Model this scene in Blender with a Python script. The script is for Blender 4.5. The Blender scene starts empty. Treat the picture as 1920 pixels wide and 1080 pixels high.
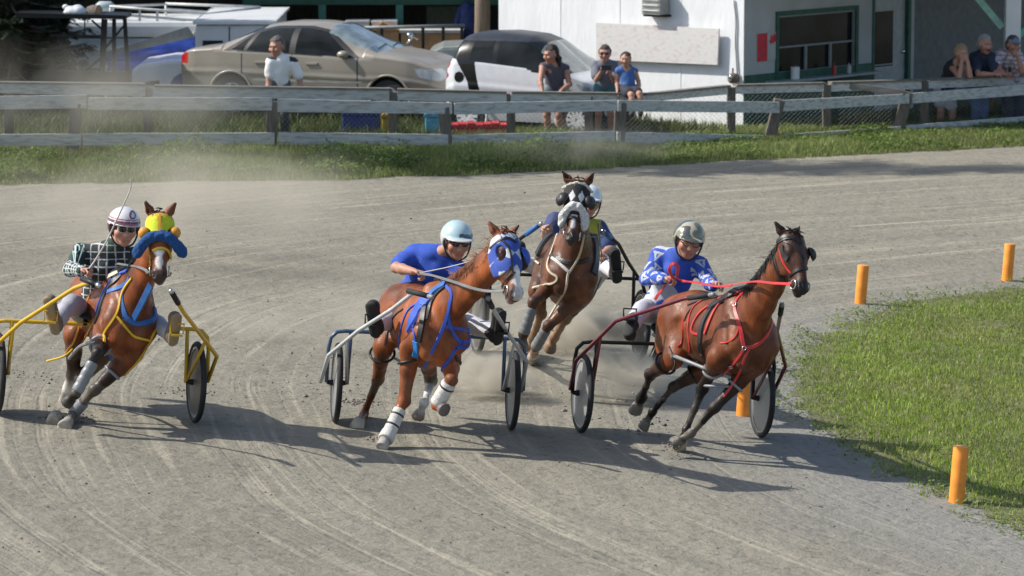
import bpy, bmesh, math, random
import numpy as np
from mathutils import Vector, Matrix
from mathutils.bvhtree import BVHTree
import openvdb

rng = np.random.default_rng(7)
random.seed(7)
SC = bpy.context.scene
COL = SC.collection
V = lambda *a: np.array(a, float)
R = math.radians

# ------------------------------------------------------------------ camera
FPX, CAMH, PITCH = 7000.0, 5.4, math.atan2(957.0, 7000.0)
cam_d = bpy.data.cameras.new('camera')
cam = bpy.data.objects.new('camera', cam_d)
COL.objects.link(cam)
cam.location = (0, 0, CAMH)
cam.rotation_euler = (math.pi / 2 - PITCH, 0, 0)
cam_d.sensor_width = 36.0
cam_d.lens = FPX / 1920 * 36.0
cam_d.clip_start = 1.0
cam_d.clip_end = 2000.0
cam_d.dof.use_dof = True
cam_d.dof.focus_distance = 30.6
cam_d.dof.aperture_fstop = 5.0
SC.camera = cam

# ------------------------------------------------------------------ light
SUN_L = np.array([0.997 * math.cos(R(43)), -0.06 * math.cos(R(43)), -math.sin(R(43))])
SUN_L /= np.linalg.norm(SUN_L)
sun_d = bpy.data.lights.new('sun', 'SUN')
sun_d.energy = 4.1
sun_d.angle = R(0.55)
sun_d.color = (1.0, 0.955, 0.88)
sun = bpy.data.objects.new('sun', sun_d)
COL.objects.link(sun)
sun.rotation_euler = Vector(SUN_L).to_track_quat('-Z', 'Y').to_euler()
world = bpy.data.worlds.new('World')
SC.world = world
world.use_nodes = True
wn = world.node_tree
sky = wn.nodes.new('ShaderNodeTexSky')
sky.sky_type = 'NISHITA'
sky.sun_disc = False
sky.sun_elevation = math.asin(-SUN_L[2])
sky.sun_rotation = math.atan2(-SUN_L[0], -SUN_L[1])
sky.dust_density = 1.6
wn.links.new(sky.outputs[0], wn.nodes['Background'].inputs[0])
wn.nodes['Background'].inputs[1].default_value = 0.125
SC.view_settings.view_transform = 'Standard'
SC.view_settings.look = 'None'
SC.view_settings.exposure = 0.42
SC.view_settings.gamma = 1.0
SC.cycles.max_bounces = 8
SC.cycles.volume_bounces = 1
SC.cycles.transparent_max_bounces = 24

# ------------------------------------------------------------------ helpers: space
CP = V(0, 0, CAMH)
CF = V(0, math.cos(PITCH), -math.sin(PITCH))
CU = V(0, math.sin(PITCH), math.cos(PITCH))
CR = V(1, 0, 0)

def nrm(v):
    v = np.asarray(v, float)
    return v / max(np.linalg.norm(v), 1e-9)

def ray(px, py):
    return nrm(CF * FPX + CR * (px - 960) + CU * (540 - py))

def W(px, py, Y):
    d = ray(px, py)
    return CP + d * (Y / d[1])

def sstep(a, b, x):
    t = np.clip((x - a) / (b - a), 0, 1)
    return t * t * (3 - 2 * t)

BANK = 0.065
def gz(x, y):
    return -BANK * np.clip(x, -6, 6) * (1 - sstep(39, 50, y))

def at(px, py, h=0.0):
    d = ray(px, py)
    t = (h - CAMH) / d[2]
    for _ in range(12):
        p = CP + d * t
        t = (gz(p[0], p[1]) + h - CAMH) / d[2]
    return CP + d * t

def step(P, px, py, L, near=True):
    """point on the pixel's ray at distance L from P (nearest point if out of reach)"""
    d = ray(px, py)
    q = CP - P
    b = float(q @ d)
    c = float(q @ q) - L * L
    disc = b * b - c
    if disc <= 0:
        return CP + d * (-b)
    s = math.sqrt(disc)
    return CP + d * (-b - s if near else -b + s)

# ------------------------------------------------------------------ helpers: objects
def thing(name, label, cat, loc=(0, 0, 0), group=None, kind=None):
    o = bpy.data.objects.new(name, None)
    COL.objects.link(o)
    o.location = tuple(float(a) for a in loc)
    o.empty_display_size = 0.2
    return tag(o, label, cat, group, kind)

def tag(o, label, cat, group=None, kind=None):
    if label: o['label'] = label
    if cat: o['category'] = cat
    if group: o['group'] = group
    if kind: o['kind'] = kind
    return o

def wloc(o):
    p = np.zeros(3)
    while o is not None:
        p = p + np.array(o.location)
        o = o.parent
    return p

def mesh_obj(name, verts, faces, mats, parent=None, loc=None, smooth=False, angle=None, cols=None, midx=None, label=None):
    """verts in world space; stored relative to the parent (or loc)"""
    verts = np.asarray(verts, float).reshape(-1, 3)
    base = wloc(parent) if parent is not None else (np.array(loc, float) if loc is not None else np.zeros(3))
    me = bpy.data.meshes.new(name)
    if isinstance(faces, np.ndarray):
        n, k = faces.shape
        me.vertices.add(len(verts))
        me.vertices.foreach_set('co', (verts - base).astype(np.float32).ravel())
        me.loops.add(n * k)
        me.loops.foreach_set('vertex_index', faces.astype(np.int32).ravel())
        me.polygons.add(n)
        me.polygons.foreach_set('loop_start', np.arange(0, n * k, k, dtype=np.int32))
        me.update(calc_edges=True)
    else:
        me.from_pydata((verts - base).tolist(), [], faces)
        me.update()
    if not isinstance(mats, (list, tuple)): mats = [mats]
    for m in mats: me.materials.append(m)
    if midx is not None:
        me.polygons.foreach_set('material_index', np.asarray(midx, np.int32))
    if cols is not None:
        a = me.color_attributes.new('Col', 'FLOAT_COLOR', 'POINT')
        c = np.ones((len(verts), 4), np.float32)
        c[:, :3] = cols
        a.data.foreach_set('color', c.ravel())
    if smooth or angle:
        me.polygons.foreach_set('use_smooth', np.ones(len(me.polygons), bool))
        if angle: me.set_sharp_from_angle(angle=R(angle))
    o = bpy.data.objects.new(name, me)
    COL.objects.link(o)
    if parent is not None:
        o.parent = parent
    else:
        o.location = tuple(base)
    if label: o['label'] = label
    return o

class MB:
    def __init__(s):
        s.v = []; s.f = []
    def add(s, vs, fs):
        b = len(s.v)
        s.v.extend([tuple(float(c) for c in p) for p in vs])
        s.f.extend([tuple(i + b for i in f) for f in fs])
        return s
    def box(s, c, size, rot=None):
        c = np.asarray(c, float); h = np.asarray(size, float) / 2
        M = np.eye(3) if rot is None else np.asarray(rot)
        vs = [c + M @ (V(x, y, z) * h) for x in (-1, 1) for y in (-1, 1) for z in (-1, 1)]
        return s.add(vs, [(0, 1, 3, 2), (4, 6, 7, 5), (0, 4, 5, 1), (2, 3, 7, 6), (0, 2, 6, 4), (1, 5, 7, 3)])
    def beam(s, p, q, w, h, up=(0, 0, 1)):
        p = np.asarray(p, float); q = np.asarray(q, float)
        d = nrm(q - p); u = nrm(np.asarray(up, float) - d * (np.asarray(up, float) @ d)); l = np.cross(d, u)
        vs = [e + l * a * w / 2 + u * b * h / 2 for e in (p, q) for a, b in ((-1, -1), (1, -1), (1, 1), (-1, 1))]
        return s.add(vs, [(3, 2, 1, 0), (4, 5, 6, 7), (0, 1, 5, 4), (1, 2, 6, 5), (2, 3, 7, 6), (3, 0, 4, 7)])
    def tube(s, pts, r, n=8, cap=True, closed=False):
        pts = [np.asarray(p, float) for p in pts]
        m = len(pts)
        rs = r if isinstance(r, (list, tuple, np.ndarray)) else [r] * m
        T = []
        for i in range(m):
            if closed: T.append(nrm(pts[(i + 1) % m] - pts[i - 1]))
            else: T.append(nrm(pts[min(i + 1, m - 1)] - pts[max(i - 1, 0)]))
        a = V(0, 0, 1) if abs(T[0][2]) < .9 else V(1, 0, 0)
        u = nrm(np.cross(T[0], a))
        vs = []; fs = []
        for i in range(m):
            u = nrm(u - T[i] * (u @ T[i])); w = np.cross(T[i], u)
            for k in range(n):
                t = 2 * math.pi * k / n
                vs.append(pts[i] + (u * math.cos(t) + w * math.sin(t)) * rs[i])
        for i in range(m if closed else m - 1):
            j = (i + 1) % m
            for k in range(n):
                k2 = (k + 1) % n
                fs.append((i * n + k, i * n + k2, j * n + k2, j * n + k))
        if cap and not closed:
            fs.append(tuple(range(n - 1, -1, -1))); fs.append(tuple((m - 1) * n + k for k in range(n)))
        return s.add(vs, fs)
    def ribbon(s, pts, nors, w, t):
        m = len(pts); vs = []; fs = []
        ws = w if isinstance(w, (list, tuple, np.ndarray)) else [w] * m
        for i in range(m):
            T = nrm(pts[min(i + 1, m - 1)] - pts[max(i - 1, 0)])
            n_ = nrm(nors[i] - T * (nors[i] @ T)); sd = np.cross(T, n_)
            for a, b in ((-1, 0), (1, 0), (.8, 1), (-.8, 1)):
                vs.append(pts[i] + sd * a * ws[i] / 2 + n_ * (b * t))
        for i in range(m - 1):
            for k in range(4):
                k2 = (k + 1) % 4
                fs.append((i * 4 + k, i * 4 + k2, i * 4 + 4 + k2, i * 4 + 4 + k))
        fs += [(3, 2, 1, 0), tuple((m - 1) * 4 + k for k in range(4))]
        return s.add(vs, fs)
    def ell(s, c, r, rot=None, nu=16, nv=10):
        c = np.asarray(c, float); r = np.asarray(r, float) * np.ones(3)
        M = np.eye(3) if rot is None else np.asarray(rot)
        vs = [c + M @ (V(0, 0, 1) * r)]; fs = []
        for i in range(1, nv):
            a = math.pi * i / nv
            for k in range(nu):
                b = 2 * math.pi * k / nu
                vs.append(c + M @ (V(math.sin(a) * math.cos(b), math.sin(a) * math.sin(b), math.cos(a)) * r))
        vs.append(c + M @ (V(0, 0, -1) * r))
        for k in range(nu):
            k2 = (k + 1) % nu
            fs.append((0, 1 + k, 1 + k2))
            for i in range(nv - 2):
                a = 1 + i * nu
                fs.append((a + k, a + nu + k, a + nu + k2, a + k2))
            fs.append((len(vs) - 1, 1 + (nv - 2) * nu + k2, 1 + (nv - 2) * nu + k))
        return s.add(vs, fs)
    def lathe(s, prof, c, axis=(0, 0, 1), n=24, closed=False):
        """prof: (radius, height) pairs along axis"""
        ax = nrm(axis); a = V(1, 0, 0) if abs(ax[0]) < .9 else V(0, 1, 0)
        u = nrm(np.cross(ax, a)); w = np.cross(ax, u); c = np.asarray(c, float)
        m = len(prof); vs = []; fs = []
        for r, h in prof:
            for k in range(n):
                t = 2 * math.pi * k / n
                vs.append(c + ax * h + (u * math.cos(t) + w * math.sin(t)) * r)
        for i in range(m if closed else m - 1):
            j = (i + 1) % m
            for k in range(n):
                k2 = (k + 1) % n
                fs.append((i * n + k, i * n + k2, j * n + k2, j * n + k))
        if not closed:
            fs.append(tuple(range(n - 1, -1, -1))); fs.append(tuple((m - 1) * n + k for k in range(n)))
        return s.add(vs, fs)
    def prism(s, poly, d):
        """poly: list of 3D points (planar), extruded by vector d"""
        n = len(poly); d = np.asarray(d, float)
        vs = [np.asarray(p, float) for p in poly] + [np.asarray(p, float) + d for p in poly]
        fs = [tuple(range(n - 1, -1, -1)), tuple(range(n, 2 * n))]
        for k in range(n):
            k2 = (k + 1) % n
            fs.append((k, k2, n + k2, n + k))
        return s.add(vs, fs)
    def build(s, name, m, parent=None, loc=None, smooth=False, angle=None, label=None, bevel=0):
        o = mesh_obj(name, s.v, s.f, m, parent, loc, smooth, angle, label=label)
        bm = bmesh.new(); bm.from_mesh(o.data)
        bmesh.ops.recalc_face_normals(bm, faces=bm.faces)
        if bevel:
            es = [e for e in bm.edges if len(e.link_faces) == 2 and e.calc_face_angle(0) > .6]
            bmesh.ops.bevel(bm, geom=es, offset=bevel, segments=2, affect='EDGES', profile=.6)
        bm.to_mesh(o.data); bm.free()
        if smooth or angle:
            o.data.polygons.foreach_set('use_smooth', np.ones(len(o.data.polygons), bool))
            if angle: o.data.set_sharp_from_angle(angle=R(angle))
        return o

def spline(pts, n):
    """Catmull-Rom through pts, n samples per span"""
    P = [np.asarray(p, float) for p in pts]
    P = [2 * P[0] - P[1]] + P + [2 * P[-1] - P[-2]]
    out = []
    for i in range(1, len(P) - 2):
        for k in range(n):
            t = k / n
            a, b, c, d = P[i - 1:i + 3]
            out.append(.5 * (2 * b + (c - a) * t + (2 * a - 5 * b + 4 * c - d) * t * t + (3 * b - a - 3 * c + d) * t ** 3))
    out.append(P[-2])
    return out

# ------------------------------------------------------------------ materials
def new_mat(name):
    m = bpy.data.materials.new(name)
    m.use_nodes = True
    return m, m.node_tree, m.node_tree.nodes['Principled BSDF']

def mat(name, col, rough=.6, var=.12, scale=9.0, bump=0.0, bscale=60.0, metal=0.0, spec=.5, coat=0.0, col2=None, stretch=None, attr=False, sheen=0.0, thr=(.35, .65), alpha=1.0):
    m, t, b = new_mat(name)
    N, Lk = t.nodes, t.links
    tc = N.new('ShaderNodeTexCoord')
    mp = N.new('ShaderNodeMapping')
    if stretch: mp.inputs['Scale'].default_value = stretch
    Lk.new(tc.outputs['Object'], mp.inputs[0])
    nz = N.new('ShaderNodeTexNoise'); nz.inputs['Scale'].default_value = scale; nz.inputs['Detail'].default_value = 5
    Lk.new(mp.outputs[0], nz.inputs['Vector'])
    rp = N.new('ShaderNodeMapRange'); rp.inputs[1].default_value = thr[0]; rp.inputs[2].default_value = thr[1]
    Lk.new(nz.outputs[0], rp.inputs[0])
    mx = N.new('ShaderNodeMix'); mx.data_type = 'RGBA'
    Lk.new(rp.outputs[0], mx.inputs[0])
    if attr:
        at_ = N.new('ShaderNodeVertexColor'); at_.layer_name = 'Col'
        hs1 = N.new('ShaderNodeHueSaturation'); hs1.inputs['Value'].default_value = 1 - var
        hs2 = N.new('ShaderNodeHueSaturation'); hs2.inputs['Value'].default_value = 1 + var
        Lk.new(at_.outputs[0], hs1.inputs['Color']); Lk.new(at_.outputs[0], hs2.inputs['Color'])
        Lk.new(hs1.outputs[0], mx.inputs[6]); Lk.new(hs2.outputs[0], mx.inputs[7])
    else:
        c = np.array(col[:3]); c2 = np.array(col2) if col2 is not None else np.clip(c * (1 + var), 0, 1)
        c1 = c if col2 is not None else c * (1 - var)
        mx.inputs[6].default_value = (*c1, 1); mx.inputs[7].default_value = (*c2, 1)
    Lk.new(mx.outputs[2], b.inputs['Base Color'])
    b.inputs['Roughness'].default_value = rough
    b.inputs['Metallic'].default_value = metal
    b.inputs['Specular IOR Level'].default_value = spec
    b.inputs['Coat Weight'].default_value = coat
    b.inputs['Coat Roughness'].default_value = .08
    b.inputs['Sheen Weight'].default_value = sheen
    b.inputs['Alpha'].default_value = alpha
    if bump:
        n2 = N.new('ShaderNodeTexNoise'); n2.inputs['Scale'].default_value = bscale; n2.inputs['Detail'].default_value = 4
        Lk.new(mp.outputs[0], n2.inputs['Vector'])
        bp = N.new('ShaderNodeBump'); bp.inputs['Strength'].default_value = bump; bp.inputs['Distance'].default_value = .02
        Lk.new(n2.outputs[0], bp.inputs['Height']); Lk.new(bp.outputs[0], b.inputs['Normal'])
    return m

def math_node(t, op, a, b=None):
    n = t.nodes.new('ShaderNodeMath'); n.operation = op
    for i, x in enumerate((a, b)):
        if x is None: continue
        if isinstance(x, (int, float)): n.inputs[i].default_value = x
        else: t.links.new(x, n.inputs[i])
    return n.outputs[0]

M = {}
M['post'] = mat('weathered_post_wood', (.20, .17, .14), .9, col2=(.11, .095, .08), scale=7, stretch=(6, 6, .7), bump=.5, bscale=30)
M['board'] = mat('old_white_fence_paint', (.52, .53, .51), .8, col2=(.27, .255, .225), scale=6, stretch=(.9, 3, 5), bump=.3, bscale=40, thr=(.46, .74))
M['board_dark'] = mat('bare_grey_board', (.22, .21, .185), .9, col2=(.13, .12, .105), scale=6, stretch=(.6, 4, 6), bump=.4)
M['wire'] = mat('galvanised_wire', (.27, .28, .275), .7)
M['black_steel'] = mat('black_steel', (.012, .012, .013), .5, var=.3, spec=.3)
M['black_rubber'] = mat('black_rubber', (.018, .018, .019), .75, var=.3)
M['chrome'] = mat('chrome', (.75, .75, .76), .16, metal=1.0, var=.05)
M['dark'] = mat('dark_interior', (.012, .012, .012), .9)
M['glass_dark'] = mat('dark_glass', (.016, .019, .020), .10, var=.4, scale=2, spec=.16)
M['white_paint'] = mat('white_paint', (.70, .70, .68), .6, var=.06, scale=3)
M['green_paint'] = mat('dark_green_paint', (.018, .085, .055), .6, var=.2)
# ------------------------------------------------------------------ ground
TCX, TCY = 13.0, 32.5
def dirt_material():
    m, t, b = new_mat('track_dirt')
    N, Lk = t.nodes, t.links
    g = N.new('ShaderNodeNewGeometry'); sp = N.new('ShaderNodeSeparateXYZ'); Lk.new(g.outputs['Position'], sp.inputs[0])
    dx = math_node(t, 'SUBTRACT', sp.outputs[0], TCX); dy = math_node(t, 'SUBTRACT', sp.outputs[1], TCY)
    r = math_node(t, 'SQRT', math_node(t, 'ADD', math_node(t, 'MULTIPLY', dx, dx), math_node(t, 'MULTIPLY', dy, dy)))
    th = math_node(t, 'ARCTAN2', dy, math_node(t, 'MULTIPLY', dx, -1.0))
    # wandering wheel lines along the turn
    wv = N.new('ShaderNodeTexNoise'); wv.inputs['Scale'].default_value = .12; Lk.new(g.outputs['Position'], wv.inputs['Vector'])
    rw = math_node(t, 'ADD', r, math_node(t, 'MULTIPLY', wv.outputs[0], .9))
    def lines(fr, ft, lo, hi, off):
        cb = N.new('ShaderNodeCombineXYZ')
        Lk.new(math_node(t, 'MULTIPLY', rw, fr), cb.inputs[0]); Lk.new(math_node(t, 'MULTIPLY', th, ft), cb.inputs[1]); cb.inputs[2].default_value = off
        n = N.new('ShaderNodeTexNoise'); n.inputs['Scale'].default_value = 1; n.inputs['Detail'].default_value = 3
        Lk.new(cb.outputs[0], n.inputs['Vector'])
        mr = N.new('ShaderNodeMapRange'); mr.inputs[1].default_value = lo; mr.inputs[2].default_value = hi
        Lk.new(n.outputs[0], mr.inputs[0])
        return mr.outputs[0]
    l1 = lines(5.5, 1.6, .56, .70, 0.0)
    l2 = lines(2.1, 1.0, .42, .66, 5.0)
    l3 = lines(11., 3.0, .58, .68, 9.0)
    def noise(sc, det=6, rough=.6):
        n = N.new('ShaderNodeTexNoise'); n.inputs['Scale'].default_value = sc; n.inputs['Detail'].default_value = det; n.inputs['Roughness'].default_value = rough
        Lk.new(g.outputs['Position'], n.inputs['Vector']); return n.outputs[0]
    big = noise(.5); big2 = noise(.9, 2); pit = noise(10.0, 3, .6); mid = noise(4.0); fine = noise(42.0, 4, .75); grit = noise(150.0, 2, .8)
    def mix(f, a, bb, typ='MIX'):
        x = N.new('ShaderNodeMix'); x.data_type = 'RGBA'; x.blend_type = typ
        if isinstance(f, float): x.inputs[0].default_value = f
        else: Lk.new(f, x.inputs[0])
        for i, c in ((6, a), (7, bb)):
            if isinstance(c, tuple): x.inputs[i].default_value = (*c, 1)
            else: Lk.new(c, x.inputs[i])
        return x.outputs[2]
    def rng_(v, a, bb, lo=0., hi=1.):
        mr = N.new('ShaderNodeMapRange'); mr.inputs[1].default_value = a; mr.inputs[2].default_value = bb; mr.inputs[3].default_value = lo; mr.inputs[4].default_value = hi
        Lk.new(v, mr.inputs[0]); return mr.outputs[0]
    c = mix(rng_(big, .35, .65), DIRT[0], DIRT[1])
    c = mix(rng_(mid, .40, .68, 0, .55), c, DIRT[2])
    c = mix(math_node(t, 'MULTIPLY', l2, .62), c, DIRT[3])
    c = mix(math_node(t, 'MULTIPLY', math_node(t, 'MULTIPLY', l1, rng_(big2, .42, .62)), .95), c, DIRT[4])
    c = mix(math_node(t, 'MULTIPLY', l3, .55), c, DIRT[4])
    # cool packed gravel close to the infield edge
    edge = rng_(math_node(t, 'ADD', r, math_node(t, 'MULTIPLY', big, 1.2)), 11.2, 13.4, .75, 0.)
    c = mix(edge, c, DIRT[5])
    c = mix(rng_(pit, .58, .68, 0, .42), c, DIRT[6])
    c = mix(rng_(pit, .40, .30, 0, .35), c, DIRT[4])
    c = mix(rng_(fine, .56, .70, 0, .55), c, DIRT[6])
    c = mix(rng_(grit, .25, .75, 0, 1.), mix(1.0, c, (.82, .82, .82), 'MULTIPLY'), mix(1.0, c, (1.17, 1.17, 1.17), 'MULTIPLY'))
    Lk.new(c, b.inputs['Base Color'])
    b.inputs['Roughness'].default_value = .95; b.inputs['Specular IOR Level'].default_value = .15
    h = math_node(t, 'ADD', math_node(t, 'MULTIPLY', fine, .30), math_node(t, 'ADD', math_node(t, 'ADD', math_node(t, 'MULTIPLY', mid, 1.2), math_node(t, 'MULTIPLY', pit, -1.0)), math_node(t, 'MULTIPLY', l1, -.35)))
    bp = N.new('ShaderNodeBump'); bp.inputs['Strength'].default_value = .7; bp.inputs['Distance'].default_value = .04
    Lk.new(h, bp.inputs['Height']); Lk.new(bp.outputs[0], b.inputs['Normal'])
    return m
DIRT = [(.212, .197, .156), (.258, .239, .188), (.166, .153, .122), (.290, .267, .208), (.392, .356, .276), (.242, .237, .218), (.094, .085, .068)]

def sheet(name, xs, ys, zoff, m, keep=None, label=None):
    X, Y = np.meshgrid(xs, ys, indexing='ij')
    Z = gz(X, Y) + zoff
    v = np.stack([X, Y, Z], -1).reshape(-1, 3)
    nx, ny = len(xs), len(ys)
    i = np.arange(nx * ny).reshape(nx, ny)
    f = np.stack([i[:-1, :-1], i[1:, :-1], i[1:, 1:], i[:-1, 1:]], -1).reshape(-1, 4)
    if keep is not None:
        c = v[f].mean(1)
        f = f[keep(c[:, 0], c[:, 1])]
        used = np.unique(f); mp = -np.ones(len(v), int); mp[used] = np.arange(len(used)); v = v[used]; f = mp[f]
    o = mesh_obj(name, v, f, m, smooth=True)
    o['kind'] = 'structure'
    return o
M['dirt'] = dirt_material()
def uneven(lo, hi, fine_lo, fine_hi, d, far):
    return np.concatenate([-np.geomspace(far, .5, 14) + fine_lo, np.arange(fine_lo, fine_hi, d), fine_hi + np.geomspace(.5, far, 14)])
ground = sheet('ground', uneven(0, 0, -14, 16, .4, 900), uneven(0, 0, 14, 90, .4, 900), 0, M['dirt'])

def edge_y(x):
    """near edge of the grass verge below the outer fence"""
    xs = [-30, -6.8, -2.3, 0, 3.3, 7.5, 16, 40]; ys = [49.0, 49.75, 50.35, 51.15, 52.9, 54.9, 60, 75]
    return np.interp(x, xs, ys)
def wob(x, y, f=1.0):
    return np.sin(x * 2.1 * f + 1.3) * .5 + np.sin(y * 2.7 * f + x * 1.1) * .4 + np.sin(x * 5.3 * f - y * 4.1 * f) * .25
# parking ground and verge behind the track
M['verge_soil'] = mat('verge_soil', (.085, .095, .04), .95, col2=(.14, .125, .08), scale=3, bump=.5, bscale=30)
xs = np.arange(-16, 22, .2); 
sheet('verge_ground', xs, np.arange(48, 80, .2), .004, M['verge_soil'], keep=lambda x, y: (y > edge_y(x) + .08 * wob(x, y, 2)) & (y < edge_y(x) + 11.0))
# infield
ICX, ICY = TCX, TCY
IN_PTS = [at(*p) for p in ((2050, 512), (1920, 540), (1800, 552), (1700, 565), (1600, 602), (1530, 640), (1492, 690), (1476, 750), (1520, 795), (1610, 845), (1700, 895), (1790, 945), (1920, 1000), (2100, 1075))]
def infield_mask(x, y):
    px = np.array([p[0] for p in IN_PTS]); py = np.array([p[1] for p in IN_PTS])
    o = np.argsort(py)
    return x - np.interp(y, py[o], px[o]) - 9.0 * (y > py.max())      # positive inside
M['infield_soil'] = mat('infield_soil', (.10, .105, .042), .95, col2=(.17, .155, .085), scale=4, bump=.5, bscale=40)
sheet('infield_ground', np.arange(1.5, 14, .08), np.arange(22, 50, .08), .004, M['infield_soil'], keep=lambda x, y: infield_mask(x, y) > .02 + .10 * wob(x, y, 2.5))

# ------------------------------------------------------------------ grass
def grass_mat(name, c1, c2):
    m, t, b = new_mat(name)
    N, Lk = t.nodes, t.links
    a = N.new('ShaderNodeVertexColor'); a.layer_name = 'Col'
    Lk.new(a.outputs[0], b.inputs['Base Color'])
    b.inputs['Roughness'].default_value = .55; b.inputs['Specular IOR Level'].default_value = .3
    tr = N.new('ShaderNodeBsdfTranslucent'); Lk.new(a.outputs[0], tr.inputs[0])
    mx = N.new('ShaderNodeMixShader'); mx.inputs[0].default_value = .35
    Lk.new(b.outputs[0], mx.inputs[1]); Lk.new(tr.outputs[0], mx.inputs[2])
    Lk.new(mx.outputs[0], N['Material Output'].inputs[0])
    return m
M['grass'] = grass_mat('grass_blades', None, None)

def blades(name, P, h, w, cols, label, lean=.5):
    """P base points (n,3); h, w arrays; each blade two bent quads ending in a tip"""
    n = len(P)
    th = rng.uniform(0, 2 * math.pi, n); le = rng.uniform(.1, 1, n) * lean
    d = np.stack([np.cos(th), np.sin(th), np.zeros(n)], 1)
    ph = rng.uniform(0, 2 * math.pi, n)
    s = np.stack([np.cos(ph), np.sin(ph), np.zeros(n)], 1)
    up = V(0, 0, 1)
    mid = P + up * (h * .55)[:, None] + d * (h * le * .3)[:, None]
    tip = P + up * (h * (1 - .35 * le))[:, None] + d * (h * le)[:, None]
    v = np.stack([P - s * (w * .5)[:, None], P + s * (w * .5)[:, None], mid + s * (w * .42)[:, None], mid - s * (w * .42)[:, None], tip], 1).reshape(-1, 3)
    b = np.arange(n) * 5
    f = np.concatenate([np.stack([b, b + 1, b + 2], 1), np.stack([b, b + 2, b + 3], 1), np.stack([b + 3, b + 2, b + 4], 1)])
    c = np.repeat(cols, 5, 0)
    o = mesh_obj(name, v, f, M['grass'], cols=c)
    return tag(o, label, 'grass', kind='stuff')

def leaves(name, P, size, cols, label, tilt=.8, cat='weeds'):
    """broad little leaves: folded rhombs"""
    n = len(P)
    a = rng.uniform(0, 2 * math.pi, n); e = rng.uniform(-.2, tilt, n)
    d = np.stack([np.cos(a) * np.cos(e), np.sin(a) * np.cos(e), np.sin(e)], 1)
    s = np.stack([-np.sin(a), np.cos(a), rng.uniform(-.3, .3, n)], 1)
    L = size[:, None]
    v = np.stack([P, P + d * L * .5 + s * L * .28, P + d * L, P + d * L * .5 - s * L * .28], 1).reshape(-1, 3)
    b = np.arange(n) * 4
    f = np.concatenate([np.stack([b, b + 1, b + 2], 1), np.stack([b, b + 2, b + 3], 1)])
    return tag(mesh_obj(name, v, f, M['grass'], cols=np.repeat(cols, 4, 0)), label, cat, kind='stuff')

def mixcol(n, cs, jit=.25):
    cs = np.array(cs); w = rng.dirichlet(np.ones(len(cs)) * .8, n)
    return (w @ cs) * rng.uniform(1 - jit, 1 + jit, (n, 1))

def in_view(x, y, z, m=60):
    d = np.stack([x, y, z - CAMH], -1)
    f = d @ CF; u = 960 + FPX * (d @ CR) / f; v = 540 - FPX * (d @ CU) / f
    return (u > -m) & (u < 1920 + m) & (v > -m) & (v < 1080 + m)

def field_noise(x, y):
    return wob(x * .9, y * .9) * .5 + wob(x * 2.3 + 4, y * 2.1 + 2) * .3

# infield lawn
n = 430000
x = rng.uniform(1.8, 11, n); y = rng.uniform(24, 46, n)
mk = infield_mask(x, y) - .16 * wob(x, y, 2.5) - .09 * wob(x + 3, y, 6.)
bare = field_noise(x * 1.9 + 7, y * 1.9)
keep = (mk > -.06) & (rng.random(n) < np.clip(.25 + mk * 1.3, 0, 1) * np.clip(1.15 - 1.3 * np.clip(bare - .25, 0, 1), .15, 1)) & in_view(x, y, gz(x, y))
x, y, mk = x[keep], y[keep], mk[keep]
fn = field_noise(x, y)
P = np.stack([x, y, gz(x, y)], 1)
h = rng.uniform(.018, .055, len(x)) * rng.choice([.7, 1, 1, 1.6], len(x)) * (1 + .45 * np.clip(fn, -1, 1)) * np.clip(.65 + mk, .5, 1)
cols = mixcol(len(x), [(.21, .335, .034), (.30, .40, .055), (.14, .24, .030), (.37, .36, .13)])
dry = sstep(.1, .7, field_noise(x * .6 + 11, y * .6 + 3))[:, None]
cols = cols * (1 + .30 * fn[:, None]) * (1 - dry * .35) + dry * .35 * np.array((.36, .33, .13))
blades('infield_grass', P, h, rng.uniform(.005, .011, len(x)), cols, 'short sunlit weedy grass covering the infield inside the turn', .8)
# weeds along the infield edge and through the lawn
n = 110000
x = rng.uniform(1.8, 11, n); y = rng.uniform(24, 46, n)
mk = infield_mask(x, y) - .10 * wob(x, y, 2.5)
fn = field_noise(x * 1.7, y * 1.7)
keep = (mk > -.30) & (rng.random(n) < np.exp(-np.clip(mk, 0, 9) * 3.2) * .9 + .22 * (fn > .35)) & (fn > -.25) & in_view(x, y, gz(x, y))
x, y = x[keep], y[keep]
P = np.stack([x, y, gz(x, y) + rng.uniform(.005, .075, len(x))], 1)
leaves('infield_weeds', P, rng.uniform(.02, .052, len(x)), mixcol(len(x), [(.14, .225, .035), (.21, .28, .06), (.075, .12, .025), (.26, .28, .11)], .35), 'low broad leaved weeds along the ragged edge of the infield grass')

# outer verge: tall grass and weeds below and behind the fence
n = 210000
x = rng.uniform(-8.5, 9.5, n); dy = rng.uniform(-.1, 6.5, n); y = edge_y(x) + dy
fn = field_noise(x * .8, y * .8)
keep = (dy > .10 * wob(x, y, 2) - .02) & (rng.random(n) < np.clip(.95 - np.clip(dy - 4.2, 0, 2) * .5, .10, 1)) & in_view(x, y, 0 * x, 100)
x, y, dy, fn = x[keep], y[keep], dy[keep], fn[keep]
h = rng.uniform(.07, .24, len(x)) * (1 + .5 * np.clip(fn, -1, 1)) * np.clip(.35 + dy * .6, .3, 1) * (1 - .55 * sstep(.8, 2.6, x) * sstep(.5, 1.6, dy))
cols = mixcol(len(x), [(.18, .25, .06), (.25, .30, .085), (.12, .17, .045), (.32, .30, .15)]) * (1 + .25 * fn[:, None])
blades('verge_grass', np.stack([x, y, gz(x, y)], 1), h, rng.uniform(.008, .016, len(x)), cols, 'tall rough grass on the verge below the outer fence', .6)
n = 90000
x = rng.uniform(-8.5, 9.5, n); dy = rng.uniform(.2, 3.6, n); y = edge_y(x) + dy
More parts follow.
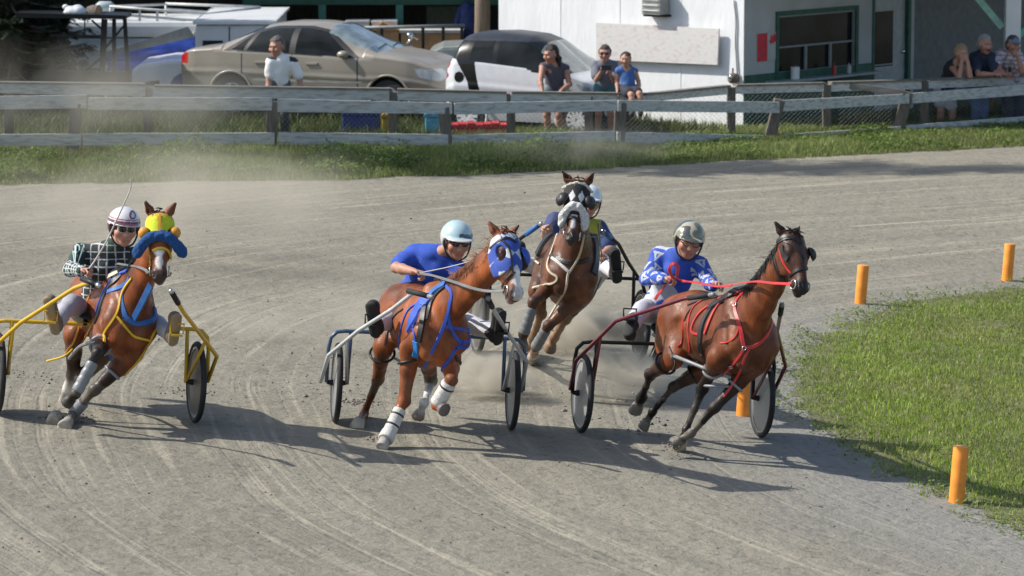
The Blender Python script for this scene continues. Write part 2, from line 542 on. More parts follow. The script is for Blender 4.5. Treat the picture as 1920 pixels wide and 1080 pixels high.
fn = field_noise(x * 1.3 + 3, y * 1.3)
keep = (fn > .02) & in_view(x, y, 0 * x, 100)
x, y, fn = x[keep], y[keep], fn[keep]
P = np.stack([x, y, gz(x, y) + rng.uniform(.02, .34, len(x)) * np.clip(.35 + fn, .2, 1.1) * (1 - .6 * sstep(.8, 2.6, x))], 1)
leaves('verge_weeds', P, rng.uniform(.03, .075, len(x)), mixcol(len(x), [(.14, .225, .04), (.20, .26, .065), (.085, .135, .03)], .35), 'leafy weeds growing in clumps along the foot of the fence')

n = 60000
x = rng.uniform(-9, 9.5, n); dy = rng.uniform(4.2, 10.5, n); y = edge_y(x) + dy
fn = field_noise(x * .9 + 2, y * .9)
hutd = (x > 1.2) & (y > 56.8 + np.abs(x - 3.6) * .9)
keep = (fn > -.45) & ~hutd & in_view(x, y, 0 * x, 100)
x, y, fn = x[keep], y[keep], fn[keep]
blades('parking_grass', np.stack([x, y, 0 * x], 1), rng.uniform(.10, .30, len(x)) * (1 + .4 * np.clip(fn, -1, 1)), rng.uniform(.010, .022, len(x)), mixcol(len(x), [(.06, .10, .02), (.09, .13, .03), (.15, .14, .07)]) , 'uncut grass around the parked cars behind the fence', .6)

# loose clods and pebbles on the dirt
n = 9000
x = rng.uniform(-5.5, 6, n); y = rng.uniform(24.5, 49, n)
keep = (field_noise(x * 2.2 + 1, y * 2.2) > rng.uniform(-.3, .5, n)) & in_view(x, y, gz(x, y)) & (infield_mask(x, y) < .1)
x, y = x[keep], y[keep]
r = np.minimum(rng.gamma(1.5, .0024, len(x)) + .0022, .014)
base = np.array([(1, 0, 0), (0, 1, 0), (-1, 0, 0), (0, -1, 0), (0, 0, .8), (0, 0, -.5)], float)
vv = np.stack([x, y, gz(x, y) + r * .3], 1)[:, None, :] + base[None] * (r[:, None, None] * rng.uniform(.6, 1.3, (len(x), 6, 3)))
fb = np.array([(0, 1, 4), (1, 2, 4), (2, 3, 4), (3, 0, 4), (1, 0, 5), (2, 1, 5), (3, 2, 5), (0, 3, 5)])
ff = (np.arange(len(x)) * 6)[:, None, None] + fb[None]
M['clod'] = mat('dirt_clods', (.20, .18, .15), .95, var=.35, scale=30)
tag(mesh_obj('dirt_clods', vv.reshape(-1, 3), ff.reshape(-1, 3), M['clod'], smooth=True), 'loose clods and pebbles lying on the grey dirt track', 'dirt clods', kind='stuff')

# ------------------------------------------------------------------ marker pylons
M['orange'] = mat('orange_plastic', (.86, .30, .045), .5, var=.14, scale=9, spec=.3)
def pylon(px, ptop, pbase, label, r=.062):
    b = at(px, pbase)
    h = (pbase - ptop) / (FPX / b[1]) / math.cos(PITCH) + .015
    t = thing('marker_pylon', label, 'pylon', b, 'orange pylons along the inside of the turn')
    m = MB(); m.lathe([(r, -.03), (r, h - .012), (r * .93, h), (r * .8, h + .001)], b, (.07, 0, 1), n=20)
    m.build('tube', M['orange'], t, angle=35)
    k = MB(); k.lathe([(r * .79, h - .0), (r * .3, h + .004)], b, (.07, 0, 1), n=20); k.build('end_cap', M['orange_cap'], t)
M['orange_cap'] = mat('orange_end_cap', (.72, .30, .08), .6)
pylon(1793, 838, 942, 'orange tube pylon nearest the camera at the front corner of the grass')
pylon(1613, 499, 569, 'orange tube pylon standing alone on the dirt behind the bay horse head')
pylon(1888, 459, 526, 'farthest orange tube pylon, beside the back edge of the infield grass')
pylon(1393, 690, 779, 'orange tube pylon half hidden behind the wheel of the maroon sulky')
# ------------------------------------------------------------------ fences
def fence_line(pts):
    """pts: (px, py_ground) -> world points on the ground"""
    return [at(*p) for p in pts]
def zat(px, py, P):
    """height at which the pixel row py lies above ground point P (same depth)"""
    return W(px, py, P[1])
def board(mb, px0, ptop0, pbot0, px1, ptop1, pbot1, Y0, Y1, t=.035):
    a, b = W(px0, ptop0, Y0), W(px0, pbot0, Y0)
    c, d = W(px1, ptop1, Y1), W(px1, pbot1, Y1)
    n = nrm(np.cross(c - a, V(0, 0, 1)))
    if n[1] > 0: n = -n
    mb.prism([a, c, d, b], -n * t)
    return n
def fdepth(px):      # depth of the front fence along the picture
    return float(np.interp(px, [-200, 140, 510, 845, 1160, 1450, 1690, 1920, 2200], [53.4, 53.5, 53.7, 53.9, 54.5, 56.0, 57.3, 58.2, 59.6]))
ff = thing('rail_fence', 'weathered white two rail fence nearest the track, boards warped and lapped', 'fence', W(960, 276, 54.2))
TOPS = [(-60, 181, 206), (162, 178, 203), (165, 183, 206), (510, 183, 207), (520, 185, 210), (848, 193, 214), (852, 193, 215), (1157, 188, 208), (1160, 188, 209), (1462, 191, 212), (1468, 188, 209), (1705, 176, 194), (1710, 175, 194), (2060, 148, 168)]
BOTS = [(-60, 252, 274), (152, 251, 273), (155, 250, 273), (515, 249, 271), (522, 248, 271), (842, 252, 273), (848, 253, 274), (1153, 246, 268), (1158, 247, 267), (1440, 254, 272), (1470, 252, 271), (1690, 237, 256), (1700, 235, 254), (2060, 208, 228)]
for L_, off in ((TOPS, 0), (BOTS, 0)):
    for i in range(0, len(L_) - 1, 2):
        m = MB(); a, b = L_[i], L_[i + 1]
        k = .012 * ((i // 2) % 2)
        board(m, *a, *b, fdepth(a[0]) - .06 - k, fdepth(b[0]) - .06 - k)
        m.build('rail', M['board'], ff, bevel=.004)
for px0, pt, px1, pb in ((143, 192, 134, 292), (512, 190, 506, 288), (832, 200, 838, 284), (1164, 192, 1160, 277), (1462, 186, 1441, 262), (1702, 172, 1682, 246), (2010, 150, 2010, 232)):
    Y = fdepth(px0)
    a, b = W(px0, pt, Y + .02), W(px1, pb + 6, Y + .02)
    m = MB(); m.beam(b, a, .17, .15, (0, 1, 0)); m.build('post', M['post'], ff, bevel=.015)
# diagonal brace between the two fences on the right
def bdepth(px):
    return float(np.interp(px, [-200, 275, 735, 955, 1200, 1370, 1548, 1735, 1920, 2200], [54.7, 54.8, 55.0, 55.0, 55.3, 56.4, 57.2, 57.9, 58.9, 60.2]))
m = MB(); m.beam(W(1583, 160, 57.35), W(1697, 174, 57.25), .05, .09); m.build('brace', M['board_dark'], ff, bevel=.004)
bf = thing('wire_fence', 'back fence of chain link wire under one wide top board with grey posts', 'fence', W(960, 268, 55.2))
BT = [(-60, 156, 174), (272, 160, 180), (290, 163, 182), (730, 169, 188), (745, 170, 188), (950, 175, 194), (958, 175, 192), (1205, 178, 193), (1206, 179, 192), (1365, 163, 177), (1378, 162, 176), (1545, 158, 172), (1556, 157, 172), (1728, 152, 167), (1740, 151, 166), (2060, 138, 155)]
for i in range(0, len(BT) - 1, 2):
    m = MB(); a, b = BT[i], BT[i + 1]
    board(m, *a, *b, bdepth(a[0]) - .05, bdepth(b[0]) - .05, .04)
    m.build('top_board', M['board'], bf, bevel=.004)
    m = MB()
    pa, pb = W(a[0], a[1], bdepth(a[0])), W(b[0], b[1], bdepth(b[0]))
    m.beam(pa + V(0, 0, .018), pb + V(0, 0, .018), .15, .03); m.build('cap_board', M['board_dark'], bf, bevel=.004)
for px, pt, pb in ((17, 160, 262), (276, 164, 266), (505, 168, 268), (737, 172, 270), (958, 176, 268), (1104, 180, 262), (1371, 163, 246), (1550, 158, 240), (1733, 152, 236), (1938, 146, 226)):
    Y = bdepth(px)
    m = MB(); m.beam(W(px, pb + 8, Y + .03), W(px, pt, Y + .03), .13, .12, (0, 1, 0)); m.build('post', M['post'], bf, bevel=.012)
# chain link: two families of slanted wires between the board and the ground
m = MB(); pxs = np.arange(-60, 2010, 9.0)
def cl(px, f):       # f 0 bottom .. 1 top
    Y = bdepth(px); top = W(px, float(np.interp(px, [p[0] for p in BT], [p[2] for p in BT])), Y); bot = V(top[0], Y, gz(top[0], Y) + .02)
    return bot + (top - bot) * f
for k in range(len(pxs) - 9):
    for a, b in ((k, k + 9), (k + 9, k)):
        P = [cl(pxs[a] + (pxs[b] - pxs[a]) * f, f) + V(0, -.004, 0) for f in (0, .5, 1)]
        m.tube(P, .0016, n=3, cap=False)
m.build('chain_link', M['wire'], bf)['kind'] = 'stuff'

# ------------------------------------------------------------------ white building with the canteen porch
BC = V(435 / 121.2, 57.8, 0)                      # ground point of the corner at px 1395
u1 = V(-math.cos(R(40)), math.sin(R(40)), 0); u2 = V(math.cos(R(50)), math.sin(R(50)), 0)
n1 = V(-math.sin(R(40)), -math.cos(R(40)), 0); n2 = V(math.sin(R(50)), -math.cos(R(50)), 0)
ZUP = V(0, 0, 1)
def onwall(px, py, n, off=0.0):
    d = ray(px, py); t = ((BC + n * off - CP) @ n) / (d @ n)
    return CP + d * t
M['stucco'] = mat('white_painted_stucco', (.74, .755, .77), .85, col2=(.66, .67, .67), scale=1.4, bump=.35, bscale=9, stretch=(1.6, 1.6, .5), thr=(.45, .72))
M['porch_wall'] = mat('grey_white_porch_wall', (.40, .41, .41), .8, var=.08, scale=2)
M['sign_board'] = mat('faded_sign_board', (.60, .59, .57), .8, col2=(.55, .44, .43), scale=7, thr=(.50, .72), stretch=(1.6, 1.6, 3.2))
M['stain'] = mat('faded_red_lettering', (.60, .42, .42), .85, col2=(.66, .60, .58), scale=30)
hut = thing('canteen_building', 'white stucco canteen building with a shaded porch and green lower wall', 'building', BC)
HT = 4.6
m = MB(); m.prism([BC, BC + u1 * 4.97, BC + u1 * 4.97 - n1 * .2, BC - n1 * .003], ZUP * HT); m.build('side_wall', M['stucco'], hut)
m = MB()
for sx_ in (1.22, 2.44, 3.66):
    m = MB(); m.prism([BC + u1 * sx_ + n1 * .001, BC + u1 * (sx_ + .05) + n1 * .001, BC + u1 * (sx_ + .05) + n1 * .006, BC + u1 * sx_ + n1 * .006], ZUP * (HT - .1)); m.build('panel_batten', M['stucco'], hut)
# porch wall built round the window and door openings (t along u2, z up)
def pw(t0, t1, z0, z1, off, th, mb):
    mb.prism([BC + u2 * t0 + n2 * off + ZUP * z0, BC + u2 * t1 + n2 * off + ZUP * z0, BC + u2 * t1 + n2 * (off - th) + ZUP * z0, BC + u2 * t0 + n2 * (off - th) + ZUP * z0], ZUP * (z1 - z0))
def tz(px, py):
    p = onwall(px, py, n2) - BC
    return p @ u2, p[2]
wt0, wz1 = tz(1459, 30); wt1, wz0 = tz(1602, 131)
dt0, dz1 = tz(1636, 0); dt1, _ = tz(1706, 100)
dz1 = 2.45
_, gz0 = tz(1396, 142)
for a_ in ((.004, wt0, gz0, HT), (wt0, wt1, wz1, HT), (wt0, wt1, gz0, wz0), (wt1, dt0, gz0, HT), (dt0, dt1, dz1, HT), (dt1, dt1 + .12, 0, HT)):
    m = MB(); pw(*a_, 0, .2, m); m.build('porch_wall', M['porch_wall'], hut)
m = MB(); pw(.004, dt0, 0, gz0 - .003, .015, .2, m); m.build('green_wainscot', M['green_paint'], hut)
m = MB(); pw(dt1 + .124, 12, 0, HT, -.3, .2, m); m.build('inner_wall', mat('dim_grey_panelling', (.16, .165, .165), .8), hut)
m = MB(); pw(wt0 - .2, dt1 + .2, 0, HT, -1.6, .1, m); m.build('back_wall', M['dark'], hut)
# serving window
win = MB()
fw = .07
for a in ((wt0 - fw, wt0, wz0 - fw, wz1 + fw), (wt1, wt1 + fw, wz0 - fw, wz1 + fw), (wt0, wt1, wz1, wz1 + fw)): pw(a[0], a[1], a[2], a[3], .03, .12, win)
wo = win.build('serving_window', M['green_paint'], hut)
m = MB(); zc = wz0 + (wz1 - wz0) * .47
pw(wt0, wt1, zc, zc + .03, -.02, .03, m); tm = wt0 + (wt1 - wt0) * .36; tn = wt0 + (wt1 - wt0) * .68
pw(tm, tm + .05, wz0, zc, -.01, .03, m); pw(tn, tn + .05, wz0, zc, -.01, .03, m)
pw(wt0, wt0 + .03, wz0, wz1, -.01, .03, m); pw(wt1 - .03, wt1, wz0, wz1, -.01, .03, m); pw(wt0 + .03, wt1 - .03, wz1 - .03, wz1, -.01, .03, m)
m.build('sash', mat('grey_sash', (.22, .24, .25), .6), wo)
m = MB(); pw(wt0, wt1, wz0, wz1, -.06, .01, m); m.build('pane', M['glass_dark'], wo)
m = MB(); pw(wt0 - .35, dt0 - .05, wz0 - .07, wz0 - .03, .26, .27, m); m.build('counter_shelf', mat('grey_shelf', (.30, .34, .35), .5), hut, bevel=.005)
# door
do = MB(); pw(dt0 + .06, dt1 - .08, .02, dz1 - .06, -.05, .05, do); dd = do.build('door', mat('pale_grey_door', (.34, .36, .37), .5), hut)
m = MB(); pw(dt0, dt0 + .055, 0, dz1, .02, .1, m); pw(dt1 - .075, dt1, 0, dz1, .02, .1, m); pw(dt0 + .055, dt1 - .075, dz1 - .055, dz1, .02, .1, m); m.build('frame', M['green_paint'], dd)
t0, z0_ = tz(1646, 124); t1, z1_ = tz(1676, 20)
m = MB(); pw(t0 - .02, t1 + .05, z0_, z1_ - .9, -.043, .01, m); pw(t0 - .02, t1 + .05, z1_ - .86, z1_, -.043, .01, m); m.build('pane', M['glass_dark'], dd)
m = MB(); m.ell(BC + u2 * (dt1 - .16) - n2 * .03 + ZUP * .95, .035); m.build('handle', M['chrome'], dd, smooth=True)
# roof over the porch, post, brace
rz0 = 2.72
m = MB(); m.prism([BC + u2 * -.1 + n2 * -.3 + ZUP * (rz0 + .35), BC + u2 * 12 + n2 * -.3 + ZUP * (rz0 + .35), BC + u2 * 12 + n2 * 2.6 + ZUP * rz0, BC + u2 * .25 + n2 * 2.3 + ZUP * rz0], ZUP * .12)
m.build('porch_roof', M['green_paint'], hut)
m = MB(); m.prism([BC + u1 * 5.2 + n1 * .5 + ZUP * HT, BC + n1 * .5 - u1 * .3 + ZUP * HT, BC + u2 * 12 + n1 * -6 + ZUP * HT, BC + u1 * 5.2 - n1 * 6 + ZUP * HT], ZUP * .2); m.build('main_roof', M['green_paint'], hut)
pp = W(1895, 222, 59.3); pp[2] = 0
m = MB(); m.beam(pp, pp + ZUP * rz0, .24, .24, (0, 1, 0)); m.build('porch_post', M['white_paint'], hut, bevel=.01)
m = MB(); m.beam(W(1880, 52, 59.42), W(1820, -20, 59.6), .1, .13, (0, 1, .2)); m.build('brace', mat('mint_green_brace', (.30, .52, .40), .6), hut)
m = MB(); m.beam(W(1908, 66, 59.42), W(1960, 20, 59.6), .1, .13, (0, 1, .2)); m.build('brace', mat('mint_green_brace_dark', (.10, .38, .27), .6), hut)
# faded board on the side wall
q = [onwall(a, b, n1, .11) for a, b in ((1117, 42), (1348, 54), (1345, 122), (1118, 112))]
m = MB(); m.prism(q, -n1 * .03); sb = m.build('wall_sign', M['sign_board'], None, loc=q[3], bevel=.003)
tag(sb, 'long faded board with washed out red writing on the white wall', 'sign')
# air conditioner
ac = thing('air_conditioner', 'grey louvred air conditioner box jutting from the white wall', 'air conditioner', onwall(1222, 30, n1))
M['ac'] = mat('grey_ac_case', (.28, .28, .26), .6)
p0 = onwall(1240, 26, n1); cz = p0[2]
c0 = p0 + n1 * .14 + ZUP * .22
Rm = np.stack([u1, n1, ZUP], 1)
m = MB(); m.box(c0, (.36, .26, .44), Rm); m.build('case', M['ac'], ac, bevel=.008)
for k in range(5):
    m = MB(); m.beam(c0 + n1 * .14 + u1 * -.15 + ZUP * (-.17 + .085 * k), c0 + n1 * .14 + u1 * .15 + ZUP * (-.17 + .085 * k), .012, .052, ZUP + n1 * .9); m.build('louvre', M['white_paint'], ac)
m = MB(); m.box(c0 + n1 * -.06 - ZUP * .24, (.4, .26, .03), Rm); m.build('bracket', M['black_steel'], ac)
# red and white flag poster with a leaf
fl = [onwall(a, b, n2, .012) for a, b in ((1420, 64), (1455, 60), (1455, 112), (1420, 116))]
fl_t = thing('flag_poster', 'red and white flag with a leaf pinned on the porch wall', 'flag', fl[3])
def FQ(a, b): return fl[0] * (1 - a) * (1 - b) + fl[1] * a * (1 - b) + fl[2] * a * b + fl[3] * (1 - a) * b
m = MB(); m.prism(fl, -n2 * .008); m.build('cloth', M['porch_wall'], fl_t)
M['red'] = mat('flag_red', (.55, .03, .05), .7)
m = MB(); m.prism([FQ(0, 0) + n2 * .001, FQ(.52, 0) + n2 * .001, FQ(.52, 1) + n2 * .001, FQ(0, 1) + n2 * .001], n2 * .004); m.build('red_band', M['red'], fl_t)
m = MB(); m.prism([FQ(a, b) + n2 * .001 for a, b in ((.62, .30), (.70, .24), (.72, .05), (.82, .16), (.88, .02), (.92, .12), (1, .05), (1, .32), (.9, .36), (.72, .42))], n2 * .004); m.build('leaf', M['red'], fl_t)
# cable down the corner and round meter
p = [onwall(a, b, n1, .02) for a, b in ((1376, 0), (1380, 40), (1379, 80), (1382, 130), (1381, 150))]
tag(MB().tube(spline(p, 4), .012, 6).build('cable', mat('grey_cable', (.2, .21, .21), .6), None, loc=p[-1], smooth=True), 'thin grey cable running down the white wall near its corner', 'cable')
me_ = thing('electric_meter', 'round electricity meter with a silver cap at the wall corner', 'meter', onwall(1375, 160, n1))
c = onwall(1374, 147, n1, .08)
m = MB(); m.lathe([(.075, -.08), (.085, -.02), (.082, .03), (.06, .06), (.02, .075)], c, n1, 18); m.build('body', mat('meter_brown', (.16, .10, .07), .35), me_, angle=40)
m = MB(); m.lathe([(.03, 0), (.05, .02), (.02, .03)], c + n1 * .055 + ZUP * .02, n1, 14); m.build('glass', M['chrome'], me_, smooth=True)
m = MB(); m.tube([c + ZUP * .08, c + ZUP * .16], .012, 8); m.build('conduit', M['black_steel'], me_)
# things on the counter
def on_shelf(px): 
    d = ray(px, 130); n = n2; t = ((BC + n2 * .12 - CP) @ n) / (d @ n); p = CP + d * t; p[2] = wz0 - .03; return p
def bottle(px, h, r, col, name, label):
    p = on_shelf(px); o = thing(name, label, 'bottle', p)
    k = mat(name + '_plastic', col, .4)
    m = MB(); m.lathe([(r, 0), (r, h * .62), (r * .45, h * .8), (r * .38, h * .84)], p, n=12); m.build('body', k, o, angle=40)
    m = MB(); m.lathe([(r * .4, h * .841), (r * .15, h)], p, n=10); m.build('nozzle', k, o)
bottle(1564, .19, .035, (.45, .02, .015), 'ketchup_bottle', 'red squeeze bottle on the serving counter')
bottle(1592, .17, .035, (.45, .46, .45), 'mustard_bottle', 'pale squeeze bottle at the right end of the serving counter')
p = on_shelf(1491); o = thing('napkin_tin', 'white paper roll standing in the serving window', 'paper roll', p)
m = MB(); m.lathe([(.07, 0), (.07, .19), (.03, .191)], p, n=16); m.build('roll', M['white_paint'], o, angle=40)
m = MB(); m.lathe([(.028, .1912), (.02, .21)], p, n=12); m.build('core', M['board_dark'], o)
# ------------------------------------------------------------------ dark pavilion behind the cars
pv = thing('pavilion', 'dark open pavilion with green fascia and posts behind the parked cars', 'pavilion', W(700, 200, 67.0) * V(1, 1, 0))
YP = 67.0
def wz(px, py, Y): return W(px, py, Y)
m = MB(); a, b = W(-160, -20, YP + 4), W(945, -20, YP + 4)
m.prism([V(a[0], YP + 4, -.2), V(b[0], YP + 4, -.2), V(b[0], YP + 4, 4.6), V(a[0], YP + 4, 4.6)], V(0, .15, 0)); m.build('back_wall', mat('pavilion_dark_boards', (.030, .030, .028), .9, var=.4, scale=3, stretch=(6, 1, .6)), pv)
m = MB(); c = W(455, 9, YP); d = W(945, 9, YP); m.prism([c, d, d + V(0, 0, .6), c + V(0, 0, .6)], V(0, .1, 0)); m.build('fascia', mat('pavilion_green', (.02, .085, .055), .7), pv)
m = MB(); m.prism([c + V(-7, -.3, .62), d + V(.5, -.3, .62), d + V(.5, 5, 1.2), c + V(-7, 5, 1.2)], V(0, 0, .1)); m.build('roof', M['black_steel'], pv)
for px in (604, 749, 872): 
    m = MB(); t = W(px, 9, YP); m.beam(V(t[0], YP + .05, 0), V(t[0], YP + .05, t[2]), .13, .13, (0, 1, 0)); m.build('post', mat('pavilion_post', (.05, .17, .13), .7) if px != 872 else M['white_paint'], pv)
m = MB(); m.prism([W(800, 58, 69), W(875, 58, 69), W(875, 12, 69), W(800, 12, 69)], V(0, .05, 0)); m.build('side_panel', mat('pale_green_panel', (.16, .20, .17), .8), pv)
rl = thing('metal_railing', 'low grey pipe railing in front of the pavilion', 'railing', W(780, 110, 65.5) * V(1, 1, 0))
m = MB(); m.tube([W(640, 53, 65.5), W(872, 48, 65.5)], .03, 8); m.build('top_pipe', mat('rail_grey', (.25, .26, .26), .5), rl, smooth=True)
for px in (716, 793, 831, 866):
    m = MB(); t = W(px, 51, 65.5); m.tube([V(t[0], 65.5, 0), t], .028, 8); m.build('post', M['black_steel'], rl, smooth=True)
M['card'] = mat('tan_board', (.42, .25, .12), .8, var=.15, scale=4)
for (x0, y0, x1, y1, nm, lb) in ((706, 58, 748, 92, 'crate', 'tan wooden crate with a peaked lid left of the motorcycle'), (752, 62, 866, 92, 'storage_bin', 'long tan plywood bin standing behind the railing')):
    a = W(x0, y1, 66.2); b = W(x1, y1, 66.2); h = (y1 - y0) / (FPX / 66.2)
    o = thing(nm, lb, 'crate', a * V(1, 1, 0))
    m = MB(); m.prism([a, b, b + V(0, .6, 0), a + V(0, .6, 0)], V(0, 0, h)); m.build('side', M['card'], o, bevel=.01)
    m = MB()
    if nm == 'crate': m.prism([a + V(-.03, -.02, h + .003), b + V(.03, -.02, h + .003), (a + b) / 2 + V(-.1, -.02, h + .16)], V(0, .65, 0))
    else: m.prism([a + V(-.03, -.03, h + .003), b + V(.03, -.03, h + .003), b + V(.03, .63, h + .003), a + V(-.03, .63, h + .003)], V(0, 0, .05))
    m.build('lid', M['card'] if nm == 'crate' else M['board'], o)
for i, (x0, x1) in enumerate(((648, 692), (697, 744))):
    a = W(x0, 56, 66.6); b = W(x1, 55, 66.6); h = .15
    o = thing('cooler', ('white plastic box on the left behind the car roof', 'white plastic box on the right behind the car windscreen')[i], 'cooler', a, None)
    m = MB(); m.prism([a, b, b + V(0, .4, 0), a + V(0, .4, 0)], V(0, 0, h - .04)); m.build('box', M['white_paint'], o, bevel=.01)
    m = MB(); m.prism([a + V(-.01, -.01, h - .038), b + V(.01, -.01, h - .038), b + V(.01, .41, h - .038), a + V(-.01, .41, h - .038)], V(0, 0, .05)); m.build('lid', M['white_paint'], o, bevel=.01)
    m = MB(); m.beam(a + V(-.5, -.1, -.02), b + V(.4, -.1, -.02), .3, .02); m.beam(a + V(0, -.1, -.03), a * V(1, 1, 0) + V(0, -.1, 0), .05, .05); m.build('stand', M['black_steel'], o)
# utility pole
p = W(903, 200, 62.0) * V(1, 1, 0)
up = thing('utility_pole', 'round brown wooden utility pole behind the small car', 'pole', p)
m = MB(); m.tube([p, p + V(.02, 0, 2), p + V(.0, 0, 4.2)], [.14, .13, .12], 14); m.build('shaft', mat('pole_wood', (.34, .26, .19), .85, col2=(.22, .17, .12), stretch=(5, 5, .5), scale=6, bump=.4), up, smooth=True)
m = MB(); m.box(p + V(.02, -.14, 1.9), (.1, .02, .16)); m.build('tag_plate', M['ac'], up)
# blue rain coat hanging by the pole
p = W(876, 85, 66.9)
o = thing('hanging_coat', 'dark blue coat hanging on the pale pavilion post', 'coat', p)
m = MB(); m.tube([p + V(0, 0, .78), p + V(0, 0, .68), p + V(.0, 0, .35), p + V(.02, 0, .02)], [.05, .13, .15, .19], 12); m.build('body', mat('navy_cloth', (.02, .035, .13), .8, var=.4), o, smooth=True)
for s in (-1, 1):
    m = MB(); m.tube([p + V(s * .1, 0, .68), p + V(s * .19, 0, .4), p + V(s * .2, 0, .2)], [.06, .055, .045], 8); m.build('sleeve', mat('navy_sleeve', (.02, .035, .13), .8), o, smooth=True)

# ------------------------------------------------------------------ campers and tarps at the left
M['camper_white'] = mat('camper_white', (.66, .68, .68), .4, var=.05, scale=2)
M['camper_blue'] = mat('camper_pale_band', (.38, .46, .48), .45, var=.05)
cp = thing('camper_trailer', 'long white camper trailer with a pipe roof rack at the left', 'camper', W(300, 190, 64.5) * V(1, 1, 0))
Yc = 64.5
a, b = W(122, 170, Yc), W(400, 170, Yc)
def zz(py, Y=Yc): return W(300, py, Y)[2]
def slab(mb, x0, x1, y0, y1, z0, z1): mb.prism([V(x0, y0, z0), V(x1, y0, z0), V(x1, y1, z0), V(x0, y1, z0)], V(0, 0, z1 - z0))
m = MB(); slab(m, a[0], b[0], Yc, Yc + 2.2, zz(128), zz(72) - .003); m.build('lower_side', M['camper_blue'], cp, bevel=.02)
m = MB(); slab(m, a[0] - .02, b[0] + .02, Yc - .02, Yc + 2.22, zz(71), zz(40)); m.build('roof_shell', M['camper_white'], cp, bevel=.09)
m = MB(); slab(m, a[0] + .1, b[0] - .1, Yc - .03, Yc, zz(94), zz(86)); m.build('trim_strip', M['camper_white'], cp)
for s in (.25, .75):
    x = a[0] + (b[0] - a[0]) * s
    m = MB(); m.lathe([(.33, -.1), (.33, .1)], V(x, Yc + .15, .33), (0, 1, 0), 20); m.build('wheel', M['black_rubber'], cp, angle=30)
m = MB()
for (xa, ya, xb, yb, y) in ((205, 12, 385, 26, Yc + .1), (205, 26, 385, 40, Yc + .1), (310, 7, 488, 13, Yc + 1.6), (310, 17, 488, 30, Yc + 1.6)):
    m.tube([W(xa, ya, y), W(xb, yb, y)], .026, 6)
for (px, pt, pb, y) in ((207, 12, 40, Yc + .1), (262, 16, 40, Yc + .1), (295, 19, 42, Yc + .1), (384, 26, 44, Yc + .1), (311, 7, 34, Yc + 1.6), (398, 10, 34, Yc + 1.6), (487, 13, 36, Yc + 1.6)):
    m.tube([W(px, pb, y), W(px, pt, y)], .024, 6)
for a_, b_ in (((207, 12), (312, 8)), ((384, 26), (487, 14))): m.tube([W(*a_, Yc + .1), W(*b_, Yc + 1.6)], .022, 6)
m.build('roof_rack', mat('rack_pipe', (.6, .61, .6), .4), cp, smooth=True)
tv = thing('camper_van', 'white camper van end with a small dark window behind the brown sedan', 'van', W(440, 190, 62.5) * V(1, 1, 0))
Yv = 62.5; a, b = W(366, 150, Yv), W(512, 150, Yv)
m = MB(); slab(m, a[0], b[0], Yv, Yv + 4, .45, zz(46, Yv)); m.build('body', M['camper_white'], tv, bevel=.08)
m = MB(); slab(m, a[0] - .03, b[0] + .05, Yv - .06, Yv + 4, zz(45, Yv), zz(41, Yv)); m.build('roof', M['camper_white'], tv, bevel=.04)
q = [W(x, y, Yv - .012) for x, y in ((380, 91), (418, 91), (418, 76), (380, 76))]
m = MB(); m.prism(q, V(0, .01, 0)); m.build('window', M['glass_dark'], tv, bevel=.004)
q = [W(x, y, Yv - .012) for x, y in ((427, 46), (456, 46), (456, 43), (427, 43))]
m = MB(); m.prism(q, V(0, .01, 0)); m.build('marker_lamp', M['red'], tv)
m = MB(); m.prism([W(x, y, Yv - .006) for x, y in ((429, 100), (431, 100), (431, 50), (429, 50))], V(0, .01, 0)); m.build('door_seam', M['black_steel'], tv)
for x in (a[0] + .3, b[0] - .3):
    m = MB(); m.lathe([(.34, 0), (.34, .2)], V(x, Yv + .4, .34), (1, 0, 0), 20); m.build('wheel', M['black_rubber'], tv, angle=30)
# blue tarp with a grey panel leaning
tp = thing('blue_tarpaulin', 'bright blue tarpaulin stretched below a sloping grey strip', 'tarpaulin', W(300, 190, 61.5) * V(1, 1, 0))
Yt = 61.5
M['tarp'] = mat('blue_tarp', (.025, .075, .42), .45, var=.25, scale=5, bump=.6, bscale=8)
def grid_cloth(corners, nx, ny, amp, f, th=.01):
    c = [np.asarray(k) for k in corners]; vs = []; 
    for s in range(2):
        for i in range(nx + 1):
            for j in range(ny + 1):
                u, v = i / nx, j / ny
                p = c[0] * (1 - u) * (1 - v) + c[1] * u * (1 - v) + c[2] * u * v + c[3] * (1 - u) * v
                vs.append(p + V(0, amp * math.sin(f * u * 6.3 + v * 5) + amp * .6 * math.sin(f * v * 9 + u * 3) + s * th, 0))
    K = (nx + 1) * (ny + 1); fs = []
    for i in range(nx):
        for j in range(ny):
            q = (i * (ny + 1) + j, (i + 1) * (ny + 1) + j, (i + 1) * (ny + 1) + j + 1, i * (ny + 1) + j + 1)
            fs.append(q); fs.append(tuple(k + K for k in q[::-1]))
    return vs, fs
v_, f_ = grid_cloth([W(215, 150, Yt), W(366, 150, Yt), W(366, 68, Yt), W(192, 106, Yt)], 24, 12, .035, 2)
mesh_obj('sheet', v_, f_, M['tarp'], tp, smooth=True)
m = MB(); m.prism([W(190, 108, Yt - .06), W(366, 70, Yt - .06), W(352, 50, Yt - .06), W(186, 102, Yt - .06)], V(0, .03, 0)); m.build('grey_strip', mat('grey_strip', (.20, .21, .20), .7), tp)
for px, py in ((196, 103), (364, 60)):
    m = MB(); t = W(px, py, Yt + .02); m.tube([V(t[0], t[1], 0), t], .03, 8); m.build('pole', M['white_paint'], tp)
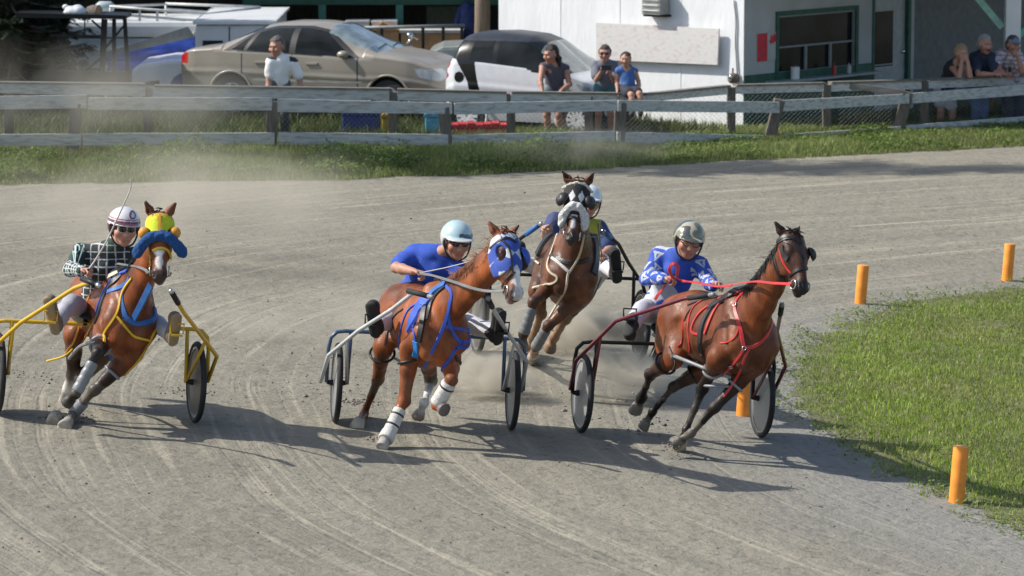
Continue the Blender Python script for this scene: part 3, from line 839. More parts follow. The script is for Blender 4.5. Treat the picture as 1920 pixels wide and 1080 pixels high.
# white truck nose with a window (only its upper shell shows)
wt = thing('white_pickup', 'white pickup cab corner with a side window behind the fence', 'pickup', W(300, 220, 59.8) * V(1, 1, 0))
Yw = 59.8
prof = [W(x, y, Yw) for x, y in ((246, 215), (246, 132), (262, 121), (316, 112), (352, 112), (372, 140), (380, 215))]
m = MB(); m.prism(prof, V(0, 1.7, 0)); m.build('cab', mat('white_car_paint', (.80, .81, .82), .4, var=.03, coat=.5), wt, bevel=.06)
m = MB(); m.prism([W(x, y, Yw - .012) for x, y in ((256, 160), (299, 160), (299, 151), (282, 152), (256, 156))], V(0, .01, 0)); m.build('window', M['glass_dark'], wt)
m = MB(); m.prism([W(x, y, Yw - .012) for x, y in ((318, 160), (372, 160), (366, 137), (338, 138), (326, 145))], V(0, .01, 0)); m.build('wheel_arch', mat('blue_arch', (.03, .07, .28), .5), wt)
for px in (275, 350):
    m = MB(); t = W(px, 215, Yw); m.lathe([(.3, -.02), (.3, .2)], V(t[0], Yw + .05, .3), (0, 1, 0), 20); m.build('wheel', M['black_rubber'], wt, angle=30)
# black steel frame stand with things on top
st = thing('steel_stand', 'black steel frame stand with a dark flat top at the left', 'stand', W(180, 215, 58.6) * V(1, 1, 0))
Ys = 58.6
m = MB(); m.prism([W(30, 33, Ys), W(236, 36, Ys), W(236, 29, Ys), W(30, 24, Ys)], V(0, .9, 0)); m.build('top', M['black_steel'], st)
for (p_, q_, r_) in (((196, 36), (188, 220), .045), ((214, 36), (214, 220), .03), ((234, 36), (245, 220), .03), ((172, 38), (190, 54), .015), ((159, 36), (159, 66), .01), ((190, 100), (234, 46), .016), ((95, 66), (190, 68), .018), ((108, 76), (158, 136), .02), ((158, 136), (190, 108), .02), ((190, 112), (240, 112), .016)):
    a, b = W(*p_, Ys + .1), W(*q_, Ys + .1)
    if q_[1] == 220: b[2] = 0
    m = MB(); m.beam(a, b, r_ * 2, r_ * 2, (0, 1, 0)); m.build('leg' if q_[1] == 220 else 'strut', M['black_steel'], st)
m = MB(); m.prism([W(x, y, Ys + .3) for x, y in ((60, 158), (243, 158), (243, 136), (60, 132))], V(0, .3, 0)); m.build('lower_box', M['black_steel'], st)
p = W(142, 20, Ys + .4); o = thing('white_sack', 'white plastic sack lying on the black steel stand', 'sack', W(142, 27, Ys + .4))
sv = MB(); sv.ell(p + V(0, 0, -.02), (.19, .14, .11), nu=18, nv=10); oo = sv.build('bag', mat('white_plastic', (.62, .66, .68), .4, bump=.6, bscale=12), o, smooth=True)
for v in oo.data.vertices: v.co *= 1 + .1 * math.sin(v.co.x * 31 + v.co.z * 23) * math.cos(v.co.z * 27)
m = MB(); m.ell(p + V(-.16, 0, .06), (.05, .04, .04)); m.build('knot', M['white_paint'], o, smooth=True)
p = W(176, 22, Ys + .4); o = thing('firewood_log', 'short round log standing beside the white sack', 'log', W(176, 28, Ys + .4))
m = MB(); m.lathe([(.09, -.1), (.11, -.02), (.10, .1)], p, (.9, -.4, .1), 14); m.build('bark', M['post'], o, angle=40)
m = MB(); m.lathe([(.085, .101), (.03, .104)], p, (.9, -.4, .1), 14); m.build('cut_end', M['card'], o)
p = W(197, 13, Yc + .5); o = thing('propane_tank', 'small grey tank on the roof of the white camper', 'tank', p)
m = MB(); m.tube([p + V(-.16, 0, 0), p + V(-.1, 0, 0), p + V(.1, 0, 0), p + V(.16, 0, 0)], [.05, .1, .1, .05], 12); m.build('shell', M['camper_blue'], o, smooth=True)
m = MB(); m.box(p - V(0, 0, .1), (.2, .1, .04)); m.build('foot', M['black_steel'], o)

# ------------------------------------------------------------------ spruce at the left edge
def spruce(base, h, rmax, label, nb=150, z0=.3, col=((.016, .032, .016), (.028, .048, .022), (.012, .022, .012))):
    t = thing('spruce_tree', label, 'tree', base)
    m = MB(); m.tube([base, base + V(.03, 0, h * .3), base + V(0, .03, h * .7), base + V(0, 0, h)], [.22, .17, .09, .02], 12)
    m.build('trunk', mat('spruce_bark', (.045, .035, .028), .95, var=.4, bump=.5), t, smooth=True)
    m = MB(); P = []; D = []; 
    for i in range(nb):
        f = i / nb; z = z0 + (h - z0) * f ** 1.05; L = rmax * (1 - f) ** .75 * rng.uniform(.75, 1.08) + .1
        a = i * 2.399 + rng.uniform(-.3, .3); d = V(math.cos(a), math.sin(a), 0)
        b0 = base + V(0, 0, z); dr = rng.uniform(.25, .5)
        pts = [b0 + d * L * s + V(0, 0, -dr * L * s + .30 * L * s * s) for s in (0, .3, .6, .85, 1)]
        m.tube(pts, [.03, .024, .016, .01, .004], 5)
        nt = int(26 * L) + 6
        for k in range(nt):
            s = rng.uniform(.12, 1); q = pts[0] + d * L * s + V(0, 0, -dr * L * s + .30 * L * s * s)
            sd = np.cross(d, ZUP) * rng.choice([-1, 1])
            P.append(q); D.append(nrm(d * rng.uniform(.2, .9) + sd * rng.uniform(.3, 1) + V(0, 0, rng.uniform(-.7, .15))) * rng.uniform(.14, .34) * (1.15 - .5 * s))
    m.build('branches', M['post'], t, smooth=True)
    P = np.array(P); D = np.array(D); n = len(P)
    # each twig carries two flat rows of needles: a serrated leaf shape
    L = np.linalg.norm(D, axis=1, keepdims=True); u = D / L
    sd = np.cross(u, V(0, 0, 1)); sd /= np.linalg.norm(sd, axis=1, keepdims=True)
    vs = []; fs = []; cs = []
    K = 7; cc = mixcol(n, col, .4)
    nx_ = np.cross(u, sd)
    for k in range(K):
        f0 = k / K
        for s in (-1, 1):
            a = P + D * f0; w = .075 * (1 - f0 * .6)
            vs.append(np.stack([a, a + u * .035, a + u * .055 + sd * s * w + nx_ * rng.uniform(-.02, .02, (n, 1))], 1))
    vs = np.concatenate(vs, 0).reshape(-1, 3); nf = len(vs) // 3
    mesh_obj('crown', vs, np.arange(nf * 3).reshape(-1, 3), M['grass'], t, cols=np.repeat(np.tile(cc, (2 * K, 1)), 3, 0))
    return t
spruce(W(22, 225, 60.2) * V(1, 1, 0), 5.6, 1.5, 'dark spruce with drooping branches at the left edge', 240, .2)
spruce(W(-40, 225, 63.0) * V(1, 1, 0), 6.0, 1.5, 'second dark spruce behind, cut by the left edge of the photo', 130, .3)
# dark hedge between the stand and the campers
n = 26000
x = rng.uniform(W(-60, 0, 63)[0], W(118, 0, 63)[0], n); z = rng.uniform(0, 2.2, n); y = 63.6 + rng.normal(0, .25, n)
keep = z < 2.0 - .3 * np.abs(wob(x * 1.4, z)) 
leaves('hedge', np.stack([x, y, z], 1)[keep], rng.uniform(.05, .11, keep.sum()), mixcol(keep.sum(), [(.02, .04, .015), (.035, .06, .02)], .4), 'dark leafy hedge in shade behind the spruce', cat='hedge')

# ------------------------------------------------------------------ cars
def smooth_profile(pts, x):
    px = [p[0] for p in pts]; py = [p[1] for p in pts]
    return np.interp(x, px, py)
def gauss(a, s):
    k = np.arange(-int(3 * s), int(3 * s) + 1); w = np.exp(-k * k / (2 * s * s)); w /= w.sum()
    return np.convolve(np.pad(a, len(k) // 2, mode='edge'), w, 'valid')
def in_poly(x, y, poly):
    r = np.zeros(len(x), bool); n = len(poly)
    for i in range(n):
        x0, y0 = poly[i]; x1, y1 = poly[i - 1]
        c = ((y0 > y) != (y1 > y)) & (x < (x1 - x0) * (y - y0) / (y1 - y0 + 1e-12) + x0)
        r ^= c
    return r
def car(t, ctr, yaw, spec):
    """spec in car space: x forward from the rear, y left, z up"""
    Lc = spec['L']; N = 400; K = 150
    xs = np.linspace(0, Lc, N)
    sm = spec.get('sm', 5)
    zt = gauss(smooth_profile(spec['top'], xs), sm); zb = gauss(smooth_profile(spec['belt'], xs), 8); z0 = smooth_profile(spec['bottom'], xs)
    w = gauss(smooth_profile(spec['width'], xs), 4); n_ = gauss(smooth_profile(spec['sq'], xs), 10)
    cab = smooth_profile(spec['cab'], xs)
    verts = np.zeros((N, 2 * K, 3))
    th = np.linspace(0, 1, K)
    for i in range(N):
        yv = np.zeros(K); zv = np.zeros(K)
        k1 = int(K * .45)
        f = np.linspace(0, 1, k1)
        zl = z0[i] + (zb[i] - z0[i]) * f
        bul = w[i] * (1 - .10 * (1 - f) ** 2.5 - .012 * np.cos((f - .62) * 9) ** 2 * 0 - .035 * np.clip(f - .75, 0, 1) ** 1 * 1.2 + .012 * np.exp(-((f - .60) / .06) ** 2))
        yv[:k1] = bul; zv[:k1] = zl
        g = np.linspace(0, 1, K - k1 + 1)[1:]
        a = g * math.pi / 2; e = 2 / n_[i]
        wr = bul[-1]
        hh = max(zt[i] - zb[i], .012)
        # cabin sides lean in, then turn over into the roof
        cs = np.cos(a) ** e; sn = np.sin(a) ** (2 / 2.6 if cab[i] > .5 else e)
        yv[k1:] = wr * cs * (1 - cab[i] * .13 * sn); zv[k1:] = zb[i] + hh * sn
        verts[i, :K, 0] = xs[i]; verts[i, :K, 1] = yv; verts[i, :K, 2] = zv
        verts[i, K:, 0] = xs[i]; verts[i, K:, 1] = -yv[::-1]; verts[i, K:, 2] = zv[::-1]
    vv = verts.reshape(-1, 3)
    idx = np.arange(N * 2 * K).reshape(N, 2 * K)
    q = np.stack([idx[:-1, :-1], idx[1:, :-1], idx[1:, 1:], idx[:-1, 1:]], -1).reshape(-1, 4)
    q = q[:, ::-1]
    c = vv[q].mean(1)
    e1 = vv[q[:, 2]] - vv[q[:, 0]]; e2 = vv[q[:, 3]] - vv[q[:, 1]]
    nn = np.cross(e1, e2); nn /= np.linalg.norm(nn, axis=1, keepdims=True) + 1e-12
    keepm = np.ones(len(q), bool)
    for wx in spec['wheels']:
        keepm &= ~(((c[:, 0] - wx) ** 2 + (c[:, 2] - spec['wr'] - .01) ** 2 < (spec['wr'] + .055) ** 2) & (np.abs(c[:, 1]) > .4))
    side = np.abs(c[:, 1]) > .3
    lab = np.zeros(len(q), int)        # 0 body
    names = ['body']
    for nm, fn, mt in spec['regions']:
        k = fn(c, nn); names.append(nm); lab[k] = len(names) - 1
    Ry = np.array([[math.cos(yaw), -math.sin(yaw), 0], [math.sin(yaw), math.cos(yaw), 0], [0, 0, 1]])
    T = lambda p: ctr + (np.asarray(p) - V(Lc / 2, 0, 0)) @ Ry.T
    mats = [spec['paint']] + [r[2] for r in spec['regions']]
    for li, nm in enumerate(names):
        f = q[keepm & (lab == li)]
        # the two sides of one window are separate parts
        groups = [f]
        if nm in ('side_window', 'headlight', 'tail_light', 'quarter_window', 'rear_side_window', 'indicator', 'bonnet_seam'):
            s = vv[f].mean(1)[:, 1] > 0; groups = [f[s], f[~s]]
        for f in groups:
            if not len(f): continue
            u, inv = np.unique(f, return_inverse=True)
            mesh_obj(nm, T(vv[u]), inv.reshape(-1, 4), mats[li], t, smooth=True)
    # floor, arch liners, end plates
    m = MB()
    m.box(T(V(Lc / 2, 0, spec['bottom'][0][1] + .12)), (Lc * .82, spec['w'] * 1.55, .12), Ry)
    for wx in spec['wheels']: m.box(T(V(wx, 0, spec['wr'] + .12)), (spec['wr'] * 2.3, spec['w'] * 1.5, spec['wr'] * 1.5), Ry)
    m.build('underbody', M['black_rubber'], t)
    m = MB()
    for i, s in ((0, 1), (N - 1, -1)):
        b = len(m.v); m.v.extend([tuple(p) for p in T(verts[i])]); m.f.append(tuple(range(b, b + 2 * K)))
    m.build('end_panel', spec['paint'], t)
    for wx in spec['wheels']:
        for s in (-1, 1):
            wa = float(np.interp(wx, xs, w)) * .985
            MB().tube([T(V(wx + math.cos(a_) * (spec['wr'] + .052), s * wa, spec['wr'] + .01 + math.sin(a_) * (spec['wr'] + .052))) for a_ in np.linspace(-.35, math.pi + .35, 30)], .022, 8).build('wheel_arch', spec['paint'], t, smooth=True)
            c0 = T(V(wx, s * (spec['w'] * .93), spec['wr'])); ax = Ry @ V(0, s, 0)
            r = spec['wr']; m = MB(); m.lathe([(r * .62, -.17), (r * .97, -.16), (r, -.12), (r, -.02), (r * .95, .015), (r * .63, .015)], c0, ax, 30)
            wo = m.build('wheel', M['black_rubber'], t, angle=40)
            m = MB(); m.lathe([(r * .63, -.1), (r * .63, .012), (r * .57, .018), (r * .53, -.03), (r * .2, .0), (r * .1, .02)], c0, ax, 30)
            for k in range(spec.get('spokes', 7)):
                a_ = k * 2 * math.pi / spec.get('spokes', 7); d_ = Ry @ V(math.cos(a_), 0, 0) + V(0, 0, math.sin(a_))
                m.beam(c0 + ax * .012 + d_ * r * .1, c0 + ax * .014 + d_ * r * .6, .045, .03, ax)
            m.build('rim', spec['rim'], wo, angle=30)
    return T, Ry

M['sedan_paint'] = mat('beige_metallic_paint', (.285, .255, .21), .38, var=.08, scale=1.6, metal=.10, coat=.3)
M['dusty_trim'] = mat('dark_car_trim', (.02, .02, .02), .55)
M['headlamp'] = mat('headlamp_glass', (.36, .40, .43), .08, var=.15, scale=10, coat=1, thr=(.4, .6))
M['amber'] = mat('amber_lens', (.55, .20, .03), .25)
M['red_lens'] = mat('red_lens', (.40, .012, .012), .2, coat=.5)
M['alloy'] = mat('alloy_grey', (.40, .41, .42), .35, metal=.7)
M['windscreen'] = mat('windscreen_glass', (.16, .20, .20), .07, var=.55, scale=3, spec=.6, coat=.6)
cx = thing('sedan_car', 'dusty beige four door sedan parked facing right behind the fence', 'car', W(600, 232, 58.9) * V(1, 1, 0))
gl = lambda c: c[:, 2]
def win(poly, side=True, off=.0):
    return lambda c, n: in_poly(c[:, 0], c[:, 2], poly) & (np.abs(c[:, 1]) > .42) & (np.abs(n[:, 1]) > .35)
Ls = 4.52
sed = dict(L=Ls, w=.87, wr=.31, wheels=(.93, 3.58), paint=M['sedan_paint'], rim=M['alloy'], spokes=7,
    top=[(0, .90), (.06, .99), (.30, 1.04), (.62, 1.06), (1.35, 1.40), (1.75, 1.45), (2.25, 1.455), (2.6, 1.41), (3.38, 1.03), (3.9, .955), (4.25, .84), (4.42, .70), (4.52, .55)],
    belt=[(0, .80), (.1, .93), (.7, .985), (1.4, .965), (3.0, .90), (3.5, .90), (3.95, .86), (4.3, .74), (4.45, .62), (4.52, .5)],
    bottom=[(0, .36), (.2, .24), (.5, .2), (4.0, .19), (4.4, .22), (4.52, .34)],
    width=[(0, .66), (.06, .76), (.25, .83), (.7, .865), (1.2, .87), (3.3, .87), (3.9, .84), (4.25, .76), (4.42, .64), (4.5, .48), (4.52, .40)],
    sq=[(0, 4.5), (.6, 4.5), (1.2, 3.0), (3.0, 3.0), (3.5, 4.5), (4.52, 4.0)],
    cab=[(0, 0), (.6, 0), (.95, 1), (3.0, 1), (3.35, 0), (4.6, 0)],
    regions=[
        ('pillar_trim', lambda c, n: in_poly(c[:, 0], c[:, 2], [(.80, 1.0), (3.13, .935), (2.55, 1.34), (2.2, 1.40), (1.6, 1.39), (1.28, 1.31)]) & (np.abs(n[:, 1]) > .3) & (np.abs(c[:, 1]) > .42), M['dusty_trim']),
        ('quarter_window', win([(.93, 1.02), (1.14, 1.01), (1.26, 1.25)]), M['glass_dark']),
        ('rear_side_window', win([(1.20, 1.01), (1.93, .985), (1.93, 1.36), (1.62, 1.355), (1.36, 1.29)]), M['glass_dark']),
        ('side_window', win([(2.03, .985), (2.98, .95), (2.50, 1.315), (2.2, 1.365), (2.03, 1.365)]), M['glass_dark']),
        ('windscreen', lambda c, n: (c[:, 0] > 2.52) & (c[:, 0] < 3.36) & (c[:, 2] > .985) & (np.abs(c[:, 1]) < .62 + .12 * (c[:, 0] - 2.5)) & (n[:, 2] > .25) & (np.abs(n[:, 1]) < .75) & (c[:, 2] < 1.43), M['windscreen']),
        ('rear_window', lambda c, n: (c[:, 0] > .72) & (c[:, 0] < 1.38) & (np.abs(c[:, 1]) < .56) & (n[:, 2] > .3) & (c[:, 2] > 1.08), M['glass_dark']),
        ('headlight', lambda c, n: in_poly(c[:, 0], c[:, 2], [(4.00, .80), (4.36, .78), (4.46, .66), (4.40, .60), (4.08, .66)]) & (np.abs(c[:, 1]) > .40), M['headlamp']),
        ('tail_light', lambda c, n: (c[:, 0] < .17) & (c[:, 2] > .78) & (c[:, 2] < .95) & (np.abs(c[:, 1]) > .45), M['red_lens']),
        ('indicator', lambda c, n: in_poly(c[:, 0], c[:, 2], [(3.98, .50), (4.16, .50), (4.16, .45), (3.98, .45)]) & (np.abs(c[:, 1]) > .5), M['amber']),
        ('door_seam', lambda c, n: (np.abs(n[:, 1]) > .5) & (c[:, 2] < .96) & (c[:, 2] > .27) & ((np.abs(c[:, 0] - 1.98) < .008) | (np.abs(c[:, 0] - 3.08) < .008) | (np.abs(c[:, 0] - 1.12 - .0) < .008)), M['dusty_trim']),
        ('side_moulding', lambda c, n: (np.abs(n[:, 1]) > .4) & (np.abs(c[:, 2] - .56) < .016) & (c[:, 0] > 1.3) & (c[:, 0] < 3.15), mat('bright_moulding', (.42, .40, .37), .35)),
        ('bonnet_seam', lambda c, n: (n[:, 2] > .5) & (c[:, 0] > 3.42) & (c[:, 0] < 4.2) & (np.abs(np.abs(c[:, 1]) - (.70 - .10 * (c[:, 0] - 3.4))) < .007), M['dusty_trim']),
    ])
T, Ry = car(cx, np.array([W(619, 232, 58.9)[0], 58.95, .15]), R(-20), sed)
for s in (-1, 1):
    m = MB(); p = T(V(2.86, s * .90, .99)); m.ell(p, (.10, .075, .062), Ry @ np.eye(3), 16, 10); m.beam(p, T(V(2.84, s * .80, .95)), .05, .04); m.build('mirror', M['sedan_paint'], cx, smooth=True)
    for x in (1.35, 2.22):
        m = MB(); m.beam(T(V(x, s * .875, .83)), T(V(x + .2, s * .876, .835)), .03, .035); m.build('door_handle', M['sedan_paint'], cx, bevel=.006)
m = MB(); m.beam(T(V(3.30, -.5, 1.065)), T(V(3.22, .0, 1.11)), .02, .02); m.beam(T(V(3.30, .1, 1.065)), T(V(3.22, .55, 1.10)), .02, .02); m.build('wiper', M['dusty_trim'], cx)
for s in (-1, 1):   # door interior through the open glass look: seats' headrests are hidden by tinted panes
    pass

M['smart_white'] = mat('white_small_car_paint', (.66, .68, .71), .28, var=.04, coat=.5)
M['smart_black'] = mat('black_small_car_paint', (.008, .009, .010), .28, coat=.2, spec=.3)
M['roof_grey'] = mat('dark_blue_grey_roof', (.03, .035, .045), .45, coat=.1, spec=.3)
sx = thing('compact_car', 'tiny two seat car in white panels with a black safety cell and roof', 'car', W(1010, 264, 56.8) * V(1, 1, 0))
Lm = 2.62
sma = dict(L=Lm, w=.76, wr=.29, wheels=(.42, 2.24), paint=M['smart_white'], rim=mat('silver_wheel_cover', (.62, .64, .66), .4), spokes=12, sm=4,
    top=[(0, .76), (.03, 1.05), (.14, 1.25), (.26, 1.50), (.42, 1.545), (.9, 1.565), (1.35, 1.53), (1.60, 1.44), (2.18, .98), (2.40, .88), (2.55, .74), (2.62, .58)],
    belt=[(0, .70), (.06, 1.0), (.2, 1.08), (.6, 1.10), (1.7, 1.0), (2.1, .93), (2.4, .82), (2.55, .66), (2.62, .5)],
    bottom=[(0, .40), (.15, .24), (2.4, .22), (2.62, .36)],
    width=[(0, .58), (.05, .68), (.2, .755), (.5, .77), (2.1, .77), (2.35, .72), (2.52, .60), (2.60, .44), (2.62, .36)],
    sq=[(0, 4), (.3, 4.2), (.6, 3.6), (1.6, 3.2), (2.1, 3.6), (2.62, 3.4)],
    cab=[(0, 0), (.1, .6), (.3, 1), (1.75, 1), (2.12, 0), (2.7, 0)],
    regions=[
        ('safety_cell', lambda c, n: ((in_poly(c[:, 0], c[:, 2], [(.10, 1.17), (.24, 1.15), (.44, .82), (.50, .50), (.48, .2), (.72, .2), (.70, .50), (.60, .86), (.56, 1.12), (1.3, 1.07), (1.85, .92), (2.06, .90), (2.14, 1.0), (2.1, 1.05), (1.55, 1.50), (.3, 1.53), (.1, 1.3)]) & (np.abs(c[:, 1]) > .3)) | ((c[:, 2] > 1.16) & (c[:, 0] < 2.05)) | ((c[:, 2] > .99) & (c[:, 0] > 1.5) & (c[:, 0] < 2.14))), M['smart_black']),
        ('roof', lambda c, n: (c[:, 2] > 1.435) & (c[:, 0] < 1.62) & (n[:, 2] > .25), M['roof_grey']),
        ('side_window', win([(.92, 1.11), (1.80, .99), (1.90, 1.04), (1.52, 1.35), (1.3, 1.43), (.92, 1.44)]), M['glass_dark']),
        ('quarter_window', win([(.46, 1.15), (.84, 1.13), (.84, 1.44), (.50, 1.42)]), M['glass_dark']),
        ('windscreen', lambda c, n: (c[:, 0] > 1.60) & (c[:, 0] < 2.17) & (np.abs(c[:, 1]) < .62) & (n[:, 2] > .2) & (np.abs(n[:, 1]) < .7) & (c[:, 2] > .99), M['windscreen']),
        ('tail_light', lambda c, n: (np.abs(c[:, 1]) > .40) & (c[:, 0] < .19) & ((((c[:, 2] - 1.05) / .062) ** 2 + ((np.abs(c[:, 1]) - .60) / .10) ** 2 < 1) | (((c[:, 2] - .90) / .062) ** 2 + ((np.abs(c[:, 1]) - .60) / .10) ** 2 < 1)), M['red_lens']),
        ('fuel_cap', lambda c, n: ((c[:, 0] - .30) ** 2 + (c[:, 2] - .88) ** 2 < .085 ** 2) & (c[:, 1] < -.4), M['smart_black']),
        ('door_seam', lambda c, n: (np.abs(n[:, 1]) > .5) & (c[:, 2] > .3) & (c[:, 2] < 1.1) & (np.abs(c[:, 0] - 1.86 - .05 * c[:, 2]) < .008), M['dusty_trim']),
        ('headlight', lambda c, n: in_poly(c[:, 0], c[:, 2], [(2.22, .84), (2.42, .78), (2.46, .62), (2.36, .66)]) & (np.abs(c[:, 1]) > .35), M['headlamp']),
        ('indicator', lambda c, n: in_poly(c[:, 0], c[:, 2], [(2.03, .71), (2.12, .69), (2.14, .56)]) & (np.abs(c[:, 1]) > .4), M['red_lens']),
    ])
T, Ry = car(sx, np.array([W(1012, 264, 57.0)[0], 57.05, .0]), R(-24), sma)
for s in (-1, 1):
    m = MB(); p = T(V(1.80, s * .86, .98)); m.ell(p, (.09, .08, .07), Ry, 16, 10); m.beam(p, T(V(1.80, s * .72, .93)), .05, .04); m.build('mirror', M['smart_black'], sx, smooth=True)

# small grey car roof between the two, motorcycle
gx = thing('grey_car', 'pale grey car mostly hidden between the sedan and the small car', 'car', W(860, 190, 63.5) * V(1, 1, 0))
Yg = 63.5
m = MB(); m.prism([W(x, y, Yg) for x, y in ((790, 205), (790, 120), (810, 97), (830, 88), (900, 85), (940, 96), (990, 130), (990, 205))], V(0, 1.6, 0)); m.build('body', mat('sage_grey_paint', (.27, .29, .27), .35, coat=.3), gx, bevel=.06)
m = MB(); m.prism([W(x, y, Yg - .012) for x, y in ((806, 110), (822, 95), (900, 91), (900, 110))], V(0, .01, 0)); m.build('window', M['camper_blue'], gx)
for px in (815, 950):
    t_ = W(px, 200, Yg); m = MB(); m.lathe([(.3, -.03), (.3, .2)], V(t_[0], Yg, .3), (0, 1, 0), 20); m.build('wheel', M['black_rubber'], gx, angle=30)
mc = thing('motorcycle', 'chrome motorcycle parked behind the sedan bonnet', 'motorcycle', W(775, 150, 64.0) * V(1, 1, 0))
Ym = 64.0
def mw(x, y): return W(x, y, Ym)
for px, nm in ((752, 'front_wheel'), (806, 'rear_wheel')):
    c_ = mw(px, 152); m = MB()
    m.tube([c_ + V(math.cos(a_) * .28, 0, math.sin(a_) * .28) for a_ in np.linspace(0, 2 * math.pi, 25)[:-1]], .055, 8, closed=True); m.build(nm, M['black_rubber'], mc, smooth=True)
m = MB(); m.ell(mw(782, 102), (.22, .12, .1)); m.build('fuel_tank', M['smart_black'], mc, smooth=True)
m = MB(); m.ell(mw(768, 66), (.06, .1, .06)); m.build('headlamp', M['chrome'], mc, smooth=True)
m = MB(); m.tube([mw(758, 88), mw(768, 76), mw(775, 70), mw(784, 74)], .018, 8); m.tube([mw(766, 92), mw(752, 150)], .03, 8); m.tube([mw(776, 92), mw(760, 150)], .03, 8); m.build('fork', M['chrome'], mc, smooth=True)
m = MB(); m.tube([mw(790, 110), mw(800, 130), mw(818, 138)], .05, 8); m.build('exhaust', M['chrome'], mc, smooth=True)
m = MB(); m.ell(mw(800, 106), (.2, .13, .06)); m.build('seat', M['black_rubber'], mc, smooth=True)
m = MB(); m.ell(mw(779, 98), (.05, .06, .05)); m.ell(mw(772, 92), (.04, .05, .06)); m.ell(mw(771, 97), (.05, .03, .03)); m.build('instrument', M['chrome'], mc, smooth=True)

# things lying behind the fence
def bin_(px0, px1, pt, pb, Y, col, nm, label, cat, rim=True):
    a, b = W(px0, pb, Y), W(px1, pb, Y); a[2] = b[2] = max(a[2], 0) if pb < 262 else 0
    h = (pb - pt) / (FPX / Y); zt_ = W(px0, pt, Y)[2]
    o = thing(nm, label, cat, (a + b) / 2)
    k = mat(nm + '_plastic', col, .45, var=.15)
    m = MB(); m.prism([a, b, b + V(0, .4, 0), a + V(0, .4, 0)], V(0, 0, zt_ - a[2] - .05)); m.build('body', k, o, bevel=.02)
    m = MB(); a2, b2 = a * V(1, 1, 0) + V(-.015, -.015, zt_ - .047), b * V(1, 1, 0) + V(.015, -.015, zt_ - .047)
    n = 7; step_ = (b2 - a2) / n
    for i in range(n): m.prism([a2 + step_ * (i + .04), a2 + step_ * (i + .96), a2 + step_ * (i + .96) + V(0, .43, 0), a2 + step_ * (i + .04) + V(0, .43, 0)], V(0, 0, .05 + .012 * (i % 3)))
    m.build('lid', k, o, bevel=.006)
bin_(846, 950, 234, 282, 55.6, (.50, .02, .03), 'red_bin', 'bright red plastic bin standing in the grass behind the fence', 'bin')
bin_(797, 826, 214, 250, 55.6, (.10, .42, .62), 'blue_drum', 'pale blue plastic drum behind the fence posts', 'drum')
bin_(642, 712, 212, 258, 55.9, (.03, .06, .24), 'blue_crate', 'dark blue storage crate behind the fence under the sedan', 'crate')
bin_(716, 728, 216, 258, 55.8, (.45, .27, .02), 'yellow_crate', 'narrow yellow crate beside the dark blue one', 'crate')
bin_(1835, 1862, 182, 238, 59.6, (.38, .20, .08), 'wooden_box', 'tan wooden box by the foot of the porch post', 'box')
# ------------------------------------------------------------------ bodies grown from distance fields
def cone(a, b, ra, rb, col=0, k=.03, u=None, w=1.0, sub=False):
    return dict(t='c', a=np.asarray(a, float), b=np.asarray(b, float), ra=ra, rb=rb, col=col, k=k, u=None if u is None else nrm(u), w=w, sub=sub)
def ellp(c, r, rot=None, col=0, k=.03, sub=False):
    return dict(t='e', c=np.asarray(c, float), r=np.asarray(r, float) * np.ones(3), R=np.eye(3) if rot is None else np.asarray(rot, float), col=col, k=k, sub=sub)
def frus(a, b, ra, rb, col=0, k=.008, sub=False):
    return dict(t='f', a=np.asarray(a, float), b=np.asarray(b, float), ra=ra, rb=rb, col=col, k=k, sub=sub)
def pdist(p, P):
    if p['t'] == 'e':
        q = (P - p['c']) @ p['R']
        k0 = np.linalg.norm(q / p['r'], axis=-1); k1 = np.linalg.norm(q / p['r'] ** 2, axis=-1)
        return k0 * (k0 - 1) / np.maximum(k1, 1e-6)
    ab = p['b'] - p['a']; L = np.linalg.norm(ab); d = ab / max(L, 1e-9)
    q = P - p['a']; t = q @ d
    if p['t'] == 'f':
        rad = np.linalg.norm(q - t[..., None] * d, axis=-1)
        r = p['ra'] + (p['rb'] - p['ra']) * np.clip(t / L, 0, 1)
        return np.maximum(rad - r, np.maximum(-t, t - L))
    tc = np.clip(t, 0, L)
    off = q - tc[..., None] * d
    if p['u'] is not None:
        off = off + (off @ p['u'])[..., None] * p['u'] * (1 / p['w'] - 1)
    return np.linalg.norm(off, axis=-1) - (p['ra'] + (p['rb'] - p['ra']) * tc / max(L, 1e-9))
def pbox(p, pad):
    if p['t'] == 'e':
        r = p['r'].max() + pad; return p['c'] - r, p['c'] + r
    r = max(p['ra'], p['rb']) * (1 if p['t'] != 'c' or p['w'] <= 1 else p['w']) + pad
    return np.minimum(p['a'], p['b']) - r, np.maximum(p['a'], p['b']) + r
def shrink(p, d):
    p = dict(p)
    if p['t'] == 'e': p['r'] = p['r'] + d
    else: p['ra'] = p['ra'] + d; p['rb'] = p['rb'] + d
    return p
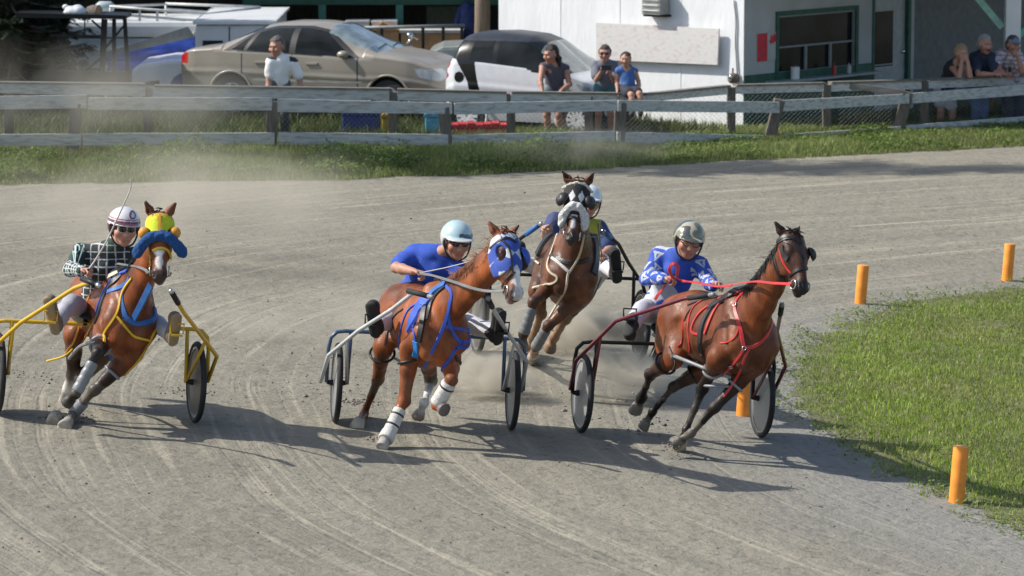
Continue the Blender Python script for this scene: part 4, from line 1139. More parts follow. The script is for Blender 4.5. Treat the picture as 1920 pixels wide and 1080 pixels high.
class Field:
    def __init__(s, prims, vox, pad=.05):
        lo = np.min([pbox(p, pad)[0] for p in prims if not p['sub']], 0); hi = np.max([pbox(p, pad)[1] for p in prims if not p['sub']], 0)
        s.lo = lo; s.vox = vox; s.n = np.ceil((hi - lo) / vox).astype(int) + 1
        s.f = np.full(s.n, .5, np.float32); s.prims = prims
        for p in prims:
            a, b = pbox(p, p['k'] + .03)
            i0 = np.clip(np.floor((a - lo) / vox).astype(int), 0, s.n); i1 = np.clip(np.ceil((b - lo) / vox).astype(int) + 1, 0, s.n)
            if np.any(i1 <= i0): continue
            P = s.pts(i0, i1); d = pdist(p, P).astype(np.float32)
            sl = tuple(slice(x, y) for x, y in zip(i0, i1)); F = s.f[sl]; k = p['k']
            if p['sub']:
                d = -d; h = np.maximum(k - np.abs(F - d), 0); s.f[sl] = np.maximum(F, d) + h * h / (4 * k)
            else:
                h = np.maximum(k - np.abs(F - d), 0); s.f[sl] = np.minimum(F, d) - h * h / (4 * k)
    def pts(s, i0=None, i1=None):
        if i0 is None: i0, i1 = np.zeros(3, int), s.n
        g = [s.lo[i] + np.arange(i0[i], i1[i]) * s.vox for i in range(3)]
        return np.stack(np.meshgrid(*g, indexing='ij'), -1).astype(np.float32)
    def mesh(s):
        f = s.f.copy()
        f[0] = f[-1] = .5; f[:, 0] = f[:, -1] = .5; f[:, :, 0] = f[:, :, -1] = .5
        g = openvdb.FloatGrid(.5); g.copyFromArray(np.clip(f, -.5, .5).astype(np.float64))
        v, q = g.convertToQuads(0.0)
        v = np.asarray(v, float) * s.vox + s.lo; q = np.asarray(q, int)
        a = v[q[:, 0]]; b = v[q[:, 1]]; c = v[q[:, 2]]
        if np.einsum('ij,ij->', a - s.lo, np.cross(b - s.lo, c - s.lo)) < 0: q = q[:, ::-1]
        return v, q
    def colours(s, v, sig=.015):
        ps = [p for p in s.prims if not isinstance(p['col'], int)]
        acc = np.zeros((len(v), 3)); ws = np.zeros(len(v)) + 1e-12
        for p in ps:
            w = np.exp(-np.clip(pdist(p, v), -.01, 2) / sig) + 1e-14
            acc += w[:, None] * np.array(p['col']); ws += w
        return acc / ws[:, None]
def wrinkles(P, f, amp, seed=0):
    r = np.random.default_rng(seed); o = 0
    for _ in range(7):
        k = r.normal(0, 1, 3); k = nrm(k) * r.uniform(f * .6, f * 1.8)
        o = o + np.sin(P @ k + r.uniform(0, 6)) * f / np.linalg.norm(k)
    return np.sign(o) * np.abs(o) ** .8 * amp / 2.2
def grow(name, prims, vox, m, parent, sig=.012, paint=None, wr=None, cut=None, label=None):
    F = Field(prims, vox)
    if wr or cut:
        P = F.pts()
        if wr: F.f += wrinkles(P, wr[1], wr[0], wr[2] if len(wr) > 2 else 0)
        if cut is not None: F.f = np.maximum(F.f, cut(P).astype(np.float32))
        del P
    v, q = F.mesh()
    c = F.colours(v, sig)
    if paint: c = paint(v, c)
    o = mesh_obj(name, v, q, m, parent, smooth=True, cols=np.clip(c, 0, 1), label=label)
    return o, v, q

M['skin'] = mat('skin', None, .5, attr=True, var=.06, scale=40, spec=.35)
M['cloth'] = mat('woven_cloth', None, .8, attr=True, var=.07, scale=50, bump=.25, bscale=220, sheen=.05)
M['shell'] = mat('painted_shell', None, .25, attr=True, var=.04, scale=20, coat=.5)
def coat_material():
    m = mat('horse_coat', None, .42, attr=True, var=.22, scale=9, spec=.32, bump=.16, bscale=90)
    t = m.node_tree; N, Lk = t.nodes, t.links; b = N['Principled BSDF']
    tc = N.new('ShaderNodeTexCoord'); n = N.new('ShaderNodeTexNoise'); n.inputs['Scale'].default_value = 13; n.inputs['Detail'].default_value = 6; n.inputs['Roughness'].default_value = .7
    Lk.new(tc.outputs['Object'], n.inputs['Vector'])
    mr = N.new('ShaderNodeMapRange'); mr.inputs[1].default_value = .35; mr.inputs[2].default_value = .65; mr.inputs[3].default_value = .30; mr.inputs[4].default_value = .66
    Lk.new(n.outputs[0], mr.inputs[0]); Lk.new(mr.outputs[0], b.inputs['Roughness'])
    return m
M['coat'] = coat_material()
M['hair'] = mat('hair_fibres', None, .55, attr=True, var=.3, scale=120, bump=.5, bscale=300)
M['lens'] = mat('dark_lens', (.012, .012, .014), .08, coat=.8)
M['fleece'] = mat('fleece', None, .95, attr=True, var=.22, scale=60, bump=1.0, bscale=130, sheen=.05)
M['leather'] = mat('black_leather', (.017, .016, .016), .45, var=.3, scale=30)
M['grey_strap'] = mat('grey_webbing', (.15, .155, .155), .6, var=.15)
M['eye'] = mat('wet_dark_eye', (.012, .008, .006), .04, coat=1)
M['steel'] = mat('bright_steel', (.6, .6, .6), .25, metal=1)

SKIN = (.50, .29, .205)
def frame3(z, x):
    z = nrm(z); x = nrm(np.asarray(x, float) - z * (np.asarray(x, float) @ z)); return x, np.cross(z, x), z
def hand_prims(wr, d, n, side, col, s=1.0, curl=.8, spread=.5):
    """wr wrist, d towards the knuckles, n out of the palm, side +1 thumb towards cross(d, n)"""
    d = nrm(d); n = nrm(n - d * (n @ d)); c = np.cross(d, n) * side
    P = [cone(wr, wr + d * .045 * s, .026 * s, .036 * s, col, .02, n, .55), cone(wr + d * .04 * s, wr + d * .075 * s, .037 * s, .038 * s, col, .015, n, .45)]
    for i, (o, L) in enumerate(((1.5, .9), (.5, 1.0), (-.5, .95), (-1.5, .75))):
        k = wr + d * (.086 - .006 * abs(o)) * s + c * o * .020 * s
        a1 = curl * .9 + .1 * i; a2 = curl * 2.0 + .1 * i; a3 = curl * 2.9
        L1, L2, L3 = .043 * L * s, .028 * L * s, .021 * L * s
        q1 = k + (d * math.cos(a1) + n * math.sin(a1)) * L1 + c * o * spread * .004 * s
        q2 = q1 + (d * math.cos(a2) + n * math.sin(a2)) * L2
        q3 = q2 + (d * math.cos(a3) + n * math.sin(a3)) * L3
        P += [cone(k - d * .012 * s, q1, .0105 * s, .0092 * s, col, .006), cone(q1, q2, .0092 * s, .0085 * s, col, .003), cone(q2, q3, .0085 * s, .0075 * s, col, .003)]
    t0 = wr + d * .03 * s + c * .030 * s; t1 = t0 + (d * .7 + c * .65 + n * .35) * .036 * s; t2 = t1 + (d * .75 + n * .6 - c * .1) * .030 * s
    P += [cone(t0, t1, .0145 * s, .0115 * s, col, .012), cone(t1, t2, .0112 * s, .0085 * s, col, .004)]
    return P
def head_prims(c, fwd, up, skin, s=1.0, chubby=0.0, brow=(.10, .06, .04)):
    """c centre of the head, fwd where the face looks"""
    x, y, z = frame3(up, fwd)                       # x face, y its left, z up
    Rm = np.stack([x, y, z], 1)
    g = lambda a, b, h: c + (x * a + y * b + z * h) * s
    lip = tuple(np.array(skin) * np.array((.85, .55, .55))); red = tuple(np.array(skin) * np.array((1.04, .86, .82)))
    P = [ellp(g(-.012, 0, .025), np.array((.098, .078, .098)) * s, Rm, skin, .03), ellp(g(.022, 0, -.035), np.array((.072, .062 + chubby, .085)) * s, Rm, skin, .03),
         ellp(g(.055, 0, -.090), np.array((.030, .030 + chubby, .026)) * s, Rm, skin, .025),
         cone(g(.088, 0, .018), g(.108, 0, -.028), .009 * s, .015 * s, skin, .016), ellp(g(.100, .012, -.031), .009 * s, None, skin, .008), ellp(g(.100, -.012, -.031), .009 * s, None, skin, .008),
         cone(g(.086, -.040, .032), g(.086, .040, .032), .011 * s, .011 * s, skin, .02)]
    for sd in (-1, 1):
        P += [ellp(g(.062, sd * .046, -.022), np.array((.032, .028, .028)) * s, Rm, red, .025),
              ellp(g(.087, sd * .034, .008), np.array((.014, .018, .011)) * s, Rm, 0, .010, True),
              ellp(g(.074, sd * .034, .008), .0125 * s, None, (.62, .58, .54), .003), ellp(g(.0835, sd * .034, .008), .0058 * s, None, (.03, .018, .012), .001),
              cone(g(.090, sd * .014, .031), g(.080, sd * .052, .030), .0065 * s, .005 * s, brow, .004),
              cone(g(.086, sd * .020, .0175), g(.079, sd * .050, .014), .005 * s, .004 * s, skin, .006),
              ellp(g(-.006, sd * .082, -.004), np.array((.020, .009, .033)) * s, Rm, skin, .008), ellp(g(.002, sd * .090, -.002), np.array((.009, .006, .018)) * s, Rm, 0, .006, True)]
    P += [cone(g(.086, -.020, -.062), g(.086, .020, -.062), .0065 * s, .0065 * s, lip, .005), cone(g(.084, -.017, -.073), g(.084, .017, -.073), .007 * s, .007 * s, lip, .005),
          cone(g(.095, -.018, -.0675), g(.095, .018, -.0675), .0022 * s, .0022 * s, 0, .003, sub=True)]
    return P, Rm
def body_prims(J, skin, s=1.0, girth=1.0):
    """J: joints in world space; returns prims by region"""
    up = nrm(J['neck'] - J['pelvis']); lat = nrm(J['shL'] - J['shR']); fw = nrm(np.cross(lat, up))
    lat = nrm(np.cross(up, fw)); T = np.stack([fw, lat, up], 1)
    ch = J['pelvis'] + (J['neck'] - J['pelvis']) * .68; wa = J['pelvis'] + (J['neck'] - J['pelvis']) * .33
    torso = [ellp(ch, np.array((.115 * girth, .158 * girth, .19)) * s, T, skin, .06), ellp(wa, np.array((.105 * girth, .138 * girth, .15)) * s, T, skin, .06), ellp(J['pelvis'] + up * .03, np.array((.115 * girth, .158 * girth, .12)) * s, T, skin, .05),
             cone(J['neck'] - up * .02 * s, J['shL'], .07 * s, .055 * s, skin, .04), cone(J['neck'] - up * .02 * s, J['shR'], .07 * s, .055 * s, skin, .04)]
    neck = [cone(J['neck'] - up * .03, J['head'] - up * .02, .056 * s, .052 * s, skin, .03)]
    arms = {}; legs = {}
    for q in 'LR':
        arms['u' + q] = [cone(J['sh' + q], J['el' + q], .056 * s, .043 * s, skin, .03)]
        arms['f' + q] = [cone(J['el' + q], J['el' + q] + (J['wr' + q] - J['el' + q]) * .35, .041 * s, .042 * s, skin, .02), cone(J['el' + q] + (J['wr' + q] - J['el' + q]) * .35, J['wr' + q], .042 * s, .028 * s, skin, .02)]
        if 'kn' + q in J:
            hp = J['pelvis'] + lat * (.09 if q == 'L' else -.09) * s
            legs['t' + q] = [cone(hp, J['kn' + q], .088 * s, .058 * s, skin, .04)]
            mid = J['kn' + q] + (J['an' + q] - J['kn' + q]) * .3
            legs['c' + q] = [cone(J['kn' + q], mid, .056 * s, .058 * s, skin, .025), cone(mid, J['an' + q], .058 * s, .036 * s, skin, .02)]
            legs['s' + q] = [cone(J['an' + q], J['to' + q], .040 * s, .032 * s, skin, .02), ellp(J['an' + q] - nrm(J['to' + q] - J['an' + q]) * .03 * s, .042 * s, None, skin, .02)]
    return torso, neck, arms, legs, T

# ------------------------------------------------------------------ horses
HOOF_D = (.055, .05, .045); HOOF_L = (.40, .35, .28)
def horse_frame(wpx, wpy, Y, head_deg, lean_deg, pitch_deg=0.0, size=1.0):
    a = R(head_deg); l = R(lean_deg); pt = R(pitch_deg)
    f = V(math.sin(a), -math.cos(a), 0); la = np.cross(ZUP, f)
    up = ZUP * math.cos(l) + la * math.sin(l); la = la * math.cos(l) - ZUP * math.sin(l)
    f, up = f * math.cos(pt) + up * math.sin(pt), up * math.cos(pt) - f * math.sin(pt)
    Rm = np.stack([f, la, up], 1)
    O = W(wpx, wpy, Y) - Rm @ (V(.30, 0, 1.54) * size)
    return lambda a_, b_, c_: O + Rm @ (V(a_, b_, c_) * size), Rm, O
def build_horse(t, G, Rm, poll, muz, faced, legs, C, size=1.0, vox=.011, mane=None):
    """legs: dict with keys rf lf rh lh -> list of world joints; C: colours"""
    f, la, up = Rm[:, 0], Rm[:, 1], Rm[:, 2]
    body, dark = C['body'], C['dark']
    S = size
    P = [ellp(G(.22, 0, 1.11), V(.42, .208, .325) * S, Rm, body, .10), ellp(G(-.16, 0, 1.14), V(.48, .225, .265) * S, Rm, body, .11), ellp(G(-.56, 0, 1.20), V(.33, .205, .215) * S, Rm, body, .12),
         ellp(G(.46, 0, 1.10), V(.24, .178, .265) * S, Rm, body, .10), ellp(G(.33, 0, 1.42), V(.26, .06, .10) * S, Rm, body, .12), ellp(G(-.48, 0, 1.335), V(.30, .115, .105) * S, Rm, body, .10),
         cone(G(-.1, 0, 1.31), G(-.5, 0, 1.35), .12 * S, .10 * S, body, .10)]
    for s in (-1, 1):
        P += [ellp(G(-.60, s * .12, 1.22), V(.24, .125, .20) * S, Rm, body, .06), ellp(G(-.71, s * .12, 1.06), V(.14, .098, .19) * S, Rm, body, .06),
              cone(G(.36, s * .10, 1.40), G(.57, s * .125, 1.06), .075 * S, .098 * S, body, .07), ellp(G(.50, s * .128, 1.13), V(.13, .08, .15) * S, Rm, body, .05),
              cone(G(.56, s * .128, 1.05), G(.36, s * .155, .92), .098 * S, .092 * S, body, .06), ellp(G(.40, s * .155, 1.08), V(.12, .065, .16) * S, Rm, body, .05),
              ellp(G(.60, s * .085, .99), V(.10, .080, .14) * S, Rm, body, .04),
              cone(G(.20, s * .235, 1.36), G(.24, s * .235, .98), .016, .020, 0, .07, sub=True), cone(G(-.36, s * .235, 1.18), G(-.30, s * .22, .98), .02, .02, 0, .08, sub=True),
              cone(G(.47, s * .235, 1.24), G(.56, s * .235, 1.02), .022, .012, 0, .05, sub=True), cone(G(-.74, s * .215, 1.30), G(-.60, s * .235, 1.02), .012, .018, 0, .05, sub=True)]
    P.append(cone(G(.745, 0, 1.12), G(.70, 0, .92), .012, .016, 0, .05, sub=True))
    # neck
    ax = nrm(muz - poll); HL = np.linalg.norm(muz - poll)
    hx, hy, hz = frame3(ax, faced)              # hx face, hy lateral, hz poll->muzzle
    hl = hy
    if hl @ la < 0: hl = -hl
    P0 = G(.36, 0, 1.21); P3 = poll + ax * .10 - hx * .035
    P1 = P0 + (f * .62 + up * .30) * .40 * S; P2 = P3 - (P3 - P0) * .22 - hx * .03 - up * .03
    B = lambda u: P0 * (1 - u) ** 3 + 3 * P1 * u * (1 - u) ** 2 + 3 * P2 * u * u * (1 - u) + P3 * u ** 3
    us = [0, .22, .42, .60, .78, .93]; rs = [.250, .200, .166, .146, .130, .116]; wf = [.66, .60, .56, .56, .60, .68]
    for i in range(5):
        d = B(us[i + 1]) - B(us[i]); lw = nrm(la * (1 - us[i]) + hl * us[i])
        P.append(cone(B(us[i]), B(us[i + 1]), rs[i] * S, rs[i + 1] * S, body, .07, lw, (wf[i] + wf[i + 1]) / 2))
    k = HL / .58 * 1.0
    k = max(k, .9)
    H = lambda a, b, c: poll + ax * a * HL / .58 + hx * b * S + hl * c * S
    RH = np.stack([ax, hx, hl], 1)
    face, muzz, blaze = C.get('face', body), C.get('muzzle', dark), C.get('blaze')
    P += [ellp(H(.08, -.01, 0), V(.12, .105, .095) * S, RH, body, .05), cone(H(.07, .015, 0), H(.26, .012, 0), .098 * S, .088 * S, face, .04, hl, .98),
          ellp(H(.20, -.085, .048), V(.13, .085, .038) * S, RH, body, .04), ellp(H(.20, -.085, -.048), V(.13, .085, .038) * S, RH, body, .04),
          cone(H(.26, .014, 0), H(.47, .012, 0), .084 * S, .060 * S, face, .04, hl, .80), cone(H(.28, -.07, 0), H(.48, -.05, 0), .055 * S, .042 * S, face, .04, hl, .8),
          ellp(H(.525, -.004, 0), V(.075, .066, .056) * S, RH, muzz, .04), ellp(H(.535, .030, .034), V(.045, .032, .026) * S, RH, muzz, .025), ellp(H(.535, .030, -.034), V(.045, .032, .026) * S, RH, muzz, .025),
          ellp(H(.535, -.062, 0), V(.050, .034, .040) * S, RH, C.get('chin', muzz), .025), cone(H(.585, -.030, -.03), H(.585, -.030, .03), .006, .006, 0, .012, sub=True)]
    for s in (-1, 1):
        P += [ellp(H(.552, .050, s * .043), V(.027, .013, .014) * S, RH, (.015, .01, .01), .010, True), ellp(H(.545, .036, s * .043), V(.012, .012, .010) * S, RH, (.012, .008, .008), .004),
              ellp(H(.19, .052, s * .078), V(.042, .028, .026) * S, RH, tuple(np.array(face) * .35), .03), cone(H(.25, -.01, s * .07), H(.36, -.02, s * .055), .016 * S, .010 * S, face, .03)]
        e0 = H(-.01, .02, s * .058); ed = C['ears'][0 if s < 0 else 1]
        e1 = e0 + (ed - e0) * .38; e2 = ed
        nrm_e = nrm(hx * .8 + hl * s * .5)
        P += [cone(e0, e1, .034 * S, .037 * S, C.get('ear', body), .02, nrm_e, .72), cone(e1, e2, .037 * S, .010 * S, C.get('ear', body), .012, nrm_e, .72),
              cone(e0 + (e2 - e0) * .2 + nrm_e * .030, e0 + (e2 - e0) * .78 + nrm_e * .020, .016 * S, .006 * S, (.03, .02, .018), .008, sub=True)]
    # legs
    for key, J in legs.items():
        lc = C['legs'].get(key, {}); lo = lc.get('low', dark); hi = lc.get('high', body); past = lc.get('pastern', lo); hoof = lc.get('hoof', HOOF_D); knee = lc.get('knee', lo)
        if key[1] == 'f':
            e, kn, ft, cr, toe = J
            m_ = e + (kn - e) * .4
            P += [cone(e, m_, .088 * S, .066 * S, hi, .05), cone(m_, kn, .066 * S, .044 * S, lc.get('mid', hi), .03), ellp(kn, .050 * S, None, knee, .025)]
        else:
            hp, st, kn, ft, cr, toe = J
            m_ = st + (kn - st) * .45
            P += [cone(hp, st, .150 * S, .105 * S, hi, .07, la, .75), cone(st, m_, .098 * S, .072 * S, hi, .05, la, .8), cone(m_, kn, .070 * S, .046 * S, lc.get('mid', hi), .03), ellp(kn, .052 * S, None, knee, .02)]
            hk = nrm((kn - m_) + (kn - ft)); P.append(ellp(kn + hk * .028, .034 * S, None, knee, .025))
        cm = kn + (ft - kn) * .5
        P += [cone(kn, cm, .040 * S, .032 * S, lo, .025), cone(cm, ft, .032 * S, .034 * S, lo, .02), ellp(ft, .043 * S, None, lc.get('fet', lo), .02), cone(ft, cr, .034 * S, .036 * S, past, .02)]
        d = nrm(toe - cr); P += [frus(cr - d * .005, toe, .044 * S, .060 * S, hoof, .010)]
    F = Field(P, vox)
    pts_ = F.pts(); F.f += wrinkles(pts_, 15, .0055, 77) + wrinkles(pts_, 40, .0020, 78); del pts_
    v, q = F.mesh(); c = F.colours(v, .012)
    # hair texture direction is left to the coat material; markings are painted by shape
    if blaze is not None:
        loc = (v - poll) @ RH; a_ = loc[:, 0] / HL * .58
        for (a0, a1, w0, w1, off) in blaze:
            wd = np.interp(a_, [a0, a1], [w0, w1]) * (1 + .25 * np.sin(a_ * 60))
            mk = sstep(.010, -.006, np.abs(loc[:, 2] - off) - wd) * sstep(-.015, .01, a_ - a0) * sstep(-.015, .01, a1 - a_) * (loc[:, 1] > .015)
            c = c * (1 - mk[:, None]) + np.array(C.get('white', (.62, .58, .54))) * mk[:, None]
    c = c * (1 + .30 * wrinkles(v, 7, 1, 51) + .22 * wrinkles(v, 30, 1, 52) + .16 * wrinkles(v * V(1, 1, .25), 150, 1, 53))[:, None].clip(.45, 1.6)
    hgt = v[:, 2] - gz(v[:, 0], v[:, 1])
    dirt = (sstep(.62, .05, hgt) * .55 + sstep(1.15, .75, hgt) * .10) * sstep(-.25, .45, wrinkles(v, 22, 1, 54) + .3 * wrinkles(v, 70, 1, 55))
    c = c * (1 - dirt[:, None]) + np.array((.20, .17, .13)) * dirt[:, None]
    if C.get('paint'): c = C['paint'](v, c, H)
    bo = mesh_obj('body', v, q, M['coat'], t, smooth=True, cols=np.clip(c, 0, 1))
    for s in (-1, 1):
        MB().ell(H(.19, .060, s * .088), V(.022, .018, .016) * S, RH, 12, 8).build('eye', M['eye'], t, smooth=True)
    bvh = BVHTree.FromPolygons([tuple(p) for p in v], [tuple(int(i) for i in f_) for f_ in q])
    # tail
    ts = G(-.90, 0, 1.26); m = MB(); r_ = np.random.default_rng(5)
    for i in range(46):
        o = r_.normal(0, .022, 3); L = r_.uniform(.34, .55); sw = r_.normal(0, .07)
        pts = [ts + o + (-f * (.10 * u_ + .28 * u_ * u_) - up * (.9 * u_ * u_ * .8) + la * sw * u_) * L for u_ in (0, .2, .4, .6, .8, 1)]
        m.tube(pts, [.014, .018, .016, .014, .010, .002], 4)
    o = m.build('tail', M['hair'], t, smooth=True); paint_all(o, C['mane'])
    # mane: strands along the crest
    m = MB(); fl = C.get('flow', (-.6, .2, .3))
    for i in range(C.get('strands', 90)):
        u_ = r_.uniform(.30, .97); b0 = B(u_); d_ = nrm(B(min(u_ + .03, 1)) - B(u_ - .03)); n_ = nrm(np.cross(d_, la)); 
        if n_ @ (up - f * .6) < 0: n_ = -n_
        ri = np.interp(u_, us, rs); b0 = b0 + n_ * ri * .96 * S
        L = r_.uniform(.6, 1.2) * C.get('mane_len', .13); w_ = f * fl[0] + la * (fl[1] + r_.normal(0, .25)) + up * (fl[2] + r_.normal(0, .3))
        sd_ = C.get('side', -1); wi = C.get('wild', .2); ww_ = .56 * ri * .9
        if r_.random() < wi: cv_ = r_.normal(0, .25, 3); pts = [b0 + n_ * .20 * L * x_ * (1 - x_ * .8) + w_ * L * x_ ** 1.3 + cv_ * L * (x_ * (1 - x_)) - up * .35 * L * x_ ** 3 for x_ in (0, .3, .65, 1)]
        else:
            k_ = r_.normal(-.25, .3)
            pts = [b0 + n_ * (.012 + .012 * r_.random()) * (1 - x_) + la * sd_ * (ww_ * min(1.25 * x_, 1) * 1.06 + .022) + n_ * .02 - n_ * L * 1.15 * x_ * x_ + d_ * k_ * L * x_ for x_ in (0, .3, .65, 1)]
        m.tube(pts, [.0035, .005, .0035, .001], 3)
    for i in range(C.get('forelock', 16)):
        b0 = H(r_.uniform(-.05, .01), .06, r_.normal(0, .025)); L = r_.uniform(.06, .14)
        w_ = nrm(ax * r_.uniform(.1, .9) + hx * r_.uniform(.2, .8) + hl * r_.normal(-.3, .4))
        m.tube([b0, b0 + w_ * L * .5 + hx * .01, b0 + w_ * L], [.007, .006, .001], 4)
    o = m.build('mane', M['hair'], t, smooth=True); paint_all(o, C['mane'])
    return dict(t=t, bvh=bvh, H=H, RH=RH, G=G, Rm=Rm, P=P, hl=hl, hx=hx, ax=ax, B=B, legs=legs)
def paint_all(o, col):
    a = o.data.color_attributes.new('Col', 'FLOAT_COLOR', 'POINT')
    c = np.ones((len(o.data.vertices), 4), np.float32); c[:, :3] = col
    a.data.foreach_set('color', c.ravel())
def drape_pts(bvh, pix, off=.006, Y=30.0, stepn=6, bridge=False):
    """pixels on the photo -> points resting on the mesh; runs that fall on another surface are dropped"""
    pp = spline([V(a[0], a[1], 0) for a in pix], stepn) if len(pix) > 2 else [V(pix[0][0] + (pix[1][0] - pix[0][0]) * i / 12, pix[0][1] + (pix[1][1] - pix[0][1]) * i / 12, 0) for i in range(13)]
    runs = [[]]
    last = None
    for p in pp:
        d = ray(p[0], p[1]); h = bvh.ray_cast(Vector(CP), Vector(d))
        if h[0] is None:
            q = CP + d * ((last[1] if last is not None else Y) / d[1]); h = bvh.find_nearest(Vector(q))
        c, n = np.array(h[0]), np.array(h[1])
        if n @ d > 0: n = -n
        if last is not None and np.linalg.norm(c - last) > .22 and not bridge: runs.append([])
        runs[-1].append((c, n)); last = c
    r = max(runs, key=len)
    A = np.array([a for a, _ in r]); N_ = np.array([b for _, b in r])
    for _ in range(3):
        if len(A) > 2: A[1:-1] = .25 * A[:-2] + .5 * A[1:-1] + .25 * A[2:]
    for _ in range(5):
        if len(N_) > 2: N_[1:-1] = .25 * N_[:-2] + .5 * N_[1:-1] + .25 * N_[2:]
    return [a + nrm(n) * off for a, n in zip(A, N_)], [nrm(n) for n in N_]
def strap(h, name, pix, w, m, t=.007, off=.003, Y=30.0, bridge=False):
    p, n = drape_pts(h['bvh'], pix, off, Y, bridge=bridge)
    if len(p) < 2: return None
    return MB().ribbon(p, n, w, t).build(name, m, h['t'])
def ring_on(h, name, px, py, r, m, Y=30.0):
    p, n = drape_pts(h['bvh'], [(px, py), (px + 1, py + 1)], .012, Y)
    u = nrm(np.cross(n[0], ZUP)); w = np.cross(n[0], u)
    return MB().tube([p[0] + (u * math.cos(a) + w * math.sin(a)) * r for a in np.linspace(0, 2 * math.pi, 17)[:-1]], r * .22, 6, closed=True).build(name, m, h['t'], smooth=True)
def leg_loop(h, name, a, b, fr, r, tube_r, m, tilt=(0, 0, 0)):
    c = a + (b - a) * fr; d = nrm(nrm(b - a) + np.array(tilt)); u = nrm(np.cross(d, V(0, 1, .2))); w = np.cross(d, u)
    MB().tube([c + (u * math.cos(q) + w * math.sin(q)) * r for q in np.linspace(0, 2 * math.pi, 25)[:-1]], tube_r, 8, closed=True).build(name, m, h['t'], smooth=True)
    return c
def wrap(h, name, a, b, f0, f1, r0, r1, col, m=None, rings=()):
    p0 = a + (b - a) * f0; p1 = a + (b - a) * f1
    P = [frus(p0, p1, r0, r1, col, .01)]
    n = 4
    for i in range(n):
        q = p0 + (p1 - p0) * (i + .5) / n; rr = r0 + (r1 - r0) * (i + .5) / n
        P.append(frus(q - nrm(p1 - p0) * .018, q + nrm(p1 - p0) * .018, rr + .003, rr + .002, col, .006))
    o, _, _ = grow(name, P, .008, m or M['cloth'], h['t'])
    for fr in rings:
        q = p0 + (p1 - p0) * fr; rr = r0 + (r1 - r0) * fr + .004
        MB().lathe([(rr, -.008), (rr + .002, 0), (rr, .008)], q, p1 - p0, 18).build('strap', M['leather'], o, smooth=True)
    return o
def fleece_roll(h, pts, r, col, name='noseband'):
    P = []; pts = spline(pts, 3)
    for i in range(len(pts) - 1): P.append(cone(pts[i], pts[i + 1], r, r, col, .02))
    return grow(name, P, .0085, M['fleece'], h['t'], wr=(.005, 130, 3))[0]
def bit_ring(h, p, r=.036):
    n = h['hl']; u = h['ax']; w = h['hx']
    MB().tube([p + (u * math.cos(a) + w * math.sin(a)) * r for a in np.linspace(0, 2 * math.pi, 17)[:-1]], .006, 6, closed=True).build('bit_ring', M['steel'], h['t'], smooth=True)

